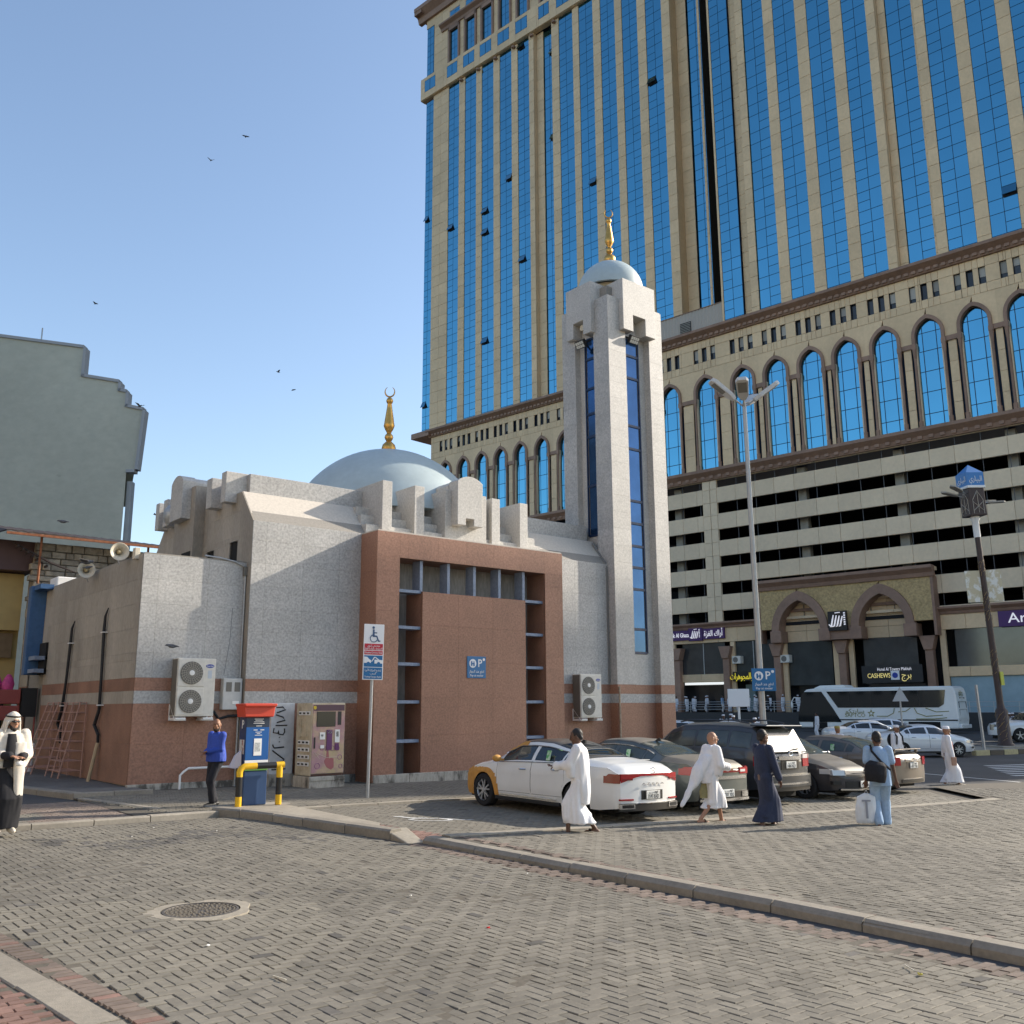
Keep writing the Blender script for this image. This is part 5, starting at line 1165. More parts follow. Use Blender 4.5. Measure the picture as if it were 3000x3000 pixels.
# pay machine with its striped guard
pm = thing('pay_machine', 'blue parking pay machine with a red hood behind a striped guard rail', 'parking meter', (8.38, 18.36, gz(8.4, 18.3)+.13), rad(-3))
M_PMB = mat('meter_blue', (.015, .10, .32), .35); M_PMN = mat('meter_navy', (.012, .03, .10), .35); M_PMR = mat('meter_red', (.55, .06, .03), .4); M_PMG = mat('meter_green', (.17, .40, .10), .45); M_PMS = mat('meter_steelblue', (.035, .075, .17), .4)
b = MB(); b.box(-.27, -.02, 0, .21, .33, .66); obj('lower_case', b, M_PMS, pm, bev=.015)
b = MB(); b.box(-.27, -.03, .66, .21, .33, .80); obj('green_panel', b, M_PMG, pm, bev=.006)
b = MB(); b.box(-.272, -.033, .80, .212, .33, .86); obj('card_strip', b, M_WHITE, pm, bev=.004)
b = MB(); b.box(-.27, -.03, .86, .21, .33, 1.50); obj('blue_panel', b, M_PMB, pm, bev=.006)
b = MB(); b.box(-.27, -.03, 1.50, .21, .33, 1.70); obj('dark_panel', b, mat('meter_charcoal', (.025, .035, .06), .4), pm, bev=.006)
b = MB(); b.box(-.276, -.02, .66, -.2705, .32, 1.70); obj('side_panel', b, M_PMN, pm)
b = MB(); b.prism([(-.33, 1.70), (.27, 1.70), (.30, 1.92), (.24, 1.97), (-.30, 1.97), (-.36, 1.92)], 'y', -.10, .36); b.prism([(-.36, 1.90), (.30, 1.90), (.32, 1.965), (-.38, 1.965)], 'y', -.16, .38); obj('hood', b, M_PMR, pm, bev=.02)
for x0, x1, z0, z1, m_, nm in ((-.10, .06, .95, 1.28, M_WHITE, 'instruction_card'), (-.07, .05, 1.52, 1.53, M_WHITE, 'print_line'), (-.11, .08, 1.655, 1.665, M_WHITE, 'print_line'), (-.09, .06, 1.63, 1.64, M_WHITE, 'print_line'), (-.12, .09, 1.60, 1.612, M_WHITE, 'print_line'), (-.13, .10, 1.57, 1.582, M_WHITE, 'print_line'),
                            (-.12, -.04, 1.44, 1.455, M_WHITE, 'print_line'), (.02, .10, 1.44, 1.455, M_WHITE, 'print_line'), (-.08, .05, 1.40, 1.41, M_WHITE, 'print_line'), (-.05, .02, 1.37, 1.38, M_WHITE, 'print_line'), (-.09, .06, 1.34, 1.35, M_WHITE, 'print_line'), (-.14, .02, .76, .768, M_WHITE, 'print_line'), (-.16, .08, .73, .738, M_WHITE, 'print_line'), (-.13, .05, .70, .708, M_WHITE, 'print_line')):
    b = MB(); b.box(x0, -.0355, z0, x1, -.0305, z1); obj(nm, b, m_, pm)
b = MB(); b.box(-.079, -.0375, 1.03, .03, -.0356, 1.2); obj('card_print', b, mat('card_print', (.45, .46, .45), .6, var=.4, vscale=30), pm)
text('P', .24, M_WHITE, pm, (-.278, .14, 1.55), name='letter', rot=(math.pi/2, 0, -math.pi/2))
b = MB(); b.box(-.281, .03, .98, -.2765, .28, 1.26); obj('side_card', b, mat('card_side', (.5, .48, .45), .6, mix2=((.3, .1, .08), 9, .52, .6)), pm)
b = MB(); b.add([(-.3, .1, 1.05), (-.38, .2, .95), (-.47, .25, .72), (-.38, .2, .70), (-.29, .1, .73), (-.3, .16, 1.05), (-.38, .26, .95), (-.47, .31, .72), (-.38, .26, .70), (-.29, .16, .73)], [(0, 1, 2, 3, 4), (9, 8, 7, 6, 5), (0, 5, 6, 1), (1, 6, 7, 2), (2, 7, 8, 3), (3, 8, 9, 4), (4, 9, 5, 0)]); tag(obj('plastic_bag', b, mat('bag_lilac', (.5, .5, .6), .4), loc=tuple(pm.location)), 'pale plastic bag hanging on the side of the pay machine', 'bag')
gr = thing('guard_rail', 'yellow and black striped tube guard rail in front of the pay machine', 'guard rail', (8.36, 18.2, gz(8.4, 18.2)+.13), rad(-3))
M_GY = mat('guard_yellow', (.72, .42, .01), .45, var=.08, vscale=12); M_GB = mat('guard_black', (.015, .015, .016), .4)
def rail_seg(pts, m): b = MB(); b.tube(pts, .062, 12); obj('tube_band', b, m, gr, sm=True)
L_, R_ = -.40, .42
rail_seg([(L_, 0, 0), (L_, 0, .19)], M_GY); rail_seg([(L_, 0, .191), (L_, 0, .56)], M_GB); rail_seg([(L_, 0, .561), (L_, 0, .66), (L_+.03, 0, .72), (L_+.09, 0, .755), (L_+.34, 0, .76)], M_GY)
rail_seg([(L_+.341, 0, .76), (R_-.08, 0, .76)], M_GB); rail_seg([(R_-.079, 0, .76), (R_+.09, 0, .765)], M_GY)
rail_seg([(R_, .0, 0), (R_, .0, .19)], M_GY); rail_seg([(R_, .0, .191), (R_, .0, .52)], M_GB); rail_seg([(R_, 0, .521), (R_, 0, .75)], M_GY)
# disabled bay sign
sg = thing('bay_sign', 'tall white disabled parking sign with red and blue panels on a grey post', 'sign', (11.67, 19.58, gz(11.67, 19.58)), 0, rot=(0, rad(.8), rad(-14)))
b = MB(); b.tube([(0, .04, 0), (0, .04, 3.9)], .038, 10); obj('post', b, M_POLE, sg, sm=True)
b = MB(); b.box(-.245, -.012, 2.68, .245, .012, 3.98); obj('board', b, M_SIGNW, sg, bev=.006)
def sp(x0, x1, z0, z1, m, nm='panel', y=-.016):
    b = MB(); b.box(x0, y, z0, x1, -.0125, z1); return obj(nm, b, m, sg)
sp(-.225, .225, 3.37, 3.52, M_RED); sp(-.225, .225, 3.265, 3.355, M_RED); sp(-.225, .225, 2.98, 3.245, M_SIGN); sp(-.225, .225, 2.70, 2.965, M_SIGN)
b = MB(); b.ball((-.02, -.02, 3.90), (.032, .006, .032), 14, 8)
b.prism([(-.035, 3.86), (.005, 3.86), (.01, 3.72), (.075, 3.71), (.12, 3.60), (.155, 3.60), (.155, 3.57), (.10, 3.57), (.055, 3.68), (-.035, 3.68)], 'y', -.02, -.013); b.box(-.0, -.02, 3.765, .07, -.013, 3.79)
obj('wheelchair_figure', b, mat('sign_slate', (.05, .10, .20), .5), sg)
b = MB(); b.tube([(-.005+.085*math.cos(rad(100+15*k)), -.017, 3.645+.085*math.sin(rad(100+15*k))) for k in range(17)], .011, 6); obj('wheelchair_wheel', b, MATS['sign_slate'], sg)
text(arabic('مخصص لذوي'), .075, M_SIGNW, sg, (0, -.018, 3.475), width=.3); text(arabic('الاحتياجات الخاصة فقط'), .075, M_SIGNW, sg, (0, -.018, 3.405), width=.42)
text('Disabled Drivers Only', .06, M_SIGNW, sg, (0, -.018, 3.31), width=.42)
text(arabic('تخضع المركبة لأجرة'), .075, M_SIGNW, sg, (0, -.018, 2.90), width=.40); text(arabic('السحب'), .07, M_SIGNW, sg, (0, -.018, 2.825), width=.14); text('Towing Charges Apply', .055, M_SIGNW, sg, (0, -.018, 2.75), width=.40)
b = MB(); b.prism([(-.225, 3.07), (-.06, 3.07), (-.05, 3.13), (-.10, 3.16), (-.15, 3.21), (-.225, 3.215)], 'y', -.019, -.0165); b.prism([(.03, 3.06), (.225, 3.06), (.225, 3.14), (.12, 3.15), (.03, 3.15)], 'y', -.019, -.0165); b.prism([(-.05, 3.10), (.02, 3.215), (.05, 3.215), (-.03, 3.10)], 'y', -.019, -.0165); b.prism([(.02, 3.215), (.05, 3.215), (.16, 3.14), (.12, 3.14)], 'y', -.019, -.0165); obj('tow_picture', b, M_SIGNW, sg)
for x in (-.12, .13): b = MB(); b.lathe([(.001, 0), (.042, 0), (.042, .004)], (x, -.0235, 3.055), 18, axis='y'); o = obj('picture_wheel', b, M_SIGNW, sg); b = MB(); b.lathe([(.036, 0), (.042, 0), (.042, .003), (.036, .003)], (x, -.0265, 3.055), 18, axis='y'); obj('wheel_ring', b, M_SIGN, o)
# tall lamp post with four heads
lp = thing('lamp_post', 'tall grey lamp post with four white lamp heads behind the parked cars', 'street lamp', (24.6, 18.1, gz(24.6, 18.1)), 0, rot=(rad(.5), rad(-.9), 0))
b = MB(); b.lathe([(.11, 0), (.10, 1.5), (.065, 11.6), (.055, 11.9)], n=8); obj('pole', b, M_POLE, lp)
b = MB(); b.box(-.2, -.2, 0, .2, .2, .05); obj('base_plate', b, M_POLE, lp)
M_LHEAD = mat('lamp_head_grey', (.55, .55, .53), .4, var=.05); M_LGL = mat('lamp_glass', (.22, .21, .18), .15)
for k, (az, el, ln) in enumerate(((rad(150), 38, .95), (rad(215), 24, 1.0), (rad(-38), 36, .95), (rad(20), 30, .95))):
    rt = Matrix.Rotation(az, 4, 'Z') @ Matrix.Rotation(-rad(el), 4, 'Y'); base = Vector((0, 0, 11.75))
    b = MB(); b.tube([base, base+rt @ Vector((.55, 0, 0))], .028, 6); obj('arm', b, M_POLE, lp)
    b = MB(); b.prism([(.40, -.07), (.62, -.17), (1.28, -.20), (1.40, -.13), (1.40, .13), (1.28, .20), (.62, .17), (.40, .07)], 'z', -.07, .07); b.v = [tuple(base+rt @ Vector(v)) for v in b.v]; hd = obj('lamp_head', b, M_LHEAD, lp, bev=.02)
    b = MB(); b.box(.80, -.14, -.078, 1.27, .14, -.0705); b.v = [tuple(base+rt @ Vector(v)) for v in b.v]; obj('lamp_glass', b, M_LGL, hd)
pay_sign((24.52, 17.93, gz(24.6, 18)+3.05), rad(-36), .74, 'blue pay at meter sign on the tall lamp post')
# ornate street lamp with a blue box on top
ol = thing('ornate_lamp_post', 'ornate brown street lamp with a blue lettered box on top at the right', 'street lamp', (51.9, 23.1, -.08), 0, rot=(rad(.2), rad(-2.0), rad(-32)))
M_OBR = mat('ornate_brown', (.055, .032, .026), .5, var=.2, vscale=6); M_OGD = mat('ornate_gold', (.30, .20, .09), .5)
b = MB(); b.lathe([(.42, 0), (.42, .15), (.33, .3), (.29, 1.9), (.20, 2.05), (.17, 2.3), (.155, 8), (.14, 11.1)], n=12); obj('shaft', b, M_OBR, ol, sm=True)
b = MB(); b.lathe([(.17, 11.1), (.17, 12.0), (.24, 12.1), (.24, 12.25), (.12, 12.3)], n=12); obj('collar', b, M_WHITE, ol, sm=True)
b = MB()
random.seed(3)
for z0, z1, r in ((.35, 1.9, .315), (3.8, 5.2, .172), (6.6, 8.2, .166), (9.0, 9.9, .16)):
    n_ = int((z1-z0)/.22)
    for i in range(n_):
        for q in range(5):
            a0 = 2*math.pi*q/5+(i % 2)*.6+random.uniform(-.2, .2); a1 = a0+random.uniform(.3, .9); za, zb_ = z0+.22*i, z0+.22*i+random.uniform(.1, .24)
            b.tube([(r*math.cos(a0), r*math.sin(a0), za), (r*1.01*math.cos((a0+a1)/2), r*1.01*math.sin((a0+a1)/2), (za+zb_)/2), (r*math.cos(a1), r*math.sin(a1), zb_)], .014, 4, caps=False)
obj('tracery', b, M_OGD, ol)['kind'] = 'stuff'
b = MB(); b.box(-.46, -.46, 12.25, .46, .46, 13.75); obj('lantern_box', b, M_OBR, ol, bev=.03)
b = MB()
for f_ in range(4):
    R_ = Matrix.Rotation(f_*math.pi/2, 4, 'Z')
    for x0, z0, x1, z1 in ((-.3, 12.35, -.3, 13.1), (.3, 12.35, .3, 13.1), (-.3, 13.1, 0, 13.6), (.3, 13.1, 0, 13.6), (-.3, 12.5, .3, 13.0), (.3, 12.5, -.3, 13.0), (0, 12.4, 0, 13.5)):
        b.tube([R_ @ Vector((x0, -.475, z0)), R_ @ Vector((x1, -.475, z1))], .018, 4)
obj('lattice', b, mat('lattice_pale', (.4, .36, .3), .5), ol)['kind'] = 'stuff'
b = MB(); b.box(-.52, -.52, 13.76, .52, .52, 13.9); obj('white_band', b, M_WHITE, ol, bev=.02)
b = MB(); b.box(-.5, -.5, 13.9, .5, .5, 14.62); b.add([(-.5, -.5, 14.62), (.5, -.5, 14.62), (.5, .5, 14.62), (-.5, .5, 14.62), (0, 0, 15.15)], [(0, 1, 4), (1, 2, 4), (2, 3, 4), (3, 0, 4)]); obj('blue_box', b, mat('box_blue', (.05, .20, .48), .45), ol)
text(arabic('البياري'), .42, M_WHITE, ol, (0, -.51, 14.25), name='box_lettering', width=.75); text(arabic('مركز'), .4, M_WHITE, ol, (.51, 0, 14.25), name='box_lettering', rot=(math.pi/2, 0, math.pi/2), width=.6); text(arabic('البياري'), .42, M_WHITE, ol, (-.51, 0, 14.25), name='box_lettering', rot=(math.pi/2, 0, -math.pi/2), width=.75)
for k, (az, z_, el) in enumerate(((rad(185), 13.2, 12), (rad(205), 13.35, 14), (rad(0), 13.0, 2), (rad(20), 13.1, 4))):
    rt = Matrix.Rotation(az, 4, 'Z') @ Matrix.Rotation(-rad(el), 4, 'Y'); base = Vector((0, 0, z_)); b = MB(); b.tube([base, base+rt @ Vector((1.1, 0, 0))], .035, 6); obj('arm', b, M_POLE, ol)
    b = MB(); b.prism([(.9, -.06), (1.1, -.16), (1.75, -.17), (1.95, 0), (1.75, .17), (1.1, .16), (.9, .06)], 'z', -.05, .04); b.v = [tuple(base+rt @ Vector(v)) for v in b.v]; obj('lamp_head', b, M_PCOL, ol, bev=.015)
for az, lbl in ((rad(172), 1), (rad(-10), 2)):
    rt = Matrix.Rotation(az, 4, 'Z'); b = MB(); b.box(.16, -.02, 7.6, .95, .02, 9.3); b.v = [tuple(rt @ Vector(v)) for v in b.v]; obj('banner_board', b, mat('board_cream', (.58, .50, .33), .6, mix2=((.75, .73, .66), 3, .5, .6)), ol)
b = MB(); b.box(.1, -.2, 3.2, .28, -.02, 3.9); obj('yellow_tag', b, mat('tag_yellow', (.6, .6, .1), .5), ol)
# traffic island with black and yellow kerb
ti = thing('traffic_island', 'road island with black and cream painted kerb stones at the right', 'traffic island', (0, 0, 0))
cen = [(46.2, 22.2), (52, 20.8), (60, 19.5), (70, 18)]; w2 = 2.4
P = [(x, y) for x, y in cen]+[(x+.6, y+4.0) for x, y in reversed(cen)]
b = MB(); b.prism(P, 'z', -.4, -.05); obj('island_top', b, M_CONC, ti)
k = 0
for (x0, y0), (x1, y1) in zip(cen[:-1], cen[1:]):
    L = math.hypot(x1-x0, y1-y0); n_ = int(L/.95)
    for i in range(n_):
        c = (i+.5)/n_; b = MB(); b.box(-L/n_/2+.01, -.13, -.22, L/n_/2-.01, .12, .16)
        obj('kerb_stone', b, (M_GB if k % 2 else mat('kerb_cream', (.42, .36, .2), .8, var=.15)), ti, loc=(x0+(x1-x0)*c, y0+(y1-y0)*c-.1, -.16), rot=(0, 0, math.atan2(y1-y0, x1-x0)), bev=.02); k += 1
b = MB(); b.box(-1.0, -.9, 0, 1.2, .9, .18); tag(obj('lamp_plinth', b, M_CONC, loc=(52.0, 23.0, -.14), rot=(0, 0, rad(-30)), bev=.03), 'concrete plinth under the ornate street lamp', 'plinth')
# thin poles and signs along the street
t = thing('warning_sign', 'triangular warning sign seen from behind in front of the white coach', 'sign', (47.7, 26.4, gz(47.7, 26.4)), rad(-38))
b = MB(); b.tube([(0, 0, 0), (0, 0, 2.9)], .045, 8); obj('post', b, M_POLE, t); b = MB(); b.prism([(-.42, 2.5), (.42, 2.5), (0, 3.25)], 'y', -.06, -.045); obj('plate', b, mat('plate_grey', (.42, .43, .44), .5), t)
t = thing('plain_post', 'plain grey road post leaning beside the ornate lamp', 'post', (48.4, 22.6, -.1), 0, rot=(0, rad(-4), 0)); b = MB(); b.box(-.06, -.05, 0, .06, .05, 3.2); obj('post', b, M_POLE, t)
t = thing('white_sign', 'blank white square sign on a post beyond the dark car', 'sign', (44.7, 34.5, gz(44.7, 34.5)), rad(-38)); b = MB(); b.tube([(0, 0, 0), (0, 0, 2.2)], .07, 8); obj('post', b, M_WHITE, t); b = MB(); b.box(-.62, -.1, 2.2, .62, -.05, 3.2); obj('plate', b, M_SIGNW, t, bev=.05)
# wire racks and stall by the left wing
M_PINKM = mat('rack_pink', (.42, .25, .20), .6, var=.12)
def rack(loc, rz, lean, label, w_=1.25, h=1.85, d=.45):
    t = thing('wire_rack', label, 'rack', loc, rot=(0, 0, rz), group='pink metal racks against the mosque wall')
    for x in (-w_/2, 0, w_/2):
        b = MB(); b.tube([(x, -d-lean, 0), (x, -d*.35, h)], .02, 6); obj('upright', b, M_PINKM, t)
        if x: b = MB(); b.tube([(x, 0, 0), (x, 0, h)], .018, 6); obj('upright', b, M_PINKM, t)
    for k in range(8):
        z = .18+k*(h-.2)/7; f_ = z/h; y0 = -d-lean+(lean+d*.65)*f_
        b = MB(); b.tube([(-w_/2, y0, z), (w_/2, y0, z)], .014, 5); b.tube([(-w_/2, 0, z), (w_/2, 0, z)], .012, 5)
        for q in range(9): b.tube([(-w_/2+w_*q/8, y0, z), (-w_/2+w_*q/8, 0, z)], .007, 4)
        obj('shelf', b, M_PINKM, t)['kind'] = 'stuff'
    return t
rack((7.66, 28.5, gz(7.7, 28.5)+.1), rad(-90), .12, 'pink metal shelf rack against the wing wall, nearer the corner', 1.3, 2.0)
rack((7.66, 30.6, gz(7.7, 30.6)+.1), rad(-90), .3, 'pink metal shelf rack against the wing wall, next to the seated figure', 1.2, 2.0)
st = thing('bag_stall', 'small stall with pink bags and red trays at the left edge', 'stall', (6.7, 33.6, gz(7, 34)+.05))
M_REDT = mat('tray_red', (.30, .07, .06), .6); M_PINKB = mat('bag_pink', (.55, .06, .22), .5, var=.25, vscale=9)
b = MB(); b.box(-1.0, -.2, 2.0, .5, .3, 2.45); obj('tray', b, M_REDT, st, bev=.03); b = MB(); b.box(-1.0, -.22, 1.5, .5, .3, 1.95); obj('tray', b, M_REDT, st, bev=.03)
for k in range(4):
    b = MB(); b.loft([((-.95+.36*k, 0, 2.45), (.17, 0, 0), (0, .12, 0)), ((-.95+.36*k, 0, 2.62), (.20, 0, 0), (0, .14, 0)), ((-.93+.36*k, 0, 2.80), (.13, 0, 0), (0, .08, 0)), ((-.93+.36*k, 0, 2.92), (.05, 0, 0), (0, .03, 0))], 9); obj('pink_bag', b, M_PINKB, st, sm=True)
b = MB(); b.box(.55, -.1, 1.6, 1.0, .2, 2.5); obj('wire_basket', b, M_BLACK, st)
for x in (-1.0, .5, 1.0): b = MB(); b.tube([(x, 0, 0), (x, 0, 2.5)], .03, 6); obj('leg', b, M_REDT, st)
# ================================================================ VEHICLES
M_CGL = mat('car_glass', (.010, .013, .014), .04, 0, spec=1.0); M_CGLD = mat('car_glass_dusty', (.045, .055, .05), .12, 0, spec=.9, var2=.3, v2scale=2)
M_TYRE = mat('tyre', (.016, .016, .017), .85); M_RIM = mat('rim_silver', (.48, .48, .49), .35, .75); M_RIMD = mat('rim_dark', (.03, .03, .032), .5, .3)
M_CHR = mat('chrome', (.72, .72, .72), .12, 1.0); M_TL = mat('tail_red', (.30, .008, .012), .15, spec=.8); M_TLD = mat('tail_dark', (.17, .007, .009), .12, spec=.8)
M_HL = mat('head_lamp', (.50, .52, .54), .08, .3); M_UND = mat('underbody', (.008, .008, .009), .85); M_PLATE = mat('plate_white', (.62, .63, .61), .5); M_TRIMB = mat('trim_black', (.014, .014, .015), .4)
M_CLEAR = mat('lamp_clear', (.62, .58, .56), .1)
def interp(P, x):
    if x <= P[0][0]: return P[0][1]
    for (a, u), (b, v) in zip(P[:-1], P[1:]):
        if x <= b:
            t = (x-a)/(b-a) if b > a else 0; t2 = t*t*(3-2*t)*.45+t*.55
            return u+(v-u)*t2
    return P[-1][1]
class CarShape:
    """body of a car: x forward from the rear bumper, y to the left, z up"""
    NL, NG, NR = 10, 6, 6
    def __init__(s, L, W, top, belt, plan, xr, xf, Ra, zw, roofw, gr, gf, zb=.22, tuck=.07, crown=.05):
        s.L, s.W, s.top, s.belt, s.plan, s.xr, s.xf, s.Ra, s.zw, s.roofw, s.zb, s.tuck, s.crown = L, W, top, belt, plan, xr, xf, Ra, zw, roofw, zb, tuck, crown
        s.gr, s.gf = gr, gf            # x of the rear glass base / windscreen base
        xs = list(np.arange(0, L+.001, .05))
        for c in (xr, xf): xs += [c-Ra, c+Ra, c-Ra*.96, c+Ra*.96]
        s.x = sorted(set(round(v, 3) for v in xs if 0 <= v <= L)); s.ny = s.NL+1+s.NG+s.NR
    def section(s, x):
        w_ = interp(s.plan, x)*s.W/2; zt = interp(s.top, x); be = min(interp(s.belt, x), zt-.01); zb = s.zb+.06*max(0, 1-x/.5)+.05*max(0, 1-(s.L-x)/.4)
        for c in (s.xr, s.xf):
            if abs(x-c) < s.Ra: zb = max(zb, s.zw+math.sqrt(s.Ra**2-(x-c)**2))
        zb = min(zb, be-.05); P = []
        for k in range(s.NL+1):
            t = k/s.NL; z = zb+(be-zb)*t; h = (z-s.zb)/(be-s.zb)
            y = w_*(1-s.tuck*max(0, .45-h)**2/.2-.035*max(0, h-.55)**2/.2)+.012*math.exp(-((h-.80)/.05)**2)
            P.append((y, z))
        y0 = P[-1][0]-.012; g = min(1, max(0, (zt-be)/.34))
        yb = y0*.86*(1-g)+min(s.roofw/2, y0*.95)*g; zB = be+(zt-be)*(.62*(1-g)+.86*g)
        for k in range(1, s.NG+1):
            t = k/s.NG; P.append((y0+(yb-y0)*t+.03*g*math.sin(math.pi*t), be+(zB-be)*t))
        for k in range(1, s.NR+1):
            t = k/s.NR; a = t*math.pi/2; P.append((yb*(1-t)**1 if k == s.NR else yb*math.cos(a)**.9, zB+(zt-zB)*math.sin(a)))
        return P
    def grid(s, off=0):
        G = []
        for x in s.x: G.append([(x, y, z) for y, z in s.section(x)])
        return np.array(G)
def car_body(s, parent, paint, sel=None):
    """splits the body surface into panels; returns helper for extra patches"""
    G = s.grid(); nx, ny = G.shape[:2]
    E_ = 0.022
    # bulge of both ends
    def endx(i, p): return p
    full = []   # quads (i,j,side)
    lab = {}
    NL, NG = s.NL, s.NG
    for i in range(nx-1):
        xm = (s.x[i]+s.x[i+1])/2
        for j in range(ny-1): lab[(i, j)] = s.label(xm, j, G[i, j, 2], G[i, j+1, 2]) if j < ny-1 else 'body'
    parts = {}
    for (i, j), l in lab.items():
        for side in (1, -1): parts.setdefault((l, side) if l.startswith(('door', 'side_window', 'quarter')) else (l, 0), []).append((i, j, side))
    V = lambda i, j, sd, o=0: (G[i, j, 0], sd*G[i, j, 1], G[i, j, 2])
    # end caps: rows by height, curved in plan
    def cap(i, sgn, bul, m, nm):
        b = MB(); rows = [G[i, j] for j in range(ny)]; n = 8; idx = []
        for r in rows:
            row = []
            for k in range(n+1):
                y = r[1]*(1-2*k/n); row.append(len(b.v)); b.v.append((r[0]+sgn*bul*(1-(2*k/n-1)**2), y, r[2]))
            idx.append(row)
        for a, c in zip(idx[:-1], idx[1:]):
            for k in range(n): b.f.append((a[k], a[k+1], c[k+1], c[k]) if sgn < 0 else (a[k], c[k], c[k+1], a[k+1])); b.m.append(0)
        return obj(nm, b, m, parent, sm=True, ang=50)
    cap(0, -1, s.br, paint, 'rear_bumper'); cap(nx-1, 1, s.bf, paint, 'front_bumper')
    gl = s.glass
    names = {'body': 'body', 'hood': 'hood', 'trunk': 'trunk_lid', 'roof': 'roof', 'windscreen': 'windscreen', 'rear_window': 'rear_window'}
    for (l, sd), Q in parts.items():
        used = {}; b = MB()
        for i, j, side in Q:
            f = []
            for a, c in ((i, j), (i+1, j), (i+1, j+1), (i, j+1)):
                k = (a, c, side if c < ny-1 else 0)
                if k not in used: used[k] = len(b.v); b.v.append(V(a, c, side))
                f.append(used[k])
            b.f.append(tuple(f)); b.m.append(0)
        isg = 'window' in l or l == 'windscreen'
        nm = names.get(l, 'door' if l.startswith('door') else 'side_window' if l.startswith('side_window') else l)
        me = b.mesh(nm, gl if isg else (s.roofm or paint) if l in ('roof', 'hood', 'trunk') else paint)
        bm = bmesh.new(); bm.from_mesh(me)
        # panel gap: pull open edges in a little
        if l not in ('body',):
            mv = {}
            for v in bm.verts:
                if v.is_boundary and abs(v.co.y) > .004:
                    nb = [e.other_vert(v).co for e in v.link_edges if not e.is_boundary]
                    if nb:
                        d = sum((q-v.co for q in nb), Vector())/len(nb)
                        if d.length > 1e-5: mv[v] = v.co+d.normalized()*min(.007, d.length*.4)
            for v, c in mv.items(): v.co = c
        bmesh.ops.recalc_face_normals(bm, faces=bm.faces)
        # make normals point outward
        ctr = Vector((s.L/2, 0, .7)); tot = sum((f.calc_center_median()-ctr).dot(f.normal) for f in bm.faces)
        if tot < 0: bmesh.ops.reverse_faces(bm, faces=bm.faces)
        bm.to_mesh(me); bm.free(); smooth(me, 60)
        o = link(nm, me, parent)
        if isg:
            for v in me.vertices: pass
    # dark inner hull seen through the gaps and wheel arches
    b = MB(); k0 = 0
    for side in (1, -1):
        base = len(b.v)
        for i in range(nx):
            for j in range(ny):
                x, y, z = G[i, j]; b.v.append((min(max(x, .03), s.L-.03), side*max(0, y-.016), z-.014 if j > NL+2 else z+.002))
        for i in range(nx-1):
            for j in range(ny-1): q = base+i*ny+j; b.f.append((q, q+ny, q+ny+1, q+1)); b.m.append(0)
    hw = s.W/2-.27
    b.box(.25, -hw, .17, s.L-.25, hw, .60); obj('underbody', b, M_UND, parent)
    return G
def wheel(parent, x, y, r, w_, side, spokes=5, style=0, rimm=None):
    b = MB(); R = r; b.lathe([(R*.66, -w_/2), (R*.93, -w_/2), (R, -w_/2+.03), (R, w_/2-.03), (R*.93, w_/2), (R*.66, w_/2), (R*.66, -w_/2)], (0, 0, 0), 28, axis='y')
    t = obj('wheel', b, M_TYRE, parent, sm=True, loc=(x, y, r), ang=50)
    o = side*(w_/2-.02); b = MB(); b.lathe([(R*.64, o-side*.05), (R*.70, o-side*.0), (R*.72, o+side*.012), (R*.69, o+side*.018), (R*.63, o-side*.02)], (0, 0, 0), 28, axis='y', caps=False); obj('rim', b, rimm or M_RIM, t, sm=True)
    b = MB(); b.lathe([(.001, o-side*.06), (R*.66, o-side*.06)], (0, 0, 0), 24, axis='y'); obj('rim_back', b, M_RIMD, t)
    for k in range(spokes):
        a = 2*math.pi*k/spokes+.3
        for d in ((-.16, .16) if style == 0 else (0,)):
            b = MB(); wd = .035 if style == 0 else .06; ca, sa = math.cos(a+d*.5), math.sin(a+d*.5); cb, sb = math.cos(a+d*1.6), math.sin(a+d*1.6)
            p0, p1 = Vector((.05*ca, o-side*.01, .05*sa)), Vector((R*.66*cb, o-side*.005, R*.66*sb)); dr = (p1-p0).normalized(); nn = Vector((-dr.z, 0, dr.x))*wd/2; th = Vector((0, side*.015, 0))
            b.add([p0-nn-th, p0+nn-th, p1+nn*.8-th, p1-nn*.8-th, p0-nn+th, p0+nn+th, p1+nn*.8+th, p1-nn*.8+th], [(0, 1, 2, 3), (4, 7, 6, 5), (0, 4, 5, 1), (1, 5, 6, 2), (2, 6, 7, 3), (3, 7, 4, 0)]); obj('spoke', b, rimm or M_RIM, t)
    b = MB(); b.lathe([(.001, o+side*.012), (.05, o+side*.01), (.06, o-side*.02)], (0, 0, 0), 16, axis='y'); obj('hub', b, rimm or M_RIM, t)
    return t
def std_label(s):
    NL, NG = s.NL, s.NG
    def f(x, j, z0, z1):
        c = s.cuts
        if j < NL:
            lo = s.dlow
            if j >= lo and c['d0'] < x < c['d1']: return 'door_rear' if True else ''
            if j >= lo and c['d1'] < x < c['d2']: return 'door_front'
            return 'body'
        if j < NL+NG:
            if 0 < j-NL < NG-1 or (j == NL and False):
                if c['w0'] < x < c['w1']: return 'side_window_back'
                if c['w1']+.05 < x < c['w2']: return 'side_window_rear'
                if c['w2']+.08 < x < c['w3']: return 'side_window_front'
            if x > s.gf: return 'hood'
            if s.trunk and x < s.gr: return 'trunk'
            if c['d0'] < x < c['d1'] and j == NL: return 'door_rear'
            if c['d1'] < x < c['d2'] and j == NL: return 'door_front'
            return 'body'
        if x > s.gf: return 'hood'
        if c['ws'] < x <= s.gf-.02: return 'windscreen'
        if s.gr < x < c['rw']: return 'rear_window'
        if x <= s.gr: return 'trunk' if s.trunk else 'body'
        return 'roof'
    return f
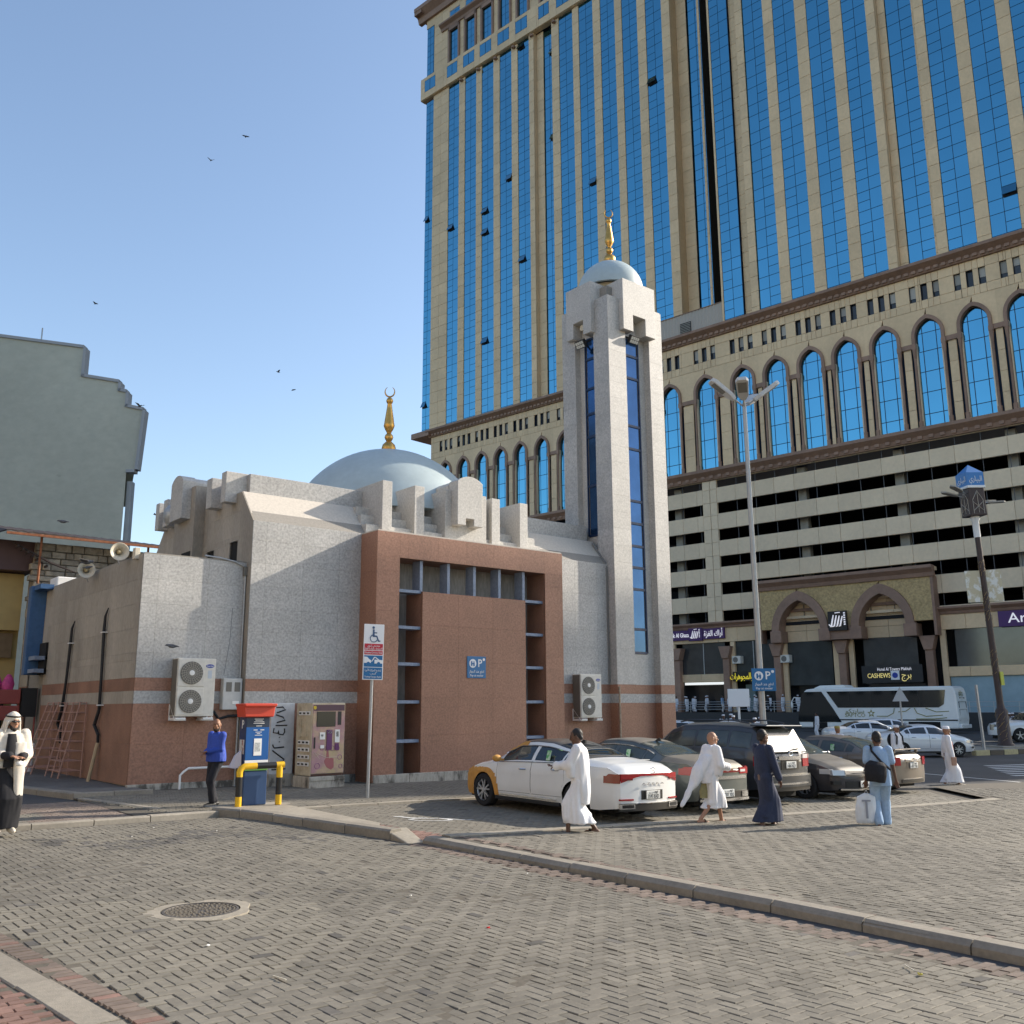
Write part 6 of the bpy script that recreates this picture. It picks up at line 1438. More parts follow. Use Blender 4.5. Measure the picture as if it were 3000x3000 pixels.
def make_car(kind, name, label, paint, loc, heading, group=None, glass=None, roofm=None, slope=True, rims=None):
    """heading: direction of the nose (radians); loc: centre of the car on the ground"""
    r = {}
    if kind == 'sedan_long':
        s = CarShape(4.93, 1.87, [(0, .90), (.06, 1.02), (.25, 1.08), (.75, 1.13), (1.05, 1.16), (1.55, 1.34), (2.1, 1.455), (2.55, 1.47), (2.95, 1.445), (3.35, 1.28), (3.75, 1.03), (4.2, .93), (4.65, .82), (4.93, .66)],
                     [(0, .88), (.3, 1.0), (1.1, 1.02), (2.2, .98), (3.6, .93), (4.3, .84), (4.75, .72), (4.93, .62)], [(0, .84), (.12, .91), (.5, .97), (1.2, 1.0), (3.6, 1.0), (4.3, .96), (4.65, .86), (4.85, .70), (4.93, .55)], 1.10, 3.97, .375, .345, 1.16, 1.02, 3.72)
        s.cuts = dict(d0=1.42, d1=2.42, d2=3.52, w0=1.25, w1=1.52, w2=2.36, w3=3.42, ws=2.98, rw=1.85); r = dict(R=.345, w=.235)
    elif kind == 'sedan':
        s = CarShape(4.62, 1.78, [(0, .90), (.06, 1.02), (.25, 1.09), (.65, 1.12), (.95, 1.15), (1.45, 1.36), (1.95, 1.455), (2.35, 1.47), (2.75, 1.44), (3.1, 1.28), (3.55, 1.04), (4.0, .93), (4.4, .80), (4.62, .62)],
                     [(0, .88), (.3, 1.0), (1.0, 1.02), (2.0, .98), (3.4, .93), (4.0, .84), (4.45, .70), (4.62, .58)], [(0, .84), (.12, .91), (.5, .97), (1.2, 1.0), (3.3, 1.0), (4.0, .95), (4.35, .84), (4.55, .66), (4.62, .52)], 1.0, 3.68, .355, .325, 1.10, .93, 3.5)
        s.cuts = dict(d0=1.32, d1=2.28, d2=3.3, w0=1.18, w1=1.40, w2=2.2, w3=3.22, ws=2.78, rw=1.72); r = dict(R=.325, w=.215)
    elif kind == 'suv':
        s = CarShape(4.72, 1.85, [(0, 1.05), (.05, 1.22), (.25, 1.62), (.45, 1.79), (.9, 1.83), (1.8, 1.84), (2.5, 1.81), (2.85, 1.70), (3.3, 1.40), (3.55, 1.24), (4.2, 1.16), (4.55, 1.05), (4.72, .80)],
                     [(0, 1.02), (.3, 1.17), (1.0, 1.19), (3.4, 1.14), (4.2, 1.06), (4.6, .92), (4.72, .75)], [(0, .88), (.12, .94), (.5, .98), (1.2, 1.0), (3.5, 1.0), (4.2, .96), (4.5, .88), (4.72, .70)], .95, 3.70, .43, .385, 1.30, .10, 3.5, zb=.33)
        s.cuts = dict(d0=1.15, d1=2.05, d2=3.15, w0=.42, w1=1.0, w2=1.98, w3=3.12, ws=2.72, rw=.34); r = dict(R=.385, w=.26)
    elif kind == 'suv_big':
        s = CarShape(5.2, 2.0, [(0, 1.05), (.05, 1.25), (.22, 1.68), (.4, 1.84), (.9, 1.89), (2.3, 1.9), (2.9, 1.84), (3.3, 1.62), (3.75, 1.28), (4.5, 1.22), (5.0, 1.1), (5.2, .9)],
                     [(0, 1.05), (.3, 1.2), (1.0, 1.22), (3.6, 1.2), (4.6, 1.14), (5.1, 1.0), (5.2, .85)], [(0, .9), (.12, .95), (.5, .99), (1.2, 1.0), (4.2, 1.0), (4.8, .96), (5.05, .9), (5.2, .8)], 1.15, 4.15, .46, .40, 1.45, .10, 3.72, zb=.36)
        s.cuts = dict(d0=1.5, d1=2.45, d2=3.6, w0=.5, w1=1.3, w2=2.35, w3=3.5, ws=3.12, rw=.32); r = dict(R=.40, w=.28)
    else:  # hatch
        s = CarShape(4.4, 1.75, [(0, .95), (.05, 1.1), (.35, 1.30), (.8, 1.42), (1.4, 1.49), (2.0, 1.5), (2.5, 1.42), (3.0, 1.20), (3.5, 1.0), (4.0, .9), (4.25, .78), (4.4, .6)],
                     [(0, .92), (.3, 1.04), (1.0, 1.05), (3.3, .93), (4.0, .82), (4.4, .58)], [(0, .86), (.12, .93), (.5, .98), (1.2, 1.0), (3.3, 1.0), (3.9, .94), (4.2, .82), (4.4, .56)], .85, 3.55, .36, .32, 1.10, .12, 3.4)
        s.cuts = dict(d0=1.15, d1=2.1, d2=3.15, w0=.6, w1=1.05, w2=2.02, w3=3.1, ws=2.5, rw=.75); r = dict(R=.32, w=.215)
    s.dlow = 2; s.trunk = kind.startswith('sedan'); s.br, s.bf = .10, .18; s.glass = glass or M_CGL; s.roofm = roofm; s.label = std_label(s)
    x0, y0 = loc; ca, sa = math.cos(heading), math.sin(heading); z = gz(x0, y0)
    px = (gz(x0+ca*1.4, y0+sa*1.4)-gz(x0-ca*1.4, y0-sa*1.4))/2.8; py = (gz(x0-sa*.8, y0+ca*.8)-gz(x0+sa*.8, y0-ca*.8))/1.6
    X = Vector((ca, sa, px)).normalized(); Y = Vector((-sa, ca, py)).normalized(); Z = X.cross(Y).normalized(); Y = Z.cross(X)
    Mx = Matrix((X, Y, Z)).transposed()
    base = Vector((x0, y0, z))-X*(s.L/2)
    t = thing(name, label, 'car', base, rot=Mx.to_euler(), group=group)
    car_body(s, t, paint)
    R, w_ = r['R'], r['w']
    for x in (s.xr, s.xf):
        for sd in (1, -1): wheel(t, x, sd*(s.W/2-w_/2-.015), R, w_, sd, 5, 0 if kind != 'suv_big' else 1, rims)
    # common bits
    def bx(nm, x0, y0, z0, x1, y1, z1, m, bev=.01, par=t): b = MB(); b.box(x0, y0, z0, x1, y1, z1); return obj(nm, b, m, par, bev=bev)
    for sd in (1, -1):
        xm = s.cuts['w3']-.05; zm = interp(s.belt, xm)+.06; b = MB(); b.ball((xm, sd*(s.W/2+.10), zm+.04), (.075, .115, .075), 14, 8); b.box(xm-.03, sd*(s.W/2-.08), zm-.01, xm+.03, sd*(s.W/2+.04), zm+.03); obj('mirror', b, paint, t, sm=True)
        for xh in (s.cuts['d0']+.12, s.cuts['d1']+.12):
            zh = interp(s.belt, xh)-.115; b = MB(); b.tube([(xh, sd*(s.W/2+.006), zh), (xh+.05, sd*(s.W/2+.035), zh), (xh+.17, sd*(s.W/2+.035), zh), (xh+.22, sd*(s.W/2+.006), zh)], .014, 6); obj('door_handle', b, M_CHR if kind != 'suv_big' else paint, t, sm=True)
        bx('sill', s.xr+s.Ra+.05, sd*(s.W/2-.05), s.zb-.03, s.xf-s.Ra-.05, sd*(s.W/2-.005), s.zb+.045, M_TRIMB)
    return t, s, bx
def plate(bx, t, x, z, sgn, txt=True, text_='3595 BXD'):
    o = bx('number_plate', x-.012, -.19, z-.075, x+.012, .19, z+.075, M_PLATE, .004)
    if txt:
        text(text_, .10, M_BLACK, t, (x+sgn*.014, 0, z-.032), name='plate_lettering', rot=(math.pi/2, 0, math.pi/2*sgn), width=.31, ext=.001); text(arabic('ح ب د')+' ٥٩٥٣', .07, M_BLACK, t, (x+sgn*.014, 0, z+.04), name='plate_lettering', rot=(math.pi/2, 0, math.pi/2*sgn), width=.26, ext=.001)
def at_rear(s, y, z, d=0): return -s.br*(1-(abs(y)/(s.W/2*.86))**2)*1.0-d
def rear_strip(s, t, nm, y0, y1, zf0, zf1, m, d=.012, n=10, xin=.0):
    """a piece lying on the curved tail between y0..y1; zf = functions or numbers for lower and upper edge"""
    f0 = zf0 if callable(zf0) else (lambda y: zf0); f1 = zf1 if callable(zf1) else (lambda y: zf1); b = MB(); A = []
    for k in range(n+1):
        y = y0+(y1-y0)*k/n; x = at_rear(s, y, 0)
        A.append((x-d, y, f0(y), f1(y), x+.03+xin))
    v = []
    for a in A: v += [(a[0], a[1], a[2]), (a[0], a[1], a[3]), (a[4], a[1], a[3]), (a[4], a[1], a[2])]
    f = [(0, 1, 2, 3), (4*n+3, 4*n+2, 4*n+1, 4*n)]
    for k in range(n):
        for q in range(4): f.append((4*k+q, 4*k+4+q, 4*k+4+(q+1) % 4, 4*k+(q+1) % 4))
    b.add(v, f); return obj(nm, b, m, t, sm=True, ang=45)
def side_lamp(s, t, nm, x0, x1, z0, z1, m, sd, d=.012):
    """lamp wrapped round a corner of the flank"""
    b = MB(); n = 6; v = []
    for k in range(n+1):
        x = x0+(x1-x0)*k/n; w_ = interp(s.plan, x)*s.W/2
        zz0, zz1 = z0, z1-(.0 if k < n-1 else .04)
        v += [(x, sd*(w_+d), zz0), (x, sd*(w_+d-.006), zz1), (x, sd*(w_-.05), zz1), (x, sd*(w_-.05), zz0)]
    f = [(0, 1, 2, 3), (4*n+3, 4*n+2, 4*n+1, 4*n)]
    for k in range(n):
        for q in range(4): f.append((4*k+q, 4*k+4+q, 4*k+4+(q+1) % 4, 4*k+(q+1) % 4))
    b.add(v, f); return obj(nm, b, m, t, sm=True, ang=45)
NORTH = math.pi/2            # nose towards +y (the mosque)
P_WHT = mat('paint_white', (.70, .71, .70), .3, 0, coat=.6, var2=.05, v2scale=1.5); P_ORG = mat('paint_filler', (.52, .26, .06), .7, var=.1, vscale=9, var2=.1)
P_GRN = mat('paint_greygreen', (.085, .10, .098), .35, .4, coat=.5, var2=.12, v2scale=2); P_DGR = mat('paint_darkgrey', (.055, .06, .068), .32, .4, coat=.5, var2=.12, v2scale=2); P_TAN = mat('paint_taupe', (.155, .135, .115), .38, .4, coat=.4, var2=.1, v2scale=2)
P_CHA = mat('paint_charcoal', (.042, .042, .048), .34, .3, coat=.4, var2=.12, v2scale=2); P_SIL = mat('paint_silver', (.66, .69, .72), .3, .2, coat=.5)
P_DUST = mat('roof_dust', (.17, .155, .13), .6, .2, coat=.15, var2=.15, v2scale=2)
# --- white sedan with unpainted orange front corner
c1, s1, bx = make_car('sedan_long', 'parked_car', 'white sedan with an orange unpainted front fender, parked nearest the portal', P_WHT, (13.95, 15.52), NORTH+rad(1.0), 'cars parked beside the mosque', roofm=None)
b = MB(); G = s1.grid(); nx = G.shape[0]
ii = [i for i in range(nx) if s1.x[i] >= 3.57]
def patch(s, t, nm, m, test, d=.004, sides=(1, -1)):
    G = s.grid(); b = MB()
    for sd in sides:
        for i in range(len(s.x)-1):
            for j in range(G.shape[1]-1):
                p = G[i:i+2, j:j+2].reshape(-1, 3).mean(0)
                if not test(p[0], p[1], p[2], j): continue
                n = len(b.v)
                for a, c in ((i, j), (i+1, j), (i+1, j+1), (i, j+1)):
                    q = G[a, c]; r_ = math.hypot(q[1], max(0, q[2]-.75))+1e-6; k = d/r_
                    b.v.append((q[0], sd*(q[1]+q[1]*k), q[2]+max(0, q[2]-.75)*k+(d if j > s.NL+s.NG else 0)))
                b.f.append((n, n+1, n+2, n+3)); b.m.append(0)
    return obj(nm, b, m, t, sm=True, ang=60)
patch(s1, c1, 'unpainted_fender', P_ORG, lambda x, y, z, j: (x > 4.28-.10*math.sin(z*9) and z < .80) or (abs(math.hypot(x-3.97, z-.345)-.44) < .085 and z < .82 and x < 4.5) or (x > 4.55))
patch(s1, c1, 'unpainted_pillar', P_ORG, lambda x, y, z, j: s1.NL+1 < j < s1.NL+s1.NG+1 and 2.8 < x < 3.5 and j >= s1.NL+s1.NG-1, d=.008, sides=(1,))
for o in kids(c1):
    if o.name.startswith('roof'): o.data.materials[0] = mat('glass_roof_dusty', (.075, .065, .055), .35, 0, coat=.3, var2=.3, v2scale=2)
cb = [o for o in kids(c1) if o.name.startswith(('front_bumper', 'mirror'))]
for o in cb:
    if o.name.startswith('front_bumper') or o.data.vertices[0].co.y > 0: o.data.materials[0] = P_ORG
zr = lambda y: .82+.03*(abs(y)/.8)
rear_strip(s1, c1, 'tail_lamp', -.78, .78, lambda y: .865-.12*max(0, (abs(y)-.36)/.42), lambda y: .905, M_TL)
for sd in (1, -1):
    side_lamp(s1, c1, 'tail_lamp', .0, .34, .73, .90, M_TLD, sd); rear_strip(s1, c1, 'lamp_core', sd*.52, sd*.76, .79, .82, M_TLD, d=.016)
    rear_strip(s1, c1, 'reflector', sd*.50, sd*.80, .42, .45, M_TL, d=.014); rear_strip(s1, c1, 'exhaust', sd*.48, sd*.80, .27, .36, M_CHR, d=.03); rear_strip(s1, c1, 'exhaust_mouth', sd*.51, sd*.77, .285, .345, M_UND, d=.034)
rear_strip(s1, c1, 'diffuser', -.80, .80, .23, .37, M_TRIMB, d=.014); rear_strip(s1, c1, 'chrome_lip', -.46, .46, .355, .372, M_CHR, d=.02); rear_strip(s1, c1, 'plate_recess', -.3, .3, .43, .60, M_TRIMB, d=.004)
plate(bx, c1, at_rear(s1, 0, 0)-.014, .515, -1)
b = MB(); b.tube([(at_rear(s1, 0, 0)-.014, .085*math.cos(q*math.pi/10), .965+.045*math.sin(q*math.pi/10)) for q in range(21)], .009, 5, caps=False); b.tube([(at_rear(s1, 0, 0)-.016, -.035, .935), (at_rear(s1, 0, 0)-.016, -.025, .99)], .008, 5); b.tube([(at_rear(s1, 0, 0)-.016, .025, .935), (at_rear(s1, 0, 0)-.016, .035, .99)], .008, 5); b.tube([(at_rear(s1, 0, 0)-.016, -.03, .957), (at_rear(s1, 0, 0)-.016, .03, .968)], .007, 5); obj('badge', b, M_CHR, c1)
text('A Z E R A', .055, M_CHR, c1, (at_rear(s1, 0, 0)-.016, 0, .72), name='model_lettering', rot=(math.pi/2, 0, -math.pi/2), width=.62)
b = MB(); b.prism([(0, 0), (.18, 0), (.05, .07), (0, .06)], 'y', -.02, .02); obj('aerial_fin', b, M_TRIMB, c1, loc=(1.72, 0, 1.40))
b = MB(); b.box(1.66, .0, 0, 1.78, .004, .2); o = obj('window_sticker', b, mat('sticker_green', (.45, .62, .45), .5, mix2=((.1, .4, .12), 14, .5, .55)), c1, loc=(.22, .862, 1.06), rot=(rad(14), 0, 0))
for sd in (1, -1): bx('lower_strip', 1.6, sd*.925, .30, 3.4, sd*.945, .325, M_CHR, .004)
for sd in (1, -1):
    b = MB(); P = [(x, sd*(G[i, s1.NL+s1.NG-1, 1]+.012), G[i, s1.NL+s1.NG-1, 2]) for i, x in enumerate(s1.x) if 1.25 < x < 3.5]; b.tube(P, .011, 5); obj('chrome_trim', b, M_CHR, c1)
    b = MB(); P = [(x, sd*(G[i, s1.NL, 1]+.006), G[i, s1.NL, 2]+.03) for i, x in enumerate(s1.x) if 1.2 < x < 3.5]; b.tube(P, .010, 5); obj('chrome_trim', b, M_CHR, c1)
# --- dark grey-green sedan
c2, s2, bx = make_car('sedan_long', 'parked_car', 'dusty grey-green sedan with a chrome rear bumper, between the white sedan and the dark SUV', P_GRN, (16.55, 15.75), NORTH, 'cars parked beside the mosque', glass=M_CGLD, roofm=P_DUST)
for sd in (1, -1):
    side_lamp(s2, c2, 'tail_lamp', -.0, .45, .78, .95, M_TL, sd); rear_strip(s2, c2, 'tail_lamp', sd*.45, sd*.80, .80, .93, M_TL); rear_strip(s2, c2, 'reverse_lamp', sd*.47, sd*.68, .84, .89, M_CLEAR, d=.016)
    rear_strip(s2, c2, 'exhaust', sd*.5, sd*.76, .33, .44, M_CHR, d=.03)
rear_strip(s2, c2, 'chrome_bar', -.72, .72, .70, .76, M_CHR, d=.016); rear_strip(s2, c2, 'bumper_lip', -.8, .8, .26, .31, M_CHR, d=.03); rear_strip(s2, c2, 'bumper_dark', -.78, .78, .31, .46, M_TRIMB, d=.012); plate(bx, c2, at_rear(s2, 0, 0)-.02, .42, -1, text_='7201 XKJ')
rear_strip(s2, c2, 'lamp_bar', -.45, .45, .835, .875, M_TLD, d=.014)
b = MB(); b.prism([(0, 0), (.18, 0), (.05, .07), (0, .06)], 'y', -.02, .02); obj('aerial_fin', b, M_TRIMB, c2, loc=(1.75, 0, 1.41))
b = MB(); b.box(0, 0, 0, .12, .004, .18); obj('window_sticker', b, MATS['sticker_green'], c2, loc=(1.9, .862, 1.06), rot=(rad(14), 0, 0))
for sd in (1, -1):
    G2 = s2.grid(); b = MB(); P = [(x, sd*(G2[i, s2.NL+s2.NG-1, 1]+.012), G2[i, s2.NL+s2.NG-1, 2]) for i, x in enumerate(s2.x) if 1.25 < x < 3.5]; b.tube(P, .014, 5); b.tube([(x, sd*(G2[i, s2.NL, 1]+.004), G2[i, s2.NL, 2]+.03) for i, x in enumerate(s2.x) if 1.2 < x < 3.5], .012, 5); obj('chrome_trim', b, M_CHR, c2)
# --- dark SUV
c3, s3, bx = make_car('suv', 'parked_suv', 'dark grey SUV with red and clear tail lamps and a rear wiper', P_DGR, (19.25, 15.95), NORTH, 'cars parked beside the mosque', glass=M_CGLD)
c3['category'] = 'SUV'
for sd in (1, -1):
    side_lamp(s3, c3, 'tail_lamp', -.02, .28, .88, 1.14, M_TL, sd); rear_strip(s3, c3, 'tail_lamp', sd*.52, sd*.85, .86, 1.04, M_TL, d=.02); rear_strip(s3, c3, 'reverse_lamp', sd*.52, sd*.86, 1.045, 1.14, M_CLEAR, d=.02)
    b = MB(); b.tube([(.5, sd*.66, 1.83), (1.0, sd*.68, 1.89), (2.3, sd*.68, 1.88), (2.6, sd*.66, 1.82)], .018, 6); obj('roof_rail', b, P_DGR, c3)
rear_strip(s3, c3, 'plate_garnish', -.42, .42, 1.02, 1.10, M_CHR, d=.025); rear_strip(s3, c3, 'plate_recess', -.34, .34, .80, 1.02, M_TRIMB, d=.012); plate(bx, c3, at_rear(s3, 0, 0)-.016, .91, -1, text_='1486 NLD')
rear_strip(s3, c3, 'bumper_trim', -.84, .84, .66, .70, M_CHR, d=.06); rear_strip(s3, c3, 'bumper', -.88, .88, .42, .66, P_DGR, d=.055); rear_strip(s3, c3, 'bumper_lip', -.7, .7, .47, .51, M_CHR, d=.065); rear_strip(s3, c3, 'valance', -.86, .86, .33, .42, M_TRIMB, d=.03)
b = MB(); b.box(.02, -.70, 1.765, .48, .70, 1.80); obj('roof_spoiler', b, P_DGR, c3, bev=.02)
# tail glass as a raked pane
b = MB(); b.add([(-.055, -.70, 1.20), (-.055, .70, 1.20), (.20, .60, 1.70), (.20, -.60, 1.70), (-.03, -.70, 1.20), (-.03, .70, 1.20), (.225, .60, 1.70), (.225, -.60, 1.70)], [(0, 1, 2, 3), (4, 7, 6, 5), (0, 4, 5, 1), (1, 5, 6, 2), (2, 6, 7, 3), (3, 7, 4, 0)]); obj('rear_window', b, mat('car_glass_glare', (.05, .055, .05), .22, 0, spec=1, var2=.35, v2scale=3), c3)
b = MB(); b.tube([(-.07, 0, 1.21), (-.06, -.2, 1.27), (-.045, -.45, 1.28)], .014, 5); obj('rear_wiper', b, M_TRIMB, c3); b = MB(); b.tube([(-.115, .08*math.cos(q*math.pi/8), 1.155+.045*math.sin(q*math.pi/8)) for q in range(17)], .009, 5, caps=False); b.tube([(-.115, .04*math.cos(q*math.pi/6), 1.155+.045*math.sin(q*math.pi/6)) for q in range(13)], .007, 5, caps=False); obj('badge', b, M_CHR, c3)
# --- charcoal sedan backed in, nose towards the square
c4, s4, bx = make_car('sedan', 'parked_car', 'charcoal sedan parked nose out towards the square beside the dark SUV', P_CHA, (21.85, 15.7), -NORTH, 'cars parked beside the mosque', glass=M_CGLD, roofm=mat('bonnet_dust', (.13, .12, .105), .55, .2, coat=.2, var2=.15, v2scale=2))
def front_strip(s, t, nm, y0, y1, z0, z1, m, d=.012, n=8, push=0):
    b = MB(); v = []
    wf = s.W/2*.52
    for k in range(n+1):
        y = y0+(y1-y0)*k/n; x = s.L+s.bf*(1-min(1, abs(y)/wf)**2) if abs(y) < wf else s.L-(abs(y)-wf)*.62
        v += [(x+d, y, z0), (x+d-push, y, z1), (x-.06-push, y, z1), (x-.06, y, z0)]
    f = [(0, 1, 2, 3), (4*n+3, 4*n+2, 4*n+1, 4*n)]
    for k in range(n):
        for q in range(4): f.append((4*k+q, 4*k+4+q, 4*k+4+(q+1) % 4, 4*k+(q+1) % 4))
    b.add(v, f); return obj(nm, b, m, t, sm=True, ang=45)
def corolla_face(s, t, bx, grille=M_CHR):
    for k in range(4): front_strip(s, t, 'grille_bar', -.52, .52, .585+.032*k, .602+.032*k, grille if k in (0, 1, 3) else M_TRIMB, d=.02)
    front_strip(s, t, 'lower_grille', -.50, .50, .30, .46, M_TRIMB, d=.012); front_strip(s, t, 'lower_lip', -.62, .62, .25, .285, M_CHR, d=.02)
    for sd in (1, -1):
        front_strip(s, t, 'head_lamp', sd*.50, sd*.78, .60, .72, M_HL, d=.02, push=.02); front_strip(s, t, 'fog_lamp', sd*.60, sd*.78, .38, .46, M_TRIMB, d=.02)
        side_lamp(s, t, 'head_lamp', s.L-.52, s.L-.12, .62, .74, M_HL, sd, d=.008)
    plate(bx, t, s.L+s.bf+.02, .40, 1, text_='2754 SRA')
corolla_face(s4, c4, bx)
b = MB(); b.tube([(3.42, -.5, 1.08), (3.40, .1, 1.10)], .012, 5); b.tube([(3.42, .05, 1.08), (3.40, .6, 1.09)], .012, 5); obj('wiper', b, M_TRIMB, c4)
# --- taupe sedan
c5, s5, bx = make_car('sedan', 'parked_car', 'dusty taupe sedan with a rear spoiler, last in the row beside the charcoal car', P_TAN, (24.75, 15.9), NORTH, 'cars parked beside the mosque', glass=M_CGLD)
for sd in (1, -1):
    side_lamp(s5, c5, 'tail_lamp', -.0, .22, .74, .95, M_TL, sd); rear_strip(s5, c5, 'tail_lamp', sd*.56, sd*.76, .74, .95, M_TL, d=.016)
rear_strip(s5, c5, 'chrome_bar', -.36, .36, .845, .90, M_CHR, d=.02); rear_strip(s5, c5, 'plate_recess', -.3, .3, .66, .83, P_TAN, d=.004); plate(bx, c5, at_rear(s5, 0, 0)-.016, .74, -1, text_='6932 TRB')
b = MB(); b.prism([(-.08, -.09), (0, -.11), (.08, -.09), (.07, -.02), (.0, 0), (-.07, -.02)], 'x', -.02, .02); obj('badge', b, M_CHR, c5, loc=(at_rear(s5, 0, 0)-.03, 0, .93)); rear_strip(s5, c5, 'bumper_mesh', -.55, .55, .30, .38, M_TRIMB, d=.014); rear_strip(s5, c5, 'chrome_lip', -.5, .5, .385, .40, M_CHR, d=.018)
b = MB(); b.box(.02, -.66, 1.13, .22, .66, 1.16); b.box(.08, -.6, 1.05, .16, -.55, 1.14); b.box(.08, .55, 1.05, .16, .6, 1.14); obj('spoiler', b, P_TAN, c5, bev=.01)
b = MB(); b.box(0, 0, 0, .12, .004, .18); obj('window_sticker', b, MATS['sticker_green'], c5, loc=(1.75, .80, 1.06), rot=(rad(14), 0, 0))
# --- cars on the street
HR_ = HROT
c6, s6, bx = make_car('sedan', 'street_car', 'white sedan on the street turning in front of the traffic island', P_SIL, (43.6, 23.3), rad(-34), 'white cars on the street')
corolla_face(s6, c6, bx)
c7, s7, bx = make_car('sedan', 'street_car', 'white sedan waiting right behind the turning white sedan', P_SIL, (49.5, 29.5), rad(-40), 'white cars on the street'); corolla_face(s7, c7, bx)
c8, s8, bx = make_car('hatch', 'street_car', 'white car farthest back, in front of the tail of the coach', P_SIL, (55.5, 31.5), rad(-40), 'white cars on the street'); corolla_face(s8, c8, bx)
c9, s9, bx = make_car('suv_big', 'street_suv', 'large white SUV cut by the right edge of the street', P_SIL, (63.5, 26.4), rad(180-36)); c9['category'] = 'SUV'
for sd in (1, -1): front_strip(s9, c9, 'head_lamp', sd*.62, sd*.92, .92, 1.08, M_HL, d=.02)
front_strip(s9, c9, 'grille', -.55, .55, .7, 1.05, M_CHR, d=.02)
c10, s10, bx = make_car('hatch', 'street_car', 'white hatchback near the front of the coach beyond the dark SUV', P_SIL, (40.2, 36.0), rad(140))
for sd in (1, -1): rear_strip(s10, c10, 'tail_lamp', sd*.5, sd*.8, .85, 1.0, M_TL)
c11, s11, bx = make_car('sedan', 'street_car', 'dark sedan mostly hidden behind the parked dark SUV', P_CHA, (36.5, 37.5), rad(140))
# --- coach
bus = thing('coach', 'white long-distance coach with dark windows standing at the hotel', 'coach', (76.6, 37.2, -.1), rad(180-81.69))
BL, BW_, BH = 13.4, 2.55, 3.75
M_BUS = mat('coach_white', (.80, .82, .80), .35, coat=.4, var2=.06, v2scale=.8); M_OLV = mat('coach_olive', (.22, .22, .06), .5)
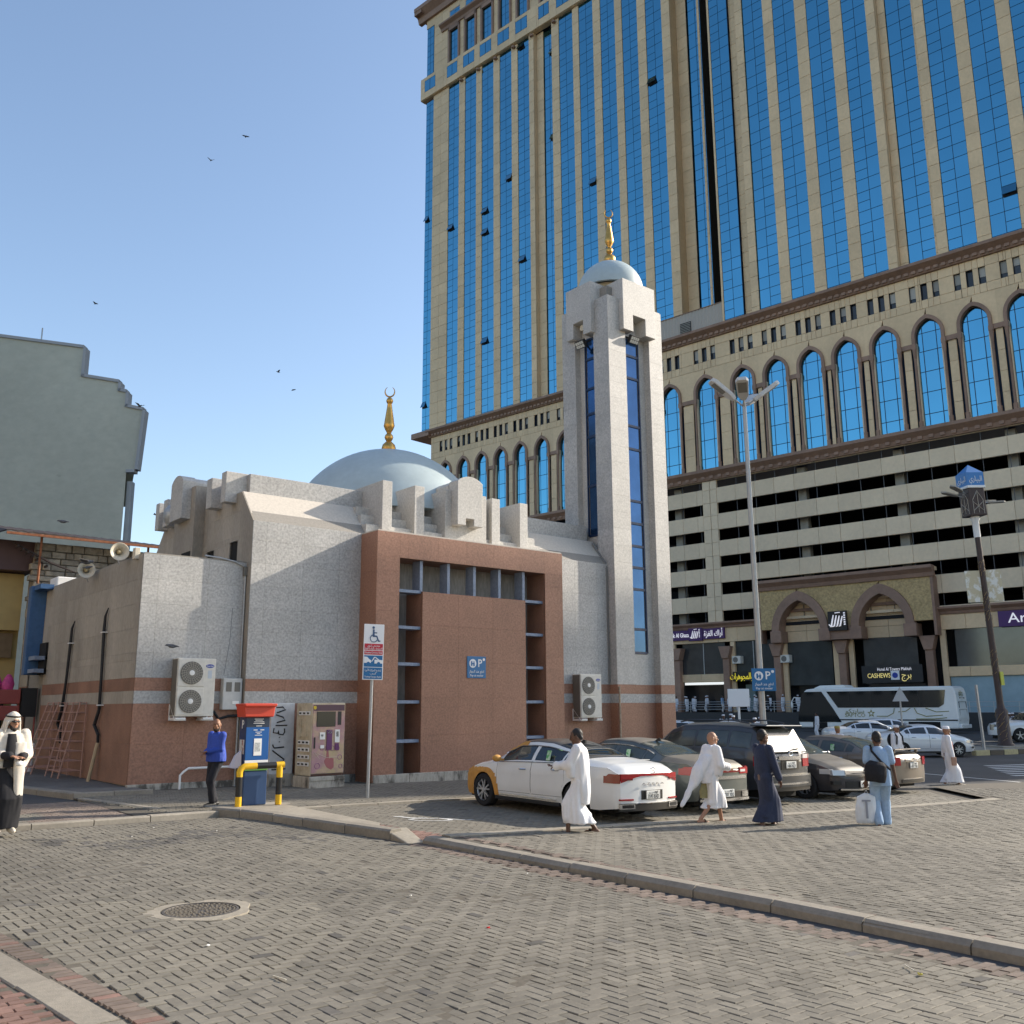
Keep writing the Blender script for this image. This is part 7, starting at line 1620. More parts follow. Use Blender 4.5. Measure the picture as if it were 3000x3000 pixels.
# own frame: x from the tail (0) to the nose, y to its left (towards the viewer), z up
b = MB(); pr = [(.0, .38), (13.2, .38), (13.4, .9), (13.35, 1.5), (12.9, 3.3), (12.5, 3.62), (11.6, 3.72), (.35, 3.72), (.12, 3.6), (.0, 3.2), (-.1, 1.2)]; b.prism([(p[0], p[1]) for p in pr], 'y', -BW_/2, BW_/2); obj('body', b, M_BUS, bus, bev=.10)
b = MB(); b.prism([(9.0, 3.72), (12.0, 3.72), (11.4, 3.95), (9.3, 3.98)], 'y', -.9, .9); obj('roof_unit', b, M_BUS, bus, bev=.06)
for sd in (1, -1):
    y = sd*(BW_/2+.004); b = MB(); b.prism([(.95, 2.3), (1.35, 2.05), (9.7, 2.05), (10.65, 3.42), (.75, 3.42)], 'y', y, y+sd*.02); obj('window_band', b, M_CGL, bus)
    b = MB(); b.prism([(10.15, 2.0), (9.45, .85), (13.38, .85), (13.33, 1.5), (12.95, 3.1), (12.75, 3.42), (11.1, 3.42)], 'y', y, y+sd*.02); obj('front_side_window', b, M_CGL, bus)
    for x in (2.9, 4.8, 6.7, 8.6): b = MB(); b.box(x-.015, y+sd*.021, 2.07, x+.015, y+sd*.026, 3.40); obj('pane_bar', b, M_TRIMB, bus)
    b = MB(); b.box(.0, y, 1.0, 9.6, y+sd*.012, 1.10); obj('dark_line', b, M_TRIMB, bus)
    for q in (((4.9, 2.0), (5.0, 1.6), (5.5, 1.35), (6.4, 1.35)), ((1.1, 1.45), (2.4, 1.35), (3.1, 1.6), (3.3, 2.0)), ((.6, 1.75), (1.6, 1.7), (2.4, 2.0)), ((3.6, 2.0), (4.0, 1.75), (4.6, 1.7)), ((.8, 1.25), (1.8, 1.15), (3.2, 1.15))):
        b = MB(); b.tube([(p[0], y+sd*.004, p[1]) for p in q], .035, 5); obj('livery_curve', b, M_OLV, bus)
    rz_ = math.pi if sd > 0 else 0
    text('SAPTCO', .42, M_OLV, bus, (8.25, y+sd*.012, 1.42), name='coach_lettering', rot=(math.pi/2, 0, rz_), width=1.75); text(arabic('سابتكو'), .5, M_OLV, bus, (8.25, y+sd*.012, 1.75), name='coach_lettering', rot=(math.pi/2, 0, rz_), width=1.6)
    b = MB(); P = []
    for k in range(10): q = math.pi/2+2*math.pi*k/10; rr = .34 if k % 2 == 0 else .15; P.append((6.85+rr*math.cos(q), 1.58+rr*math.sin(q)))
    b.prism(P, 'y', y, y+sd*.02); obj('star', b, M_OLV, bus); b = MB(); P = [(6.85+(.17 if k % 2 == 0 else .075)*math.cos(math.pi/2+2*math.pi*k/10), 1.58+(.17 if k % 2 == 0 else .075)*math.sin(math.pi/2+2*math.pi*k/10)) for k in range(10)]; b.prism(P, 'y', y+sd*.021, y+sd*.026); obj('star_heart', b, M_BUS, bus)
    for x in (2.0, 3.2, 9.2, 11.4): wheel(bus, x, sd*(BW_/2-.16), .48, .3, sd, 8, 1) if x not in (9.2,) else None
    for x in (2.6,): b = MB(); b.box(1.35, sd*(BW_/2-.02), .3, 3.85, sd*(BW_/2+.006), .92); obj('wheel_arch', b, M_UND, bus)
    b = MB(); b.box(10.75, sd*(BW_/2-.02), .3, 12.05, sd*(BW_/2+.006), .84); obj('wheel_arch', b, M_UND, bus)
    b = MB(); b.tube([(13.1, sd*1.2, 2.9), (13.6, sd*1.45, 2.95), (13.8, sd*1.5, 2.6)], .05, 6); b.ball((13.8, sd*1.5, 2.3), (.1, .14, .3), 10, 8); obj('mirror', b, M_BUS, bus, sm=True)
    b = MB(); b.box(-.06, sd*.95, .9, .03, sd*1.22, 1.75); obj('tail_lamp', b, M_TL, bus, bev=.02)
    for x, z in ((5.2, .6), (6.6, .6), (8.0, .6), (5.2, .85), (8.0, .85)): b = MB(); b.lathe([(.001, 0), (.07, 0), (.08, -.01)], (x, sd*(BW_/2+.008), z), 10, axis='y'); obj('hatch_lock', b, M_UND, bus)
b = MB(); b.prism([(13.405, .95), (13.36, 1.5), (12.93, 3.25), (12.96, 3.25), (13.39, 1.52), (13.43, .95)], 'y', -1.15, 1.15); obj('windscreen', b, M_CGL, bus)
for z0, z1, w_ in ((1.0, 1.9, .85), (2.0, 2.5, .85), (2.75, 2.82, .5)): b = MB(); b.box(-.09+.0*z0, -w_, z0, -.0, -w_+.02, z1); b.box(-.09, w_-.02, z0, 0, w_, z1); b.box(-.09, -w_, z1-.02, 0, w_, z1); obj('hatch_seam', b, M_TRIMB, bus)['kind'] = 'stuff'
text('SAPTCO', .3, M_OLV, bus, (-.03, .1, 3.0), name='coach_lettering', rot=(math.pi/2, 0, -math.pi/2), width=1.0); text(arabic('سابتكو'), .32, M_OLV, bus, (-.02, .1, 3.25), name='coach_lettering', rot=(math.pi/2, 0, -math.pi/2), width=.9)
b = MB(); b.box(-.25, -1.2, .42, .02, 1.2, .72); obj('rear_bumper', b, M_BUS, bus, bev=.05)
# ================================================================ PEOPLE (own frame: x forward, y to the left, z up)
from mathutils import noise as mnoise
M_SKIN = mat('skin_brown', (.26, .13, .075), .55, var=.06, vscale=20); M_SKIND = mat('skin_dark', (.11, .055, .035), .5, var=.06, vscale=20); M_SKINL = mat('skin_tan', (.36, .19, .12), .55, var=.06, vscale=20)
M_HAIR = mat('hair_black', (.012, .010, .010), .6, var=.3, vscale=60); M_COTTON = mat('cotton_white', (.72, .72, .74), .85, var=.03, vscale=30); M_OFFW = mat('cotton_offwhite', (.62, .57, .49), .85, var=.05, vscale=30)
M_NAVY = mat('cloth_navy', (.022, .03, .062), .85, var=.12, vscale=30); M_SHIRTB = mat('shirt_blue', (.030, .075, .40), .7, var=.08, vscale=25); M_TROU = mat('trousers_black', (.012, .013, .02), .8, var=.15, vscale=25)
M_LBLUE = mat('cloth_lightblue', (.28, .40, .56), .85, var=.07, vscale=25); M_BLKC = mat('cloth_black', (.012, .012, .015), .85, var=.2, vscale=25); M_SHOE = mat('shoe_black', (.015, .014, .013), .5); M_SHOEW = mat('shoe_cream', (.6, .54, .44), .6); M_SAND_ = mat('sandal_brown', (.06, .035, .022), .6); M_GREYC = mat('cloth_grey', (.12, .12, .14), .85)
M_BEARD = mat('beard_dark', (.03, .022, .018), .8)
def solid(nm, mb, m, parent, vox=.013, sm_=3, fold=0, fs=(7, 7, 1.6), keep=None, extra=None):
    """one continuous skin over overlapping shapes"""
    o = bpy.data.objects.new(nm, mb.mesh(nm, m)); r = o.modifiers.new('r', 'REMESH'); r.mode = 'VOXEL'; r.voxel_size = vox
    q = o.modifiers.new('s', 'SMOOTH'); q.factor = .5; q.iterations = sm_
    me = evaluated(o)
    me.name = nm
    if not me.materials: me.materials.append(m)
    if fold:
        s0 = random.uniform(0, 50); n = len(me.vertices); C = np.empty(n*3); N_ = np.empty(n*3); me.vertices.foreach_get('co', C); me.vertices.foreach_get('normal', N_)
        C = C.reshape(-1, 3); N_ = N_.reshape(-1, 3); A = np.empty(n)
        for i in range(n):
            x, y, z = C[i]; A[i] = (mnoise.noise((x*fs[0]+s0, y*fs[1], z*fs[2]+x*1.5))+.5*mnoise.noise((x*fs[0]*2.3+s0, y*fs[1]*2.3, z*fs[2]*2)))*(1 if keep is None else keep(Vector((x, y, z))))
        me.vertices.foreach_set('co', (C+N_*A[:, None]*fold).reshape(-1)); me.update()
    me.polygons.foreach_set('use_smooth', [True]*len(me.polygons))
    return link(nm, me, parent)
def ik(a, b, l1, l2, bend):
    """joint between a and b; bend = direction the joint points to"""
    a, b, bend = Vector(a), Vector(b), Vector(bend); d = b-a; L = min(d.length, (l1+l2)*.999); d.normalize(); b = a+d*L
    x = (l1*l1-l2*l2+L*L)/(2*L); h = math.sqrt(max(0, l1*l1-x*x)); n = (bend-d*bend.dot(d)).normalized(); return a+d*x+n*h, b
class Person:
    def __init__(s, name, label, loc, heading, height=1.72, feet=((.0, 0), (.0, 0)), hands=None, lean=0.0, hyaw=0.0, hpitch=0.0, skin=M_SKIN, group=None, vox=.013, detail=True, zoff=0, girth=1.0, elbow=None, cat='person'):
        s.k = height/1.72; k = s.k
        s.t = thing(name, label, cat, (loc[0], loc[1], gz(*loc)+zoff), heading, group); s.vox = vox; s.g = girth
        hz = .92-.10*max(abs(feet[0][0]-feet[1][0])-.2, 0)*.6
        s.hip = [Vector((0, .095, hz)), Vector((0, -.095, hz))]; s.knee = []; s.ank = []
        for i in (0, 1):
            an = Vector((feet[i][0], (.095, -.095)[i], .085+feet[i][1])); kn, an2 = ik(s.hip[i], an, .44, .43, (1, 0, 0)); s.knee.append(kn); s.ank.append(an2)
        up = Vector((math.sin(lean), 0, math.cos(lean))); s.up = up
        s.pel = Vector((0, 0, hz+.03)); s.chest = s.pel+up*.32; s.sh0 = s.pel+up*.475; s.neck = s.pel+up*.53; s.head = s.pel+up*.665+Vector((.02, 0, 0))
        s.sh = [s.sh0+Vector((0, .185*min(1.06, girth), 0)), s.sh0+Vector((0, -.185*min(1.06, girth), 0))]
        hd = hands or ((.05, .25, .80), (.05, -.25, .80)); s.elb = []; s.hand = []
        for i in (0, 1):
            bd = (elbow[i] if elbow else (-.8, (.5, -.5)[i], -.3)); e, h = ik(s.sh[i], hd[i], .29, .27, bd); s.elb.append(e); s.hand.append(h)
        s.hy, s.hp = hyaw, hpitch; s.detail = detail; s.skinm = skin
        R = Matrix.Rotation(hyaw, 4, 'Z') @ Matrix.Rotation(hpitch, 4, 'Y'); s.HR = R
        H = lambda x, y, z: s.head+(R @ Vector((x, y, z))); s.H = H
        b = MB(); g = girth
        # torso, limbs
        b.loft([(s.pel-up*.10, (.09*g, 0, 0), (0, .14*g, 0)), (s.pel, (.105*g, 0, 0), (0, .16*g, 0)), (s.pel+up*.16, (.10*g, 0, 0), (0, .145*g, 0)), (s.chest, (.105*g, 0, 0), (0, .155, 0)), (s.sh0-up*.03, (.085, 0, 0), (0, .14, 0)), (s.sh0+up*.03, (.06, 0, 0), (0, .08, 0))], 14)
        b.limb([s.neck-up*.06, s.head-up*.03], [.058, .052])
        for i in (0, 1):
            b.limb([s.sh[i], s.elb[i], s.hand[i]], [.046, .037, .029]); b.limb([s.hip[i], s.knee[i], s.ank[i]], [.074, .050, .038])
            f = s.ank[i]; toe = Vector((.16, 0, -.05-feet[i][1]*.3)); b.limb([f+Vector((-.04, 0, -.045)), f+Vector((.06, 0, -.045)), f+toe], [.038, .040, .030])
            if detail:
                d = (s.hand[i]-s.elb[i]).normalized(); side = Vector((0, 1, 0))-d*d.y; side = side.normalized() if side.length > .1 else Vector((1, 0, 0)); nn = d.cross(side).normalized(); sg = (1, -1)[i]
                pc = s.hand[i]+d*.045; b.loft([(s.hand[i], side*.026, nn*.018), (pc, side*.042, nn*.017), (s.hand[i]+d*.09, side*.042, nn*.014)], 10)
                for q in range(4):
                    o = side*(.030-.020*q); L = (.068, .078, .072, .055)[q]; p0 = s.hand[i]+d*.085+o; cu = nn*(-sg)*.0; b.limb([p0, p0+d*L*.55+nn*.010*sg, p0+d*L*.8+nn*.032*sg], [.0095, .009, .008], 6)
                p0 = s.hand[i]+d*.03+side*.035*(1 if q else 1); b.limb([p0, p0+d*.04+side*.028, p0+d*.07+side*.030], [.011, .010, .009], 6)
        # head
        b.ball(H(-.005, 0, .02), (.098, .078, .118), 18, 14)
        b.v[-(18*13+2):] = [tuple(s.head+(R @ (Vector(v)-s.head))) for v in b.v[-(18*13+2):]]
        b.limb([H(.045, 0, -.055), H(.06, 0, -.085)], [.055, .034]); b.limb([H(.0, .03, -.05), H(.03, -.0, -.07), H(.0, -.03, -.05)], [.05, .05, .05])
        if detail:
            b.limb([H(.092, 0, .03), H(.115, 0, -.015)], [.012, .017], 8); b.limb([H(.088, .034, .045), H(.094, 0, .042), H(.088, -.034, .045)], [.012, .012, .012], 6)
            b.limb([H(.083, .022, -.05), H(.092, 0, -.05), H(.083, -.022, -.05)], [.010, .011, .010], 6)
            for q in (1, -1): b.limb([H(-.005, .078*q, .025), H(-.012, .084*q, -.01)], [.017, .013], 6); b.limb([H(.06, .045*q, .0), H(.05, .05*q, -.02)], [.022, .02], 6)
        s.body = b
    def make_body(s):
        o = solid('body', s.body, s.skinm, s.t, min(s.vox, .0105) if s.detail else s.vox, 2); 
        if s.detail:
            for q in (1, -1): b = MB(); b.ball(s.H(.087, .031*q, .022), (.010, .013, .008), 8, 6); obj('eye', b, M_HAIR, s.t, sm=True)
        s.t.scale = (s.k, s.k, s.k); return o
    def hair(s, m=M_HAIR, top=True, beard=False, r=1.0):
        b = MB(); b.ball(s.H(-.022, 0, .045), (.100*r, .086*r, .108*r), 18, 12); b.limb([s.H(-.07, .03, -.02), s.H(-.07, -.03, -.02)], [.042, .042])
        solid('hair', b, m, s.t, .012, 1, .004, (40, 40, 40))
        if beard: s.beard()
    def beard(s, m=M_BEARD):
        b = MB(); b.limb([s.H(.03, .058, -.03), s.H(.062, .035, -.085), s.H(.075, 0, -.10), s.H(.062, -.035, -.085), s.H(.03, -.058, -.03)], [.018, .03, .036, .03, .018]); solid('beard', b, m, s.t, .011, 1)
    def cap(s, m=M_COTTON):
        b = MB(); b.loft([(s.H(-.012, 0, .055), s.HR @ Vector((.108, 0, 0)), s.HR @ Vector((0, .090, 0))), (s.H(-.014, 0, .12), s.HR @ Vector((.100, 0, 0)), s.HR @ Vector((0, .084, 0))), (s.H(-.014, 0, .138), s.HR @ Vector((.07, 0, 0)), s.HR @ Vector((0, .06, 0)))], 20)
        obj('cap', b, m, s.t, sm=True, ang=60)
    def shoes(s, m, sandal=False, feet=(0, 1)):
        for i in feet:
            f = s.ank[i]; b = MB(); L = .17
            if sandal:
                b.loft([(f+Vector((.05, 0, -.095)), (.150, 0, 0), (0, .052, 0)), (f+Vector((.05, 0, -.058)), (.150, 0, 0), (0, .052, 0))], 14); b.limb([f+Vector((.08, .05, -.05)), f+Vector((.09, 0, -.018)), f+Vector((.08, -.05, -.05))], [.02, .024, .02])
            else: b.limb([f+Vector((-.05, 0, -.04)), f+Vector((.06, 0, -.045)), f+Vector((L, 0, -.052))], [.047, .048, .036])
            solid('sandal' if sandal else 'shoe', b, m, s.t, .012, 1)
    def trousers(s, m, flare=.0, top=.02, fold=.008):
        b = MB(); g = s.g
        b.loft([(s.pel+s.up*.08, (.12*g, 0, 0), (0, .168*g, 0)), (s.pel-s.up*.06, (.125*g, 0, 0), (0, .172*g, 0)), (s.pel-s.up*.16, (.10, 0, 0), (0, .15, 0))], 14)
        for i in (0, 1):
            b.limb([s.hip[i], s.knee[i], s.ank[i]+(s.knee[i]-s.ank[i]).normalized()*.03], [.105, .082+flare*.5, .070+flare])
        return solid('trousers', b, m, s.t, s.vox, 2, fold, (9, 9, 5))
    def shirt(s, m, long_=True, hem=-.08, loose=1.0, fold=.007, sleeve=1.0):
        b = MB(); g = s.g*loose; u = s.up
        b.loft([(s.pel+u*hem, (.135*g, 0, 0), (0, .185*g, 0)), (s.pel+u*.10, (.135*g, 0, 0), (0, .178*g, 0)), (s.chest, (.138, 0, 0), (0, .190, 0)), (s.sh0-u*.02, (.105, 0, 0), (0, .18, 0)), (s.sh0+u*.035, (.072, 0, 0), (0, .10, 0)), (s.neck+u*.01, (.062, 0, 0), (0, .066, 0))], 16)
        if s.g > 1.1: b.ball(s.pel+u*.12+Vector((.05, 0, 0)), (.13, .15, .13), 14, 10)
        for i in (0, 1):
            e, h = s.elb[i], s.hand[i]
            if long_: b.limb([s.sh[i], e, e+(h-e)*.90], [.078, .064, .050])
            else: b.limb([s.sh[i], s.sh[i]+(e-s.sh[i])*.72], [.080, .075])
        return solid('shirt', b, m, s.t, s.vox, 2, fold, (9, 9, 6))
    def robe(s, m, hem=.10, width=.20, sleeves=True, nm='robe', top=None, fold=.026, flare=.03):
        """ankle-length garment enclosing both legs"""
        b = MB(); u = s.up; secs = []
        for t in np.linspace(0, 1, 9):
            z = hem+(s.pel.z-.02-hem)*t
            def at(i):
                A, K, H_ = s.ank[i], s.knee[i], s.hip[i]
                if z < K.z: f = (z-A.z)/(K.z-A.z); return A.x+(K.x-A.x)*f
                f = (z-K.z)/(H_.z-K.z); return K.x+(H_.x-K.x)*min(1, f)
            xa, xb = at(0), at(1); e = 1-t
            secs.append(((( xa+xb)/2, 0, z), (abs(xa-xb)/2+.10+flare*e, 0, 0), (0, width-.02+.02*e, 0)))
        if top is None:
            g = s.g; secs += [(s.pel+u*.14, (.135*g, 0, 0), (0, .185*g, 0)), (s.chest, (.14, 0, 0), (0, .195, 0)), (s.sh0-u*.02, (.108, 0, 0), (0, .185, 0)), (s.sh0+u*.035, (.074, 0, 0), (0, .10, 0)), (s.neck+u*.015, (.060, 0, 0), (0, .064, 0))]
        else: secs += [(s.pel+u*top, (.14*s.g, 0, 0), (0, .19*s.g, 0))]
        b.loft(secs, 18)
        for i in (0, 1): A, K = s.ank[i], s.knee[i]; q = K+(A-K)*max(0, min(1, (K.z-hem-.10)/max(.05, K.z-A.z))); b.limb([s.hip[i], K, q], [.115, .10, .095])
        if sleeves:
            for i in (0, 1): e, h = s.elb[i], s.hand[i]; b.limb([s.sh[i], e, e+(h-e)*.92], [.082, .075, .068])
        return solid(nm, b, m, s.t, s.vox, 3, fold, (8, 8, 1.2), keep=lambda p: .35+.65*min(1, max(0, (1.25-p.z)/.5)))
    def shoulders(s, m, nm='shawl', low=.55, back=0.0, tail=None, arms=(1, 1), cut=1.0, fold=.030):
        """cloth wrapped round shoulders and arms, hanging to the height low"""
        b = MB(); u = s.up; g = 1.0
        b.loft([((-.02-back*.8, 0, low), (.15, 0, 0), (0, .17, 0)), ((-.015-back*.5, 0, low+.2), (.165, 0, 0), (0, .205, 0)), (s.pel+u*.12, (.16, 0, 0), (0, .215, 0)), (s.chest, (.16, 0, 0), (0, .225, 0)), (s.sh0-u*.01, (.13, 0, 0), (0, .205, 0)), (s.sh0+u*.05, (.095, 0, 0), (0, .12, 0)), (s.neck+u*.035, (.075, 0, 0), (0, .078, 0))], 18)
        for i in (0, 1):
            e, h = s.elb[i], s.hand[i]
            if arms[i]: b.limb([s.sh[i], e, e+(h-e)*arms[i]], [.095, .10, .075]); b.loft([(e*.6+s.pel*.4+Vector((.02, 0, -.12)), (.08, 0, 0), (0, .10, 0)), (e, (.09, 0, 0), (0, .09, 0)), (s.sh[i], (.09, 0, 0), (0, .09, 0))], 12)
        if tail: b.loft(tail, 12)
        return solid(nm, b, m, s.t, s.vox, 3, fold, (7, 7, 1.4))
    def finish(s): s.make_body(); return s.t
LEFT_, RIGHT_, AWAY_, NEAR_ = rad(140.8), rad(-39.2), rad(50.8), rad(230.8)
random.seed(21)
# --- man in white with a phone, before the white sedan
p = Person('person', 'young man in two white pilgrim cloths looking at his phone before the white sedan', (11.43, 12.23), LEFT_+rad(-6), 1.74, feet=((.20, 0), (-.24, .03)), hands=((.40, .06, 1.14), (.36, -.08, 1.12)), lean=.03, skin=M_SKIND, hpitch=.22)
p.robe(M_COTTON, hem=.21, width=.21, sleeves=False, nm='waist_cloth', top=.06, fold=.026, flare=.0); p.shoulders(M_COTTON, low=.52, arms=(.86, .80)); p.hair(); p.shoes(M_SHOE, True)
b = MB(); b.box(.42, -.045, 1.17, .435, .035, 1.32); obj('phone', b, M_BLACK, None); ph = bpy.data.objects['phone']; ph.location = p.t.location; ph.rotation_euler = (0, rad(0), p.t.rotation_euler[2]); tag(ph, 'dark phone held up by the young man in white cloths', 'phone'); p.finish()
# --- second pilgrim, cloth flowing behind
p = Person('person', 'bald man in loose white cloths striding right, cloth trailing behind the grey-green sedan', (14.63, 12.05), RIGHT_+rad(20), 1.70, feet=((.27, 0), (-.30, .05)), hands=((.25, .2, 1.05), (.32, -.16, 1.06)), lean=.10, skin=M_SKINL, hyaw=rad(-12))
p.robe(M_OFFW if False else M_COTTON, hem=.32, width=.19, sleeves=False, nm='waist_cloth', top=.06, flare=.0)
p.shoulders(M_COTTON, low=.78, back=.05, arms=(.6, .85), tail=[((-.58, .05, .38), (.03, 0, .03), (0, .05, 0)), ((-.38, .03, .72), (.10, 0, .03), (0, .11, 0)), ((-.18, .0, 1.05), (.16, 0, .0), (0, .17, 0)), ((-.02, 0, 1.30), (.14, 0, 0), (0, .20, 0))]); p.shoes(M_SAND_, True)
b = MB(); b.loft([((-.13, .0, .50), (.10, 0, 0), (0, .05, 0)), ((-.13, 0, .62), (.11, 0, 0), (0, .055, 0)), ((-.12, 0, .76), (.07, 0, 0), (0, .03, 0))], 12); b.v = [tuple(Matrix.LocRotScale(p.t.location, p.t.rotation_euler, None) @ Vector(v)) for v in b.v]
tag(obj('shoulder_bag', b, mat('bag_olive', (.25, .22, .10), .7, var=.2, vscale=15), sm=True), 'olive bag under the trailing cloth of the striding bald man', 'bag'); p.finish()
# --- man in navy thobe
p = Person('person', 'man in an ankle-length navy robe walking right behind the dark SUV', (15.09, 11.17), RIGHT_+rad(24), 1.75, feet=((.24, 0), (-.16, .02)), hands=((.24, .22, .86), (.16, -.26, .84)), lean=.03, skin=M_SKIND)
p.robe(M_NAVY, hem=.13, width=.205, fold=.014); p.hair(); p.shoes(M_SAND_, True); p.finish()
# --- man in light blue carrying bags
p = Person('person', 'man in light blue shirt and trousers walking away with a white carrier bag', (16.9, 9.88), AWAY_+rad(-8), 1.73, feet=((-.06, .03), (.16, 0)), hands=((.02, .27, .70), (.03, -.30, .78)), lean=.06, skin=M_SKIND, hpitch=.1)
p.trousers(M_LBLUE, flare=.015); p.shirt(M_LBLUE, long_=False, hem=-.18, loose=1.1); p.hair(); p.shoes(M_SAND_, True)
b = MB(); b.tube([p.sh[0]+Vector((.08, -.05, -.03)), p.sh[0]+Vector((0, -.06, .075)), p.sh[0]+Vector((-.12, -.05, -.02)), p.chest+Vector((-.17, .0, -.05)), p.pel+Vector((-.17, -.16, .12))], .022, 6); obj('bag_strap', b, M_BLKC, p.t, sm=True)
bm_ = MB(); bm_.loft([((-.20, .13, .86), (.09, 0, 0), (0, .17, .02)), ((-.21, .12, 1.0), (.11, 0, 0), (0, .20, .02)), ((-.20, .10, 1.16), (.09, 0, 0), (0, .19, .02)), ((-.18, .08, 1.23), (.05, 0, 0), (0, .12, .02))], 16); TM = Matrix.LocRotScale(p.t.location, p.t.rotation_euler, None)
o = solid('sling_bag', bm_, M_BLKC, None, .014, 3, .008); o.location = p.t.location; o.rotation_euler = p.t.rotation_euler; tag(o, 'black sling bag on the back of the man in light blue', 'bag')
bm_ = MB(); bm_.loft([((.02, .30, .10), (.07, 0, 0), (0, .17, 0)), ((.02, .30, .16), (.09, 0, 0), (0, .19, 0)), ((.02, .29, .40), (.09, 0, 0), (0, .19, 0)), ((.02, .28, .58), (.05, 0, 0), (0, .17, 0)), ((.02, .27, .64), (.015, 0, 0), (0, .06, 0))], 16)
o = solid('carrier_bag', bm_, mat('bag_white', (.62, .66, .70), .6, var=.05), None, .014, 2, .012, (9, 9, 5)); o.location = p.t.location; o.rotation_euler = p.t.rotation_euler; tag(o, 'big white carrier bag with grey print held by the man in light blue', 'bag')
b = MB(); b.tube([(-.03, .24, .62), (.0, .27, .70), (.05, .31, .62)], .006, 4); obj('bag_handle', b, M_WHITE, o); b = MB(); b.box(-.085, .28, .2, -.08, .32, .52); b.box(-.085, .22, .5, -.08, .38, .53); obj('bag_print', b, mat('print_grey', (.25, .27, .32), .6), o); p.finish()
# --- blue shirt by the pay machine
p = Person('person', 'stout man in a blue shirt and black trousers standing left of the pay machine', (8.02, 19.57), NEAR_+rad(-38), 1.72, feet=((.10, 0), (-.10, 0)), hands=((.25, .05, 1.10), (.27, -.03, 1.06)), skin=M_SKIN, hyaw=rad(48), girth=1.22, zoff=.02)
p.trousers(M_TROU); p.shirt(M_SHIRTB, hem=-.06, loose=1.08); p.beard(); p.shoes(M_SHOE); p.finish()
# --- man in black robe and pale headscarf at the left edge
p = Person('person', 'man in a black robe with pale headscarf and sunglasses at the left edge', (3.62, 17.15), NEAR_+rad(42), 1.80, feet=((.05, 0), (-.03, 0)), hands=((.26, .10, 1.10), (.28, -.06, 1.12)), skin=M_SKINL, hyaw=rad(12), hpitch=.12, zoff=.06)
p.robe(M_BLKC, hem=.06, width=.21, fold=.012)
b = MB(); b.ball(p.H(-.02, 0, .05), (.118, .103, .112), 18, 12); b.loft([(p.H(-.05, .13, -.42), (.06, 0, 0), (0, .05, 0)), (p.H(-.03, .115, -.2), (.08, 0, 0), (0, .035, 0)), (p.H(-.02, .09, .02), (.09, 0, 0), (0, .025, 0))], 12); b.loft([(p.H(-.05, -.13, -.42), (.06, 0, 0), (0, .05, 0)), (p.H(-.03, -.115, -.2), (.08, 0, 0), (0, .035, 0)), (p.H(-.02, -.09, .02), (.09, 0, 0), (0, .025, 0))], 12); b.loft([(p.H(-.13, 0, -.3), (.03, 0, 0), (0, .17, 0)), (p.H(-.10, 0, -.1), (.04, 0, 0), (0, .12, 0)), (p.H(-.08, 0, .05), (.05, 0, 0), (0, .09, 0))], 12)
solid('headscarf', b, M_OFFW, p.t, .013, 2, .008, (14, 14, 4))
p.shoulders(M_OFFW, low=1.12, arms=(.40, .40), fold=.016)
b = MB(); b.loft([(p.pel+Vector((.155, -.02, .0)), (.03, 0, 0), (0, .10, 0)), (p.chest+Vector((.150, -.02, 0)), (.03, 0, 0), (0, .08, 0)), (p.sh0+Vector((.10, -.02, .02)), (.03, 0, 0), (0, .06, 0))], 12); obj('robe_front', b, M_BLKC, p.t, sm=True)
b = MB(); b.loft([(p.pel+Vector((.20, .12, -.42)), (.025, 0, 0), (0, .07, 0)), (p.pel+Vector((.19, .10, .0)), (.03, 0, 0), (0, .085, 0)), (p.chest+Vector((.15, .10, .05)), (.03, 0, 0), (0, .09, 0))], 12); solid('shawl_end', b, M_OFFW, p.t, .013, 2, .012, (9, 9, 3))
b = MB(); b.tube([p.H(-.02+.112*math.cos(q*math.pi/10), .100*math.sin(q*math.pi/10), .092) for q in range(21)], .013, 6, caps=False); obj('head_cord', b, M_HAIR, p.t, sm=True)
b = MB(); b.limb([p.H(.078, .06, .022), p.H(.10, .03, .022), p.H(.106, 0, .026), p.H(.10, -.03, .022), p.H(.078, -.06, .022)], [.008, .019, .010, .019, .008], 8); obj('sunglasses', b, M_BLACK, p.t, sm=True); p.beard(); p.shoes(M_SHOEW)
b = MB(); b.ball((.33, .06, 1.06), (.05, .06, .045), 12, 8); o = obj('white_cup', b, M_WHITE, None, sm=True, loc=tuple(p.t.location)); o.rotation_euler = p.t.rotation_euler; tag(o, 'white bundle held by the man in the headscarf', 'bundle'); p.finish()
# --- man in white thobe crossing at the right
p = Person('person', 'man in a long white robe and cap with a red strap crossing at the right', (27.86, 14.09), RIGHT_+rad(-12), 1.70, feet=((.26, 0), (-.18, .01)), hands=((-.05, .28, .86), (.08, -.27, .82)), skin=M_SKIN, girth=1.08)
p.robe(M_COTTON, hem=.13, width=.21, fold=.018); p.cap(); p.shoes(M_SHOEW); b = MB(); b.tube([p.sh[0]+Vector((.05, -.06, .04)), p.chest+Vector((.15, 0, 0)), p.pel+Vector((.12, -.2, .05))], .015, 6); obj('strap', b, mat('strap_red', (.3, .05, .05), .6), p.t); b = MB(); b.box(.02, -.34, .62, .16, -.28, .86); obj('small_bag', b, mat('bag_tan', (.4, .25, .18), .7), p.t, bev=.015); p.finish()
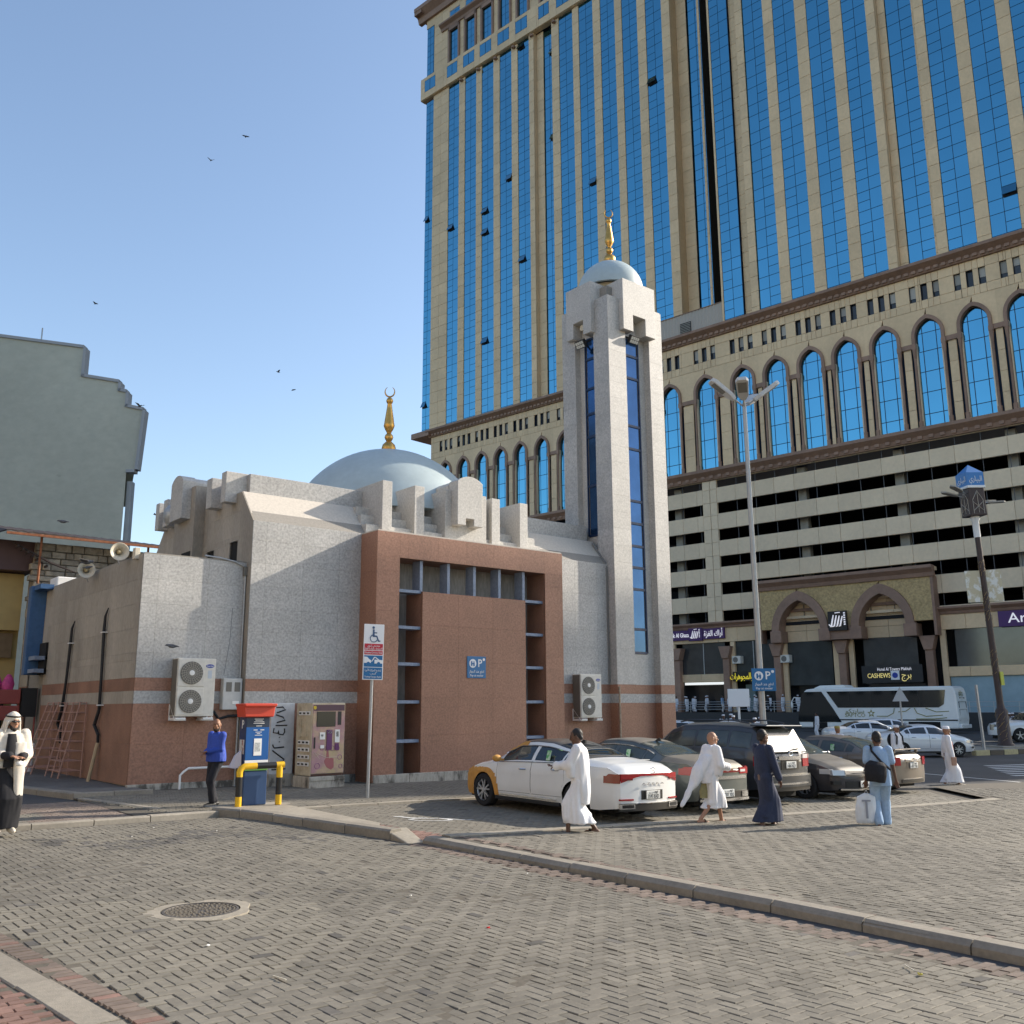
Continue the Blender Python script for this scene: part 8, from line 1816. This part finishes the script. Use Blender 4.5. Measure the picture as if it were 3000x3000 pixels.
# --- people behind the parked cars
p = Person('person', 'man in white shirt with black backpack straps behind the taupe sedan', (30.1, 16.9), NEAR_+rad(35), 1.66, skin=M_SKIN, hands=((.03, .24, .80), (.03, -.24, .80)))
p.robe(M_COTTON, hem=.3, width=.19); p.cap()
b = MB(); b.tube([p.sh[0]+Vector((.02, -.03, .07)), p.sh[0]+Vector((.13, -.03, -.06)), p.sh[0]+Vector((.12, .0, -.32))], .026, 6); b.tube([p.sh[1]+Vector((.02, .03, .07)), p.sh[1]+Vector((.13, .03, -.06)), p.sh[1]+Vector((.12, .0, -.32))], .026, 6); obj('backpack_strap', b, M_BLKC, p.t, sm=True)['kind'] = 'stuff'; b = MB(); b.ball(p.chest+Vector((-.2, 0, -.03)), (.12, .17, .22), 14, 10); obj('backpack', b, M_BLKC, p.t, sm=True); p.finish()
p = Person('person', 'man with an olive cap seen over the roof of the taupe sedan', (28.4, 18.0), RIGHT_+rad(30), 1.62, skin=M_SKIN); p.robe(M_COTTON, hem=.2); p.cap(mat('cap_olive', (.30, .23, .06), .8)); p.finish()
p = Person('person', 'man in white cap and shirt seen over the charcoal sedan', (27.6, 19.6), RIGHT_+rad(-15), 1.64, skin=M_SKIN); p.robe(M_OFFW, hem=.2); p.cap(); p.finish()
p = Person('person', 'person in a white robe standing alone beside the coach lettering', (59.0, 38.9), LEFT_, 1.72, skin=M_SKIND, vox=.02, detail=False); p.robe(M_COTTON, hem=.1); p.hair(); p.finish()
# --- crouching child by the racks
p = Person('person', 'small figure in white sitting low beside the pink racks, seen from behind', (7.15, 31.6), AWAY_, 1.05, skin=M_SKIND, vox=.016, detail=False, hpitch=.3, lean=.2); p.robe(M_COTTON, hem=.04, width=.24, flare=.12); p.hair(r=1.15); p.finish()
# --- far people on the terrace and round the tail of the coach
WHO = [(-3.9, -1.6, 'black cloak and white cap'), (-3.2, -2.4, 'white robe, leaning on the rail'), (-2.6, -1.9, 'white robe with dark backpack'), (-2.1, -2.4, 'long white robe and dark vest'), (-1.2, -1.4, 'white shirt and grey trousers'), (.3, -.9, 'light blue shirt'), (4.2, -2.2, 'wide white cloths'), (4.6, -1.7, 'white robe beside the shop door'), (5.9, -1.0, 'white robe inside the rail'), (6.4, -2.3, 'dark cloak near the column'), (7.9, -2.0, 'white robe by the entrance'), (-4.6, -2.3, 'white robe nearest the minaret'), (-1.6, -1.0, 'dark blue vest over white'), (1.6, -1.6, 'white robe under the yellow sign'), (3.0, -2.3, 'white shirt with bare head'), (5.2, -2.5, 'wide white cloths leaning on the rail'), (9.4, -1.8, 'grey robe before the entrance')]
for i, (u, y, w_) in enumerate(WHO):
    q = HM @ Vector((u, y, 0)); dark = 'black' in w_ or 'dark cloak' in w_
    p = Person('person', 'distant figure on the terrace, '+w_, (q.x, q.y), HROT+rad(-90+random.uniform(-120, 120)), random.uniform(1.62, 1.76), skin=M_SKIND, vox=.026, detail=False, zoff=1.5-gz(q.x, q.y), group='pilgrims on the hotel terrace')
    if 'shirt' in w_: p.trousers(M_GREYC if 'grey' in w_ else M_COTTON); p.shirt(M_LBLUE if 'blue' in w_ else M_COTTON)
    else: p.robe(M_BLKC if dark else M_COTTON, hem=.1)
    if i % 3 == 2: p.hair()
    else: p.cap()
    p.finish()
LOW = [(2090, 58, 'white robe walking left of the white square sign'), (2112, 60, 'white robe just beyond the dark SUV roof'), (2118, 54, 'broad white shoulders and cap'), (2178, 52, 'white hood beside the square sign'), (2192, 56, 'white robe and cap near the white hatchback'), (2202, 57, 'white robe bending beside the hatchback')]
for px_, d, w_ in LOW:
    l = (px_-1500)/2775*d*1.0; a, c = math.cos(YAW)*l+math.sin(YAW)*d*.98, -math.sin(YAW)*l+math.cos(YAW)*d*.98
    p = Person('person', 'distant pilgrim on the road, '+w_, (a, c), random.uniform(0, 6), random.uniform(1.6, 1.74), skin=M_SKIND, vox=.024, detail=False, group='pilgrims on the road'); p.robe(M_COTTON, hem=.1); p.cap(); p.finish()
TAIL = [(2893, 66, 'dark grey robe right at the tail of the coach', M_GREYC), (2902, 67, 'white robe at the tail of the coach', M_COTTON), (2918, 65, 'black cloak beside the luggage', M_BLKC), (2930, 66, 'white headscarf beside the white SUV', M_COTTON)]
for px_, d, w_, m_ in TAIL:
    l = (px_-1500)/2775*d; a, c = math.cos(YAW)*l+math.sin(YAW)*d*.98, -math.sin(YAW)*l+math.cos(YAW)*d*.98
    p = Person('person', 'distant pilgrim, '+w_, (a, c), random.uniform(0, 6), 1.66, skin=M_SKIND, vox=.024, detail=False, group='pilgrims behind the coach'); p.robe(m_, hem=.1); (p.cap if m_ is not M_BLKC else p.hair)(); p.finish()
for k, (px_, d) in enumerate(((2912, 64), (2922, 64.5))):
    l = (px_-1500)/2775*d; a, c = math.cos(YAW)*l+math.sin(YAW)*d*.98, -math.sin(YAW)*l+math.cos(YAW)*d*.98
    b = MB(); b.loft([((0, 0, 0), (.3, 0, 0), (0, .25, 0)), ((0, 0, .5), (.33, 0, 0), (0, .28, 0)), ((0, 0, .85), (.15, 0, 0), (0, .12, 0))], 12); tag(obj('luggage_sack', b, mat('sack_grey', (.3, .29, .32), .8), sm=True, loc=(a, c, gz(a, c))), ('pale luggage sack standing nearer the coach tail', 'pale luggage sack nearer the white SUV')[k], 'sack')
# ================================================================ BIRDS
M_BIRD = mat('pigeon_grey', (.10, .105, .115), .7, var=.25, vscale=30)
def bird(loc, hd, label, s_=1.0, wing=.5, group=None, up=.15):
    t = thing('pigeon', label, 'bird', loc, hd, group); b = MB(); b.loft([((-.17, 0, -.01), (0, .03, 0), (0, 0, .006)), ((-.10, 0, 0), (0, .03, 0), (0, 0, .022)), ((-.02, 0, 0), (0, .05, 0), (0, 0, .05)), ((.07, 0, .01), (0, .045, 0), (0, 0, .045)), ((.11, 0, .025), (0, .025, 0), (0, 0, .028)), ((.145, 0, .03), (0, .022, 0), (0, 0, .024)), ((.185, 0, .022), (0, .004, 0), (0, 0, .004))], 10); obj('body', b, M_BIRD, t, sm=True)
    for sd in (1, -1):
        b = MB(); v = [(.07, .03*sd, .02), (.09, .16*sd*wing*2, .02+up*.6), (-.02, .33*sd*wing*2, .02+up), (-.06, .15*sd*wing*2, .0+up*.5), (-.07, .03*sd, .01)]; b.add(v+[(x, y, z-.008) for x, y, z in v], [(0, 1, 2, 3, 4), (9, 8, 7, 6, 5)]+[(i, 5+i, 5+(i+1) % 5, (i+1) % 5) for i in range(5)]); obj('wing', b, M_BIRD, t)
    t.scale = (s_, s_, s_); return t
bird((8.25, 23.2, 3.60), LEFT_, 'grey pigeon flying past the left wing wall above the air conditioner', 1.0, .2, up=-.03)
bird((6.6, 25.0, 5.72), RIGHT_, 'grey pigeon with spread wings flying before the horn loudspeakers', 1.0, .55, up=.03)
bird((7.4, 27.9, 6.0), RIGHT_, 'grey pigeon perched against the lower horn loudspeaker', .8, .12, up=-.03)
b_ = bird((8.9, 37.3, 8.95), LEFT_, 'white pigeon standing on the ridge of the rusty sheet roof', 1.3, .12, up=-.03)
for i, (px_, py_, lb) in enumerate(((720, 400, 'high in the sky left of the tower'), (618, 470, 'high in the sky, left of the centre'), (815, 1090, 'in the sky above the dome'), (860, 1142, 'in the sky right above the dome, wings spread'), (410, 1190, 'in the sky right of the stepped building'), (280, 890, 'in the sky over the stepped building'), (455, 1508, 'low in the sky left of the mosque gable'))):
    d_ = (px_-1500)/FOC*CR-(py_-1500)/FOC*CU+CF; q = np.array([0, 0, CAM_H])+d_*60
    bird(tuple(q), random.uniform(0, 6), 'tiny dark bird '+lb, (.75 if i != 4 else 1.1), .5, 'birds in the sky', up=random.uniform(-.1, .2))

bpy.data.scenes.remove(SCR)
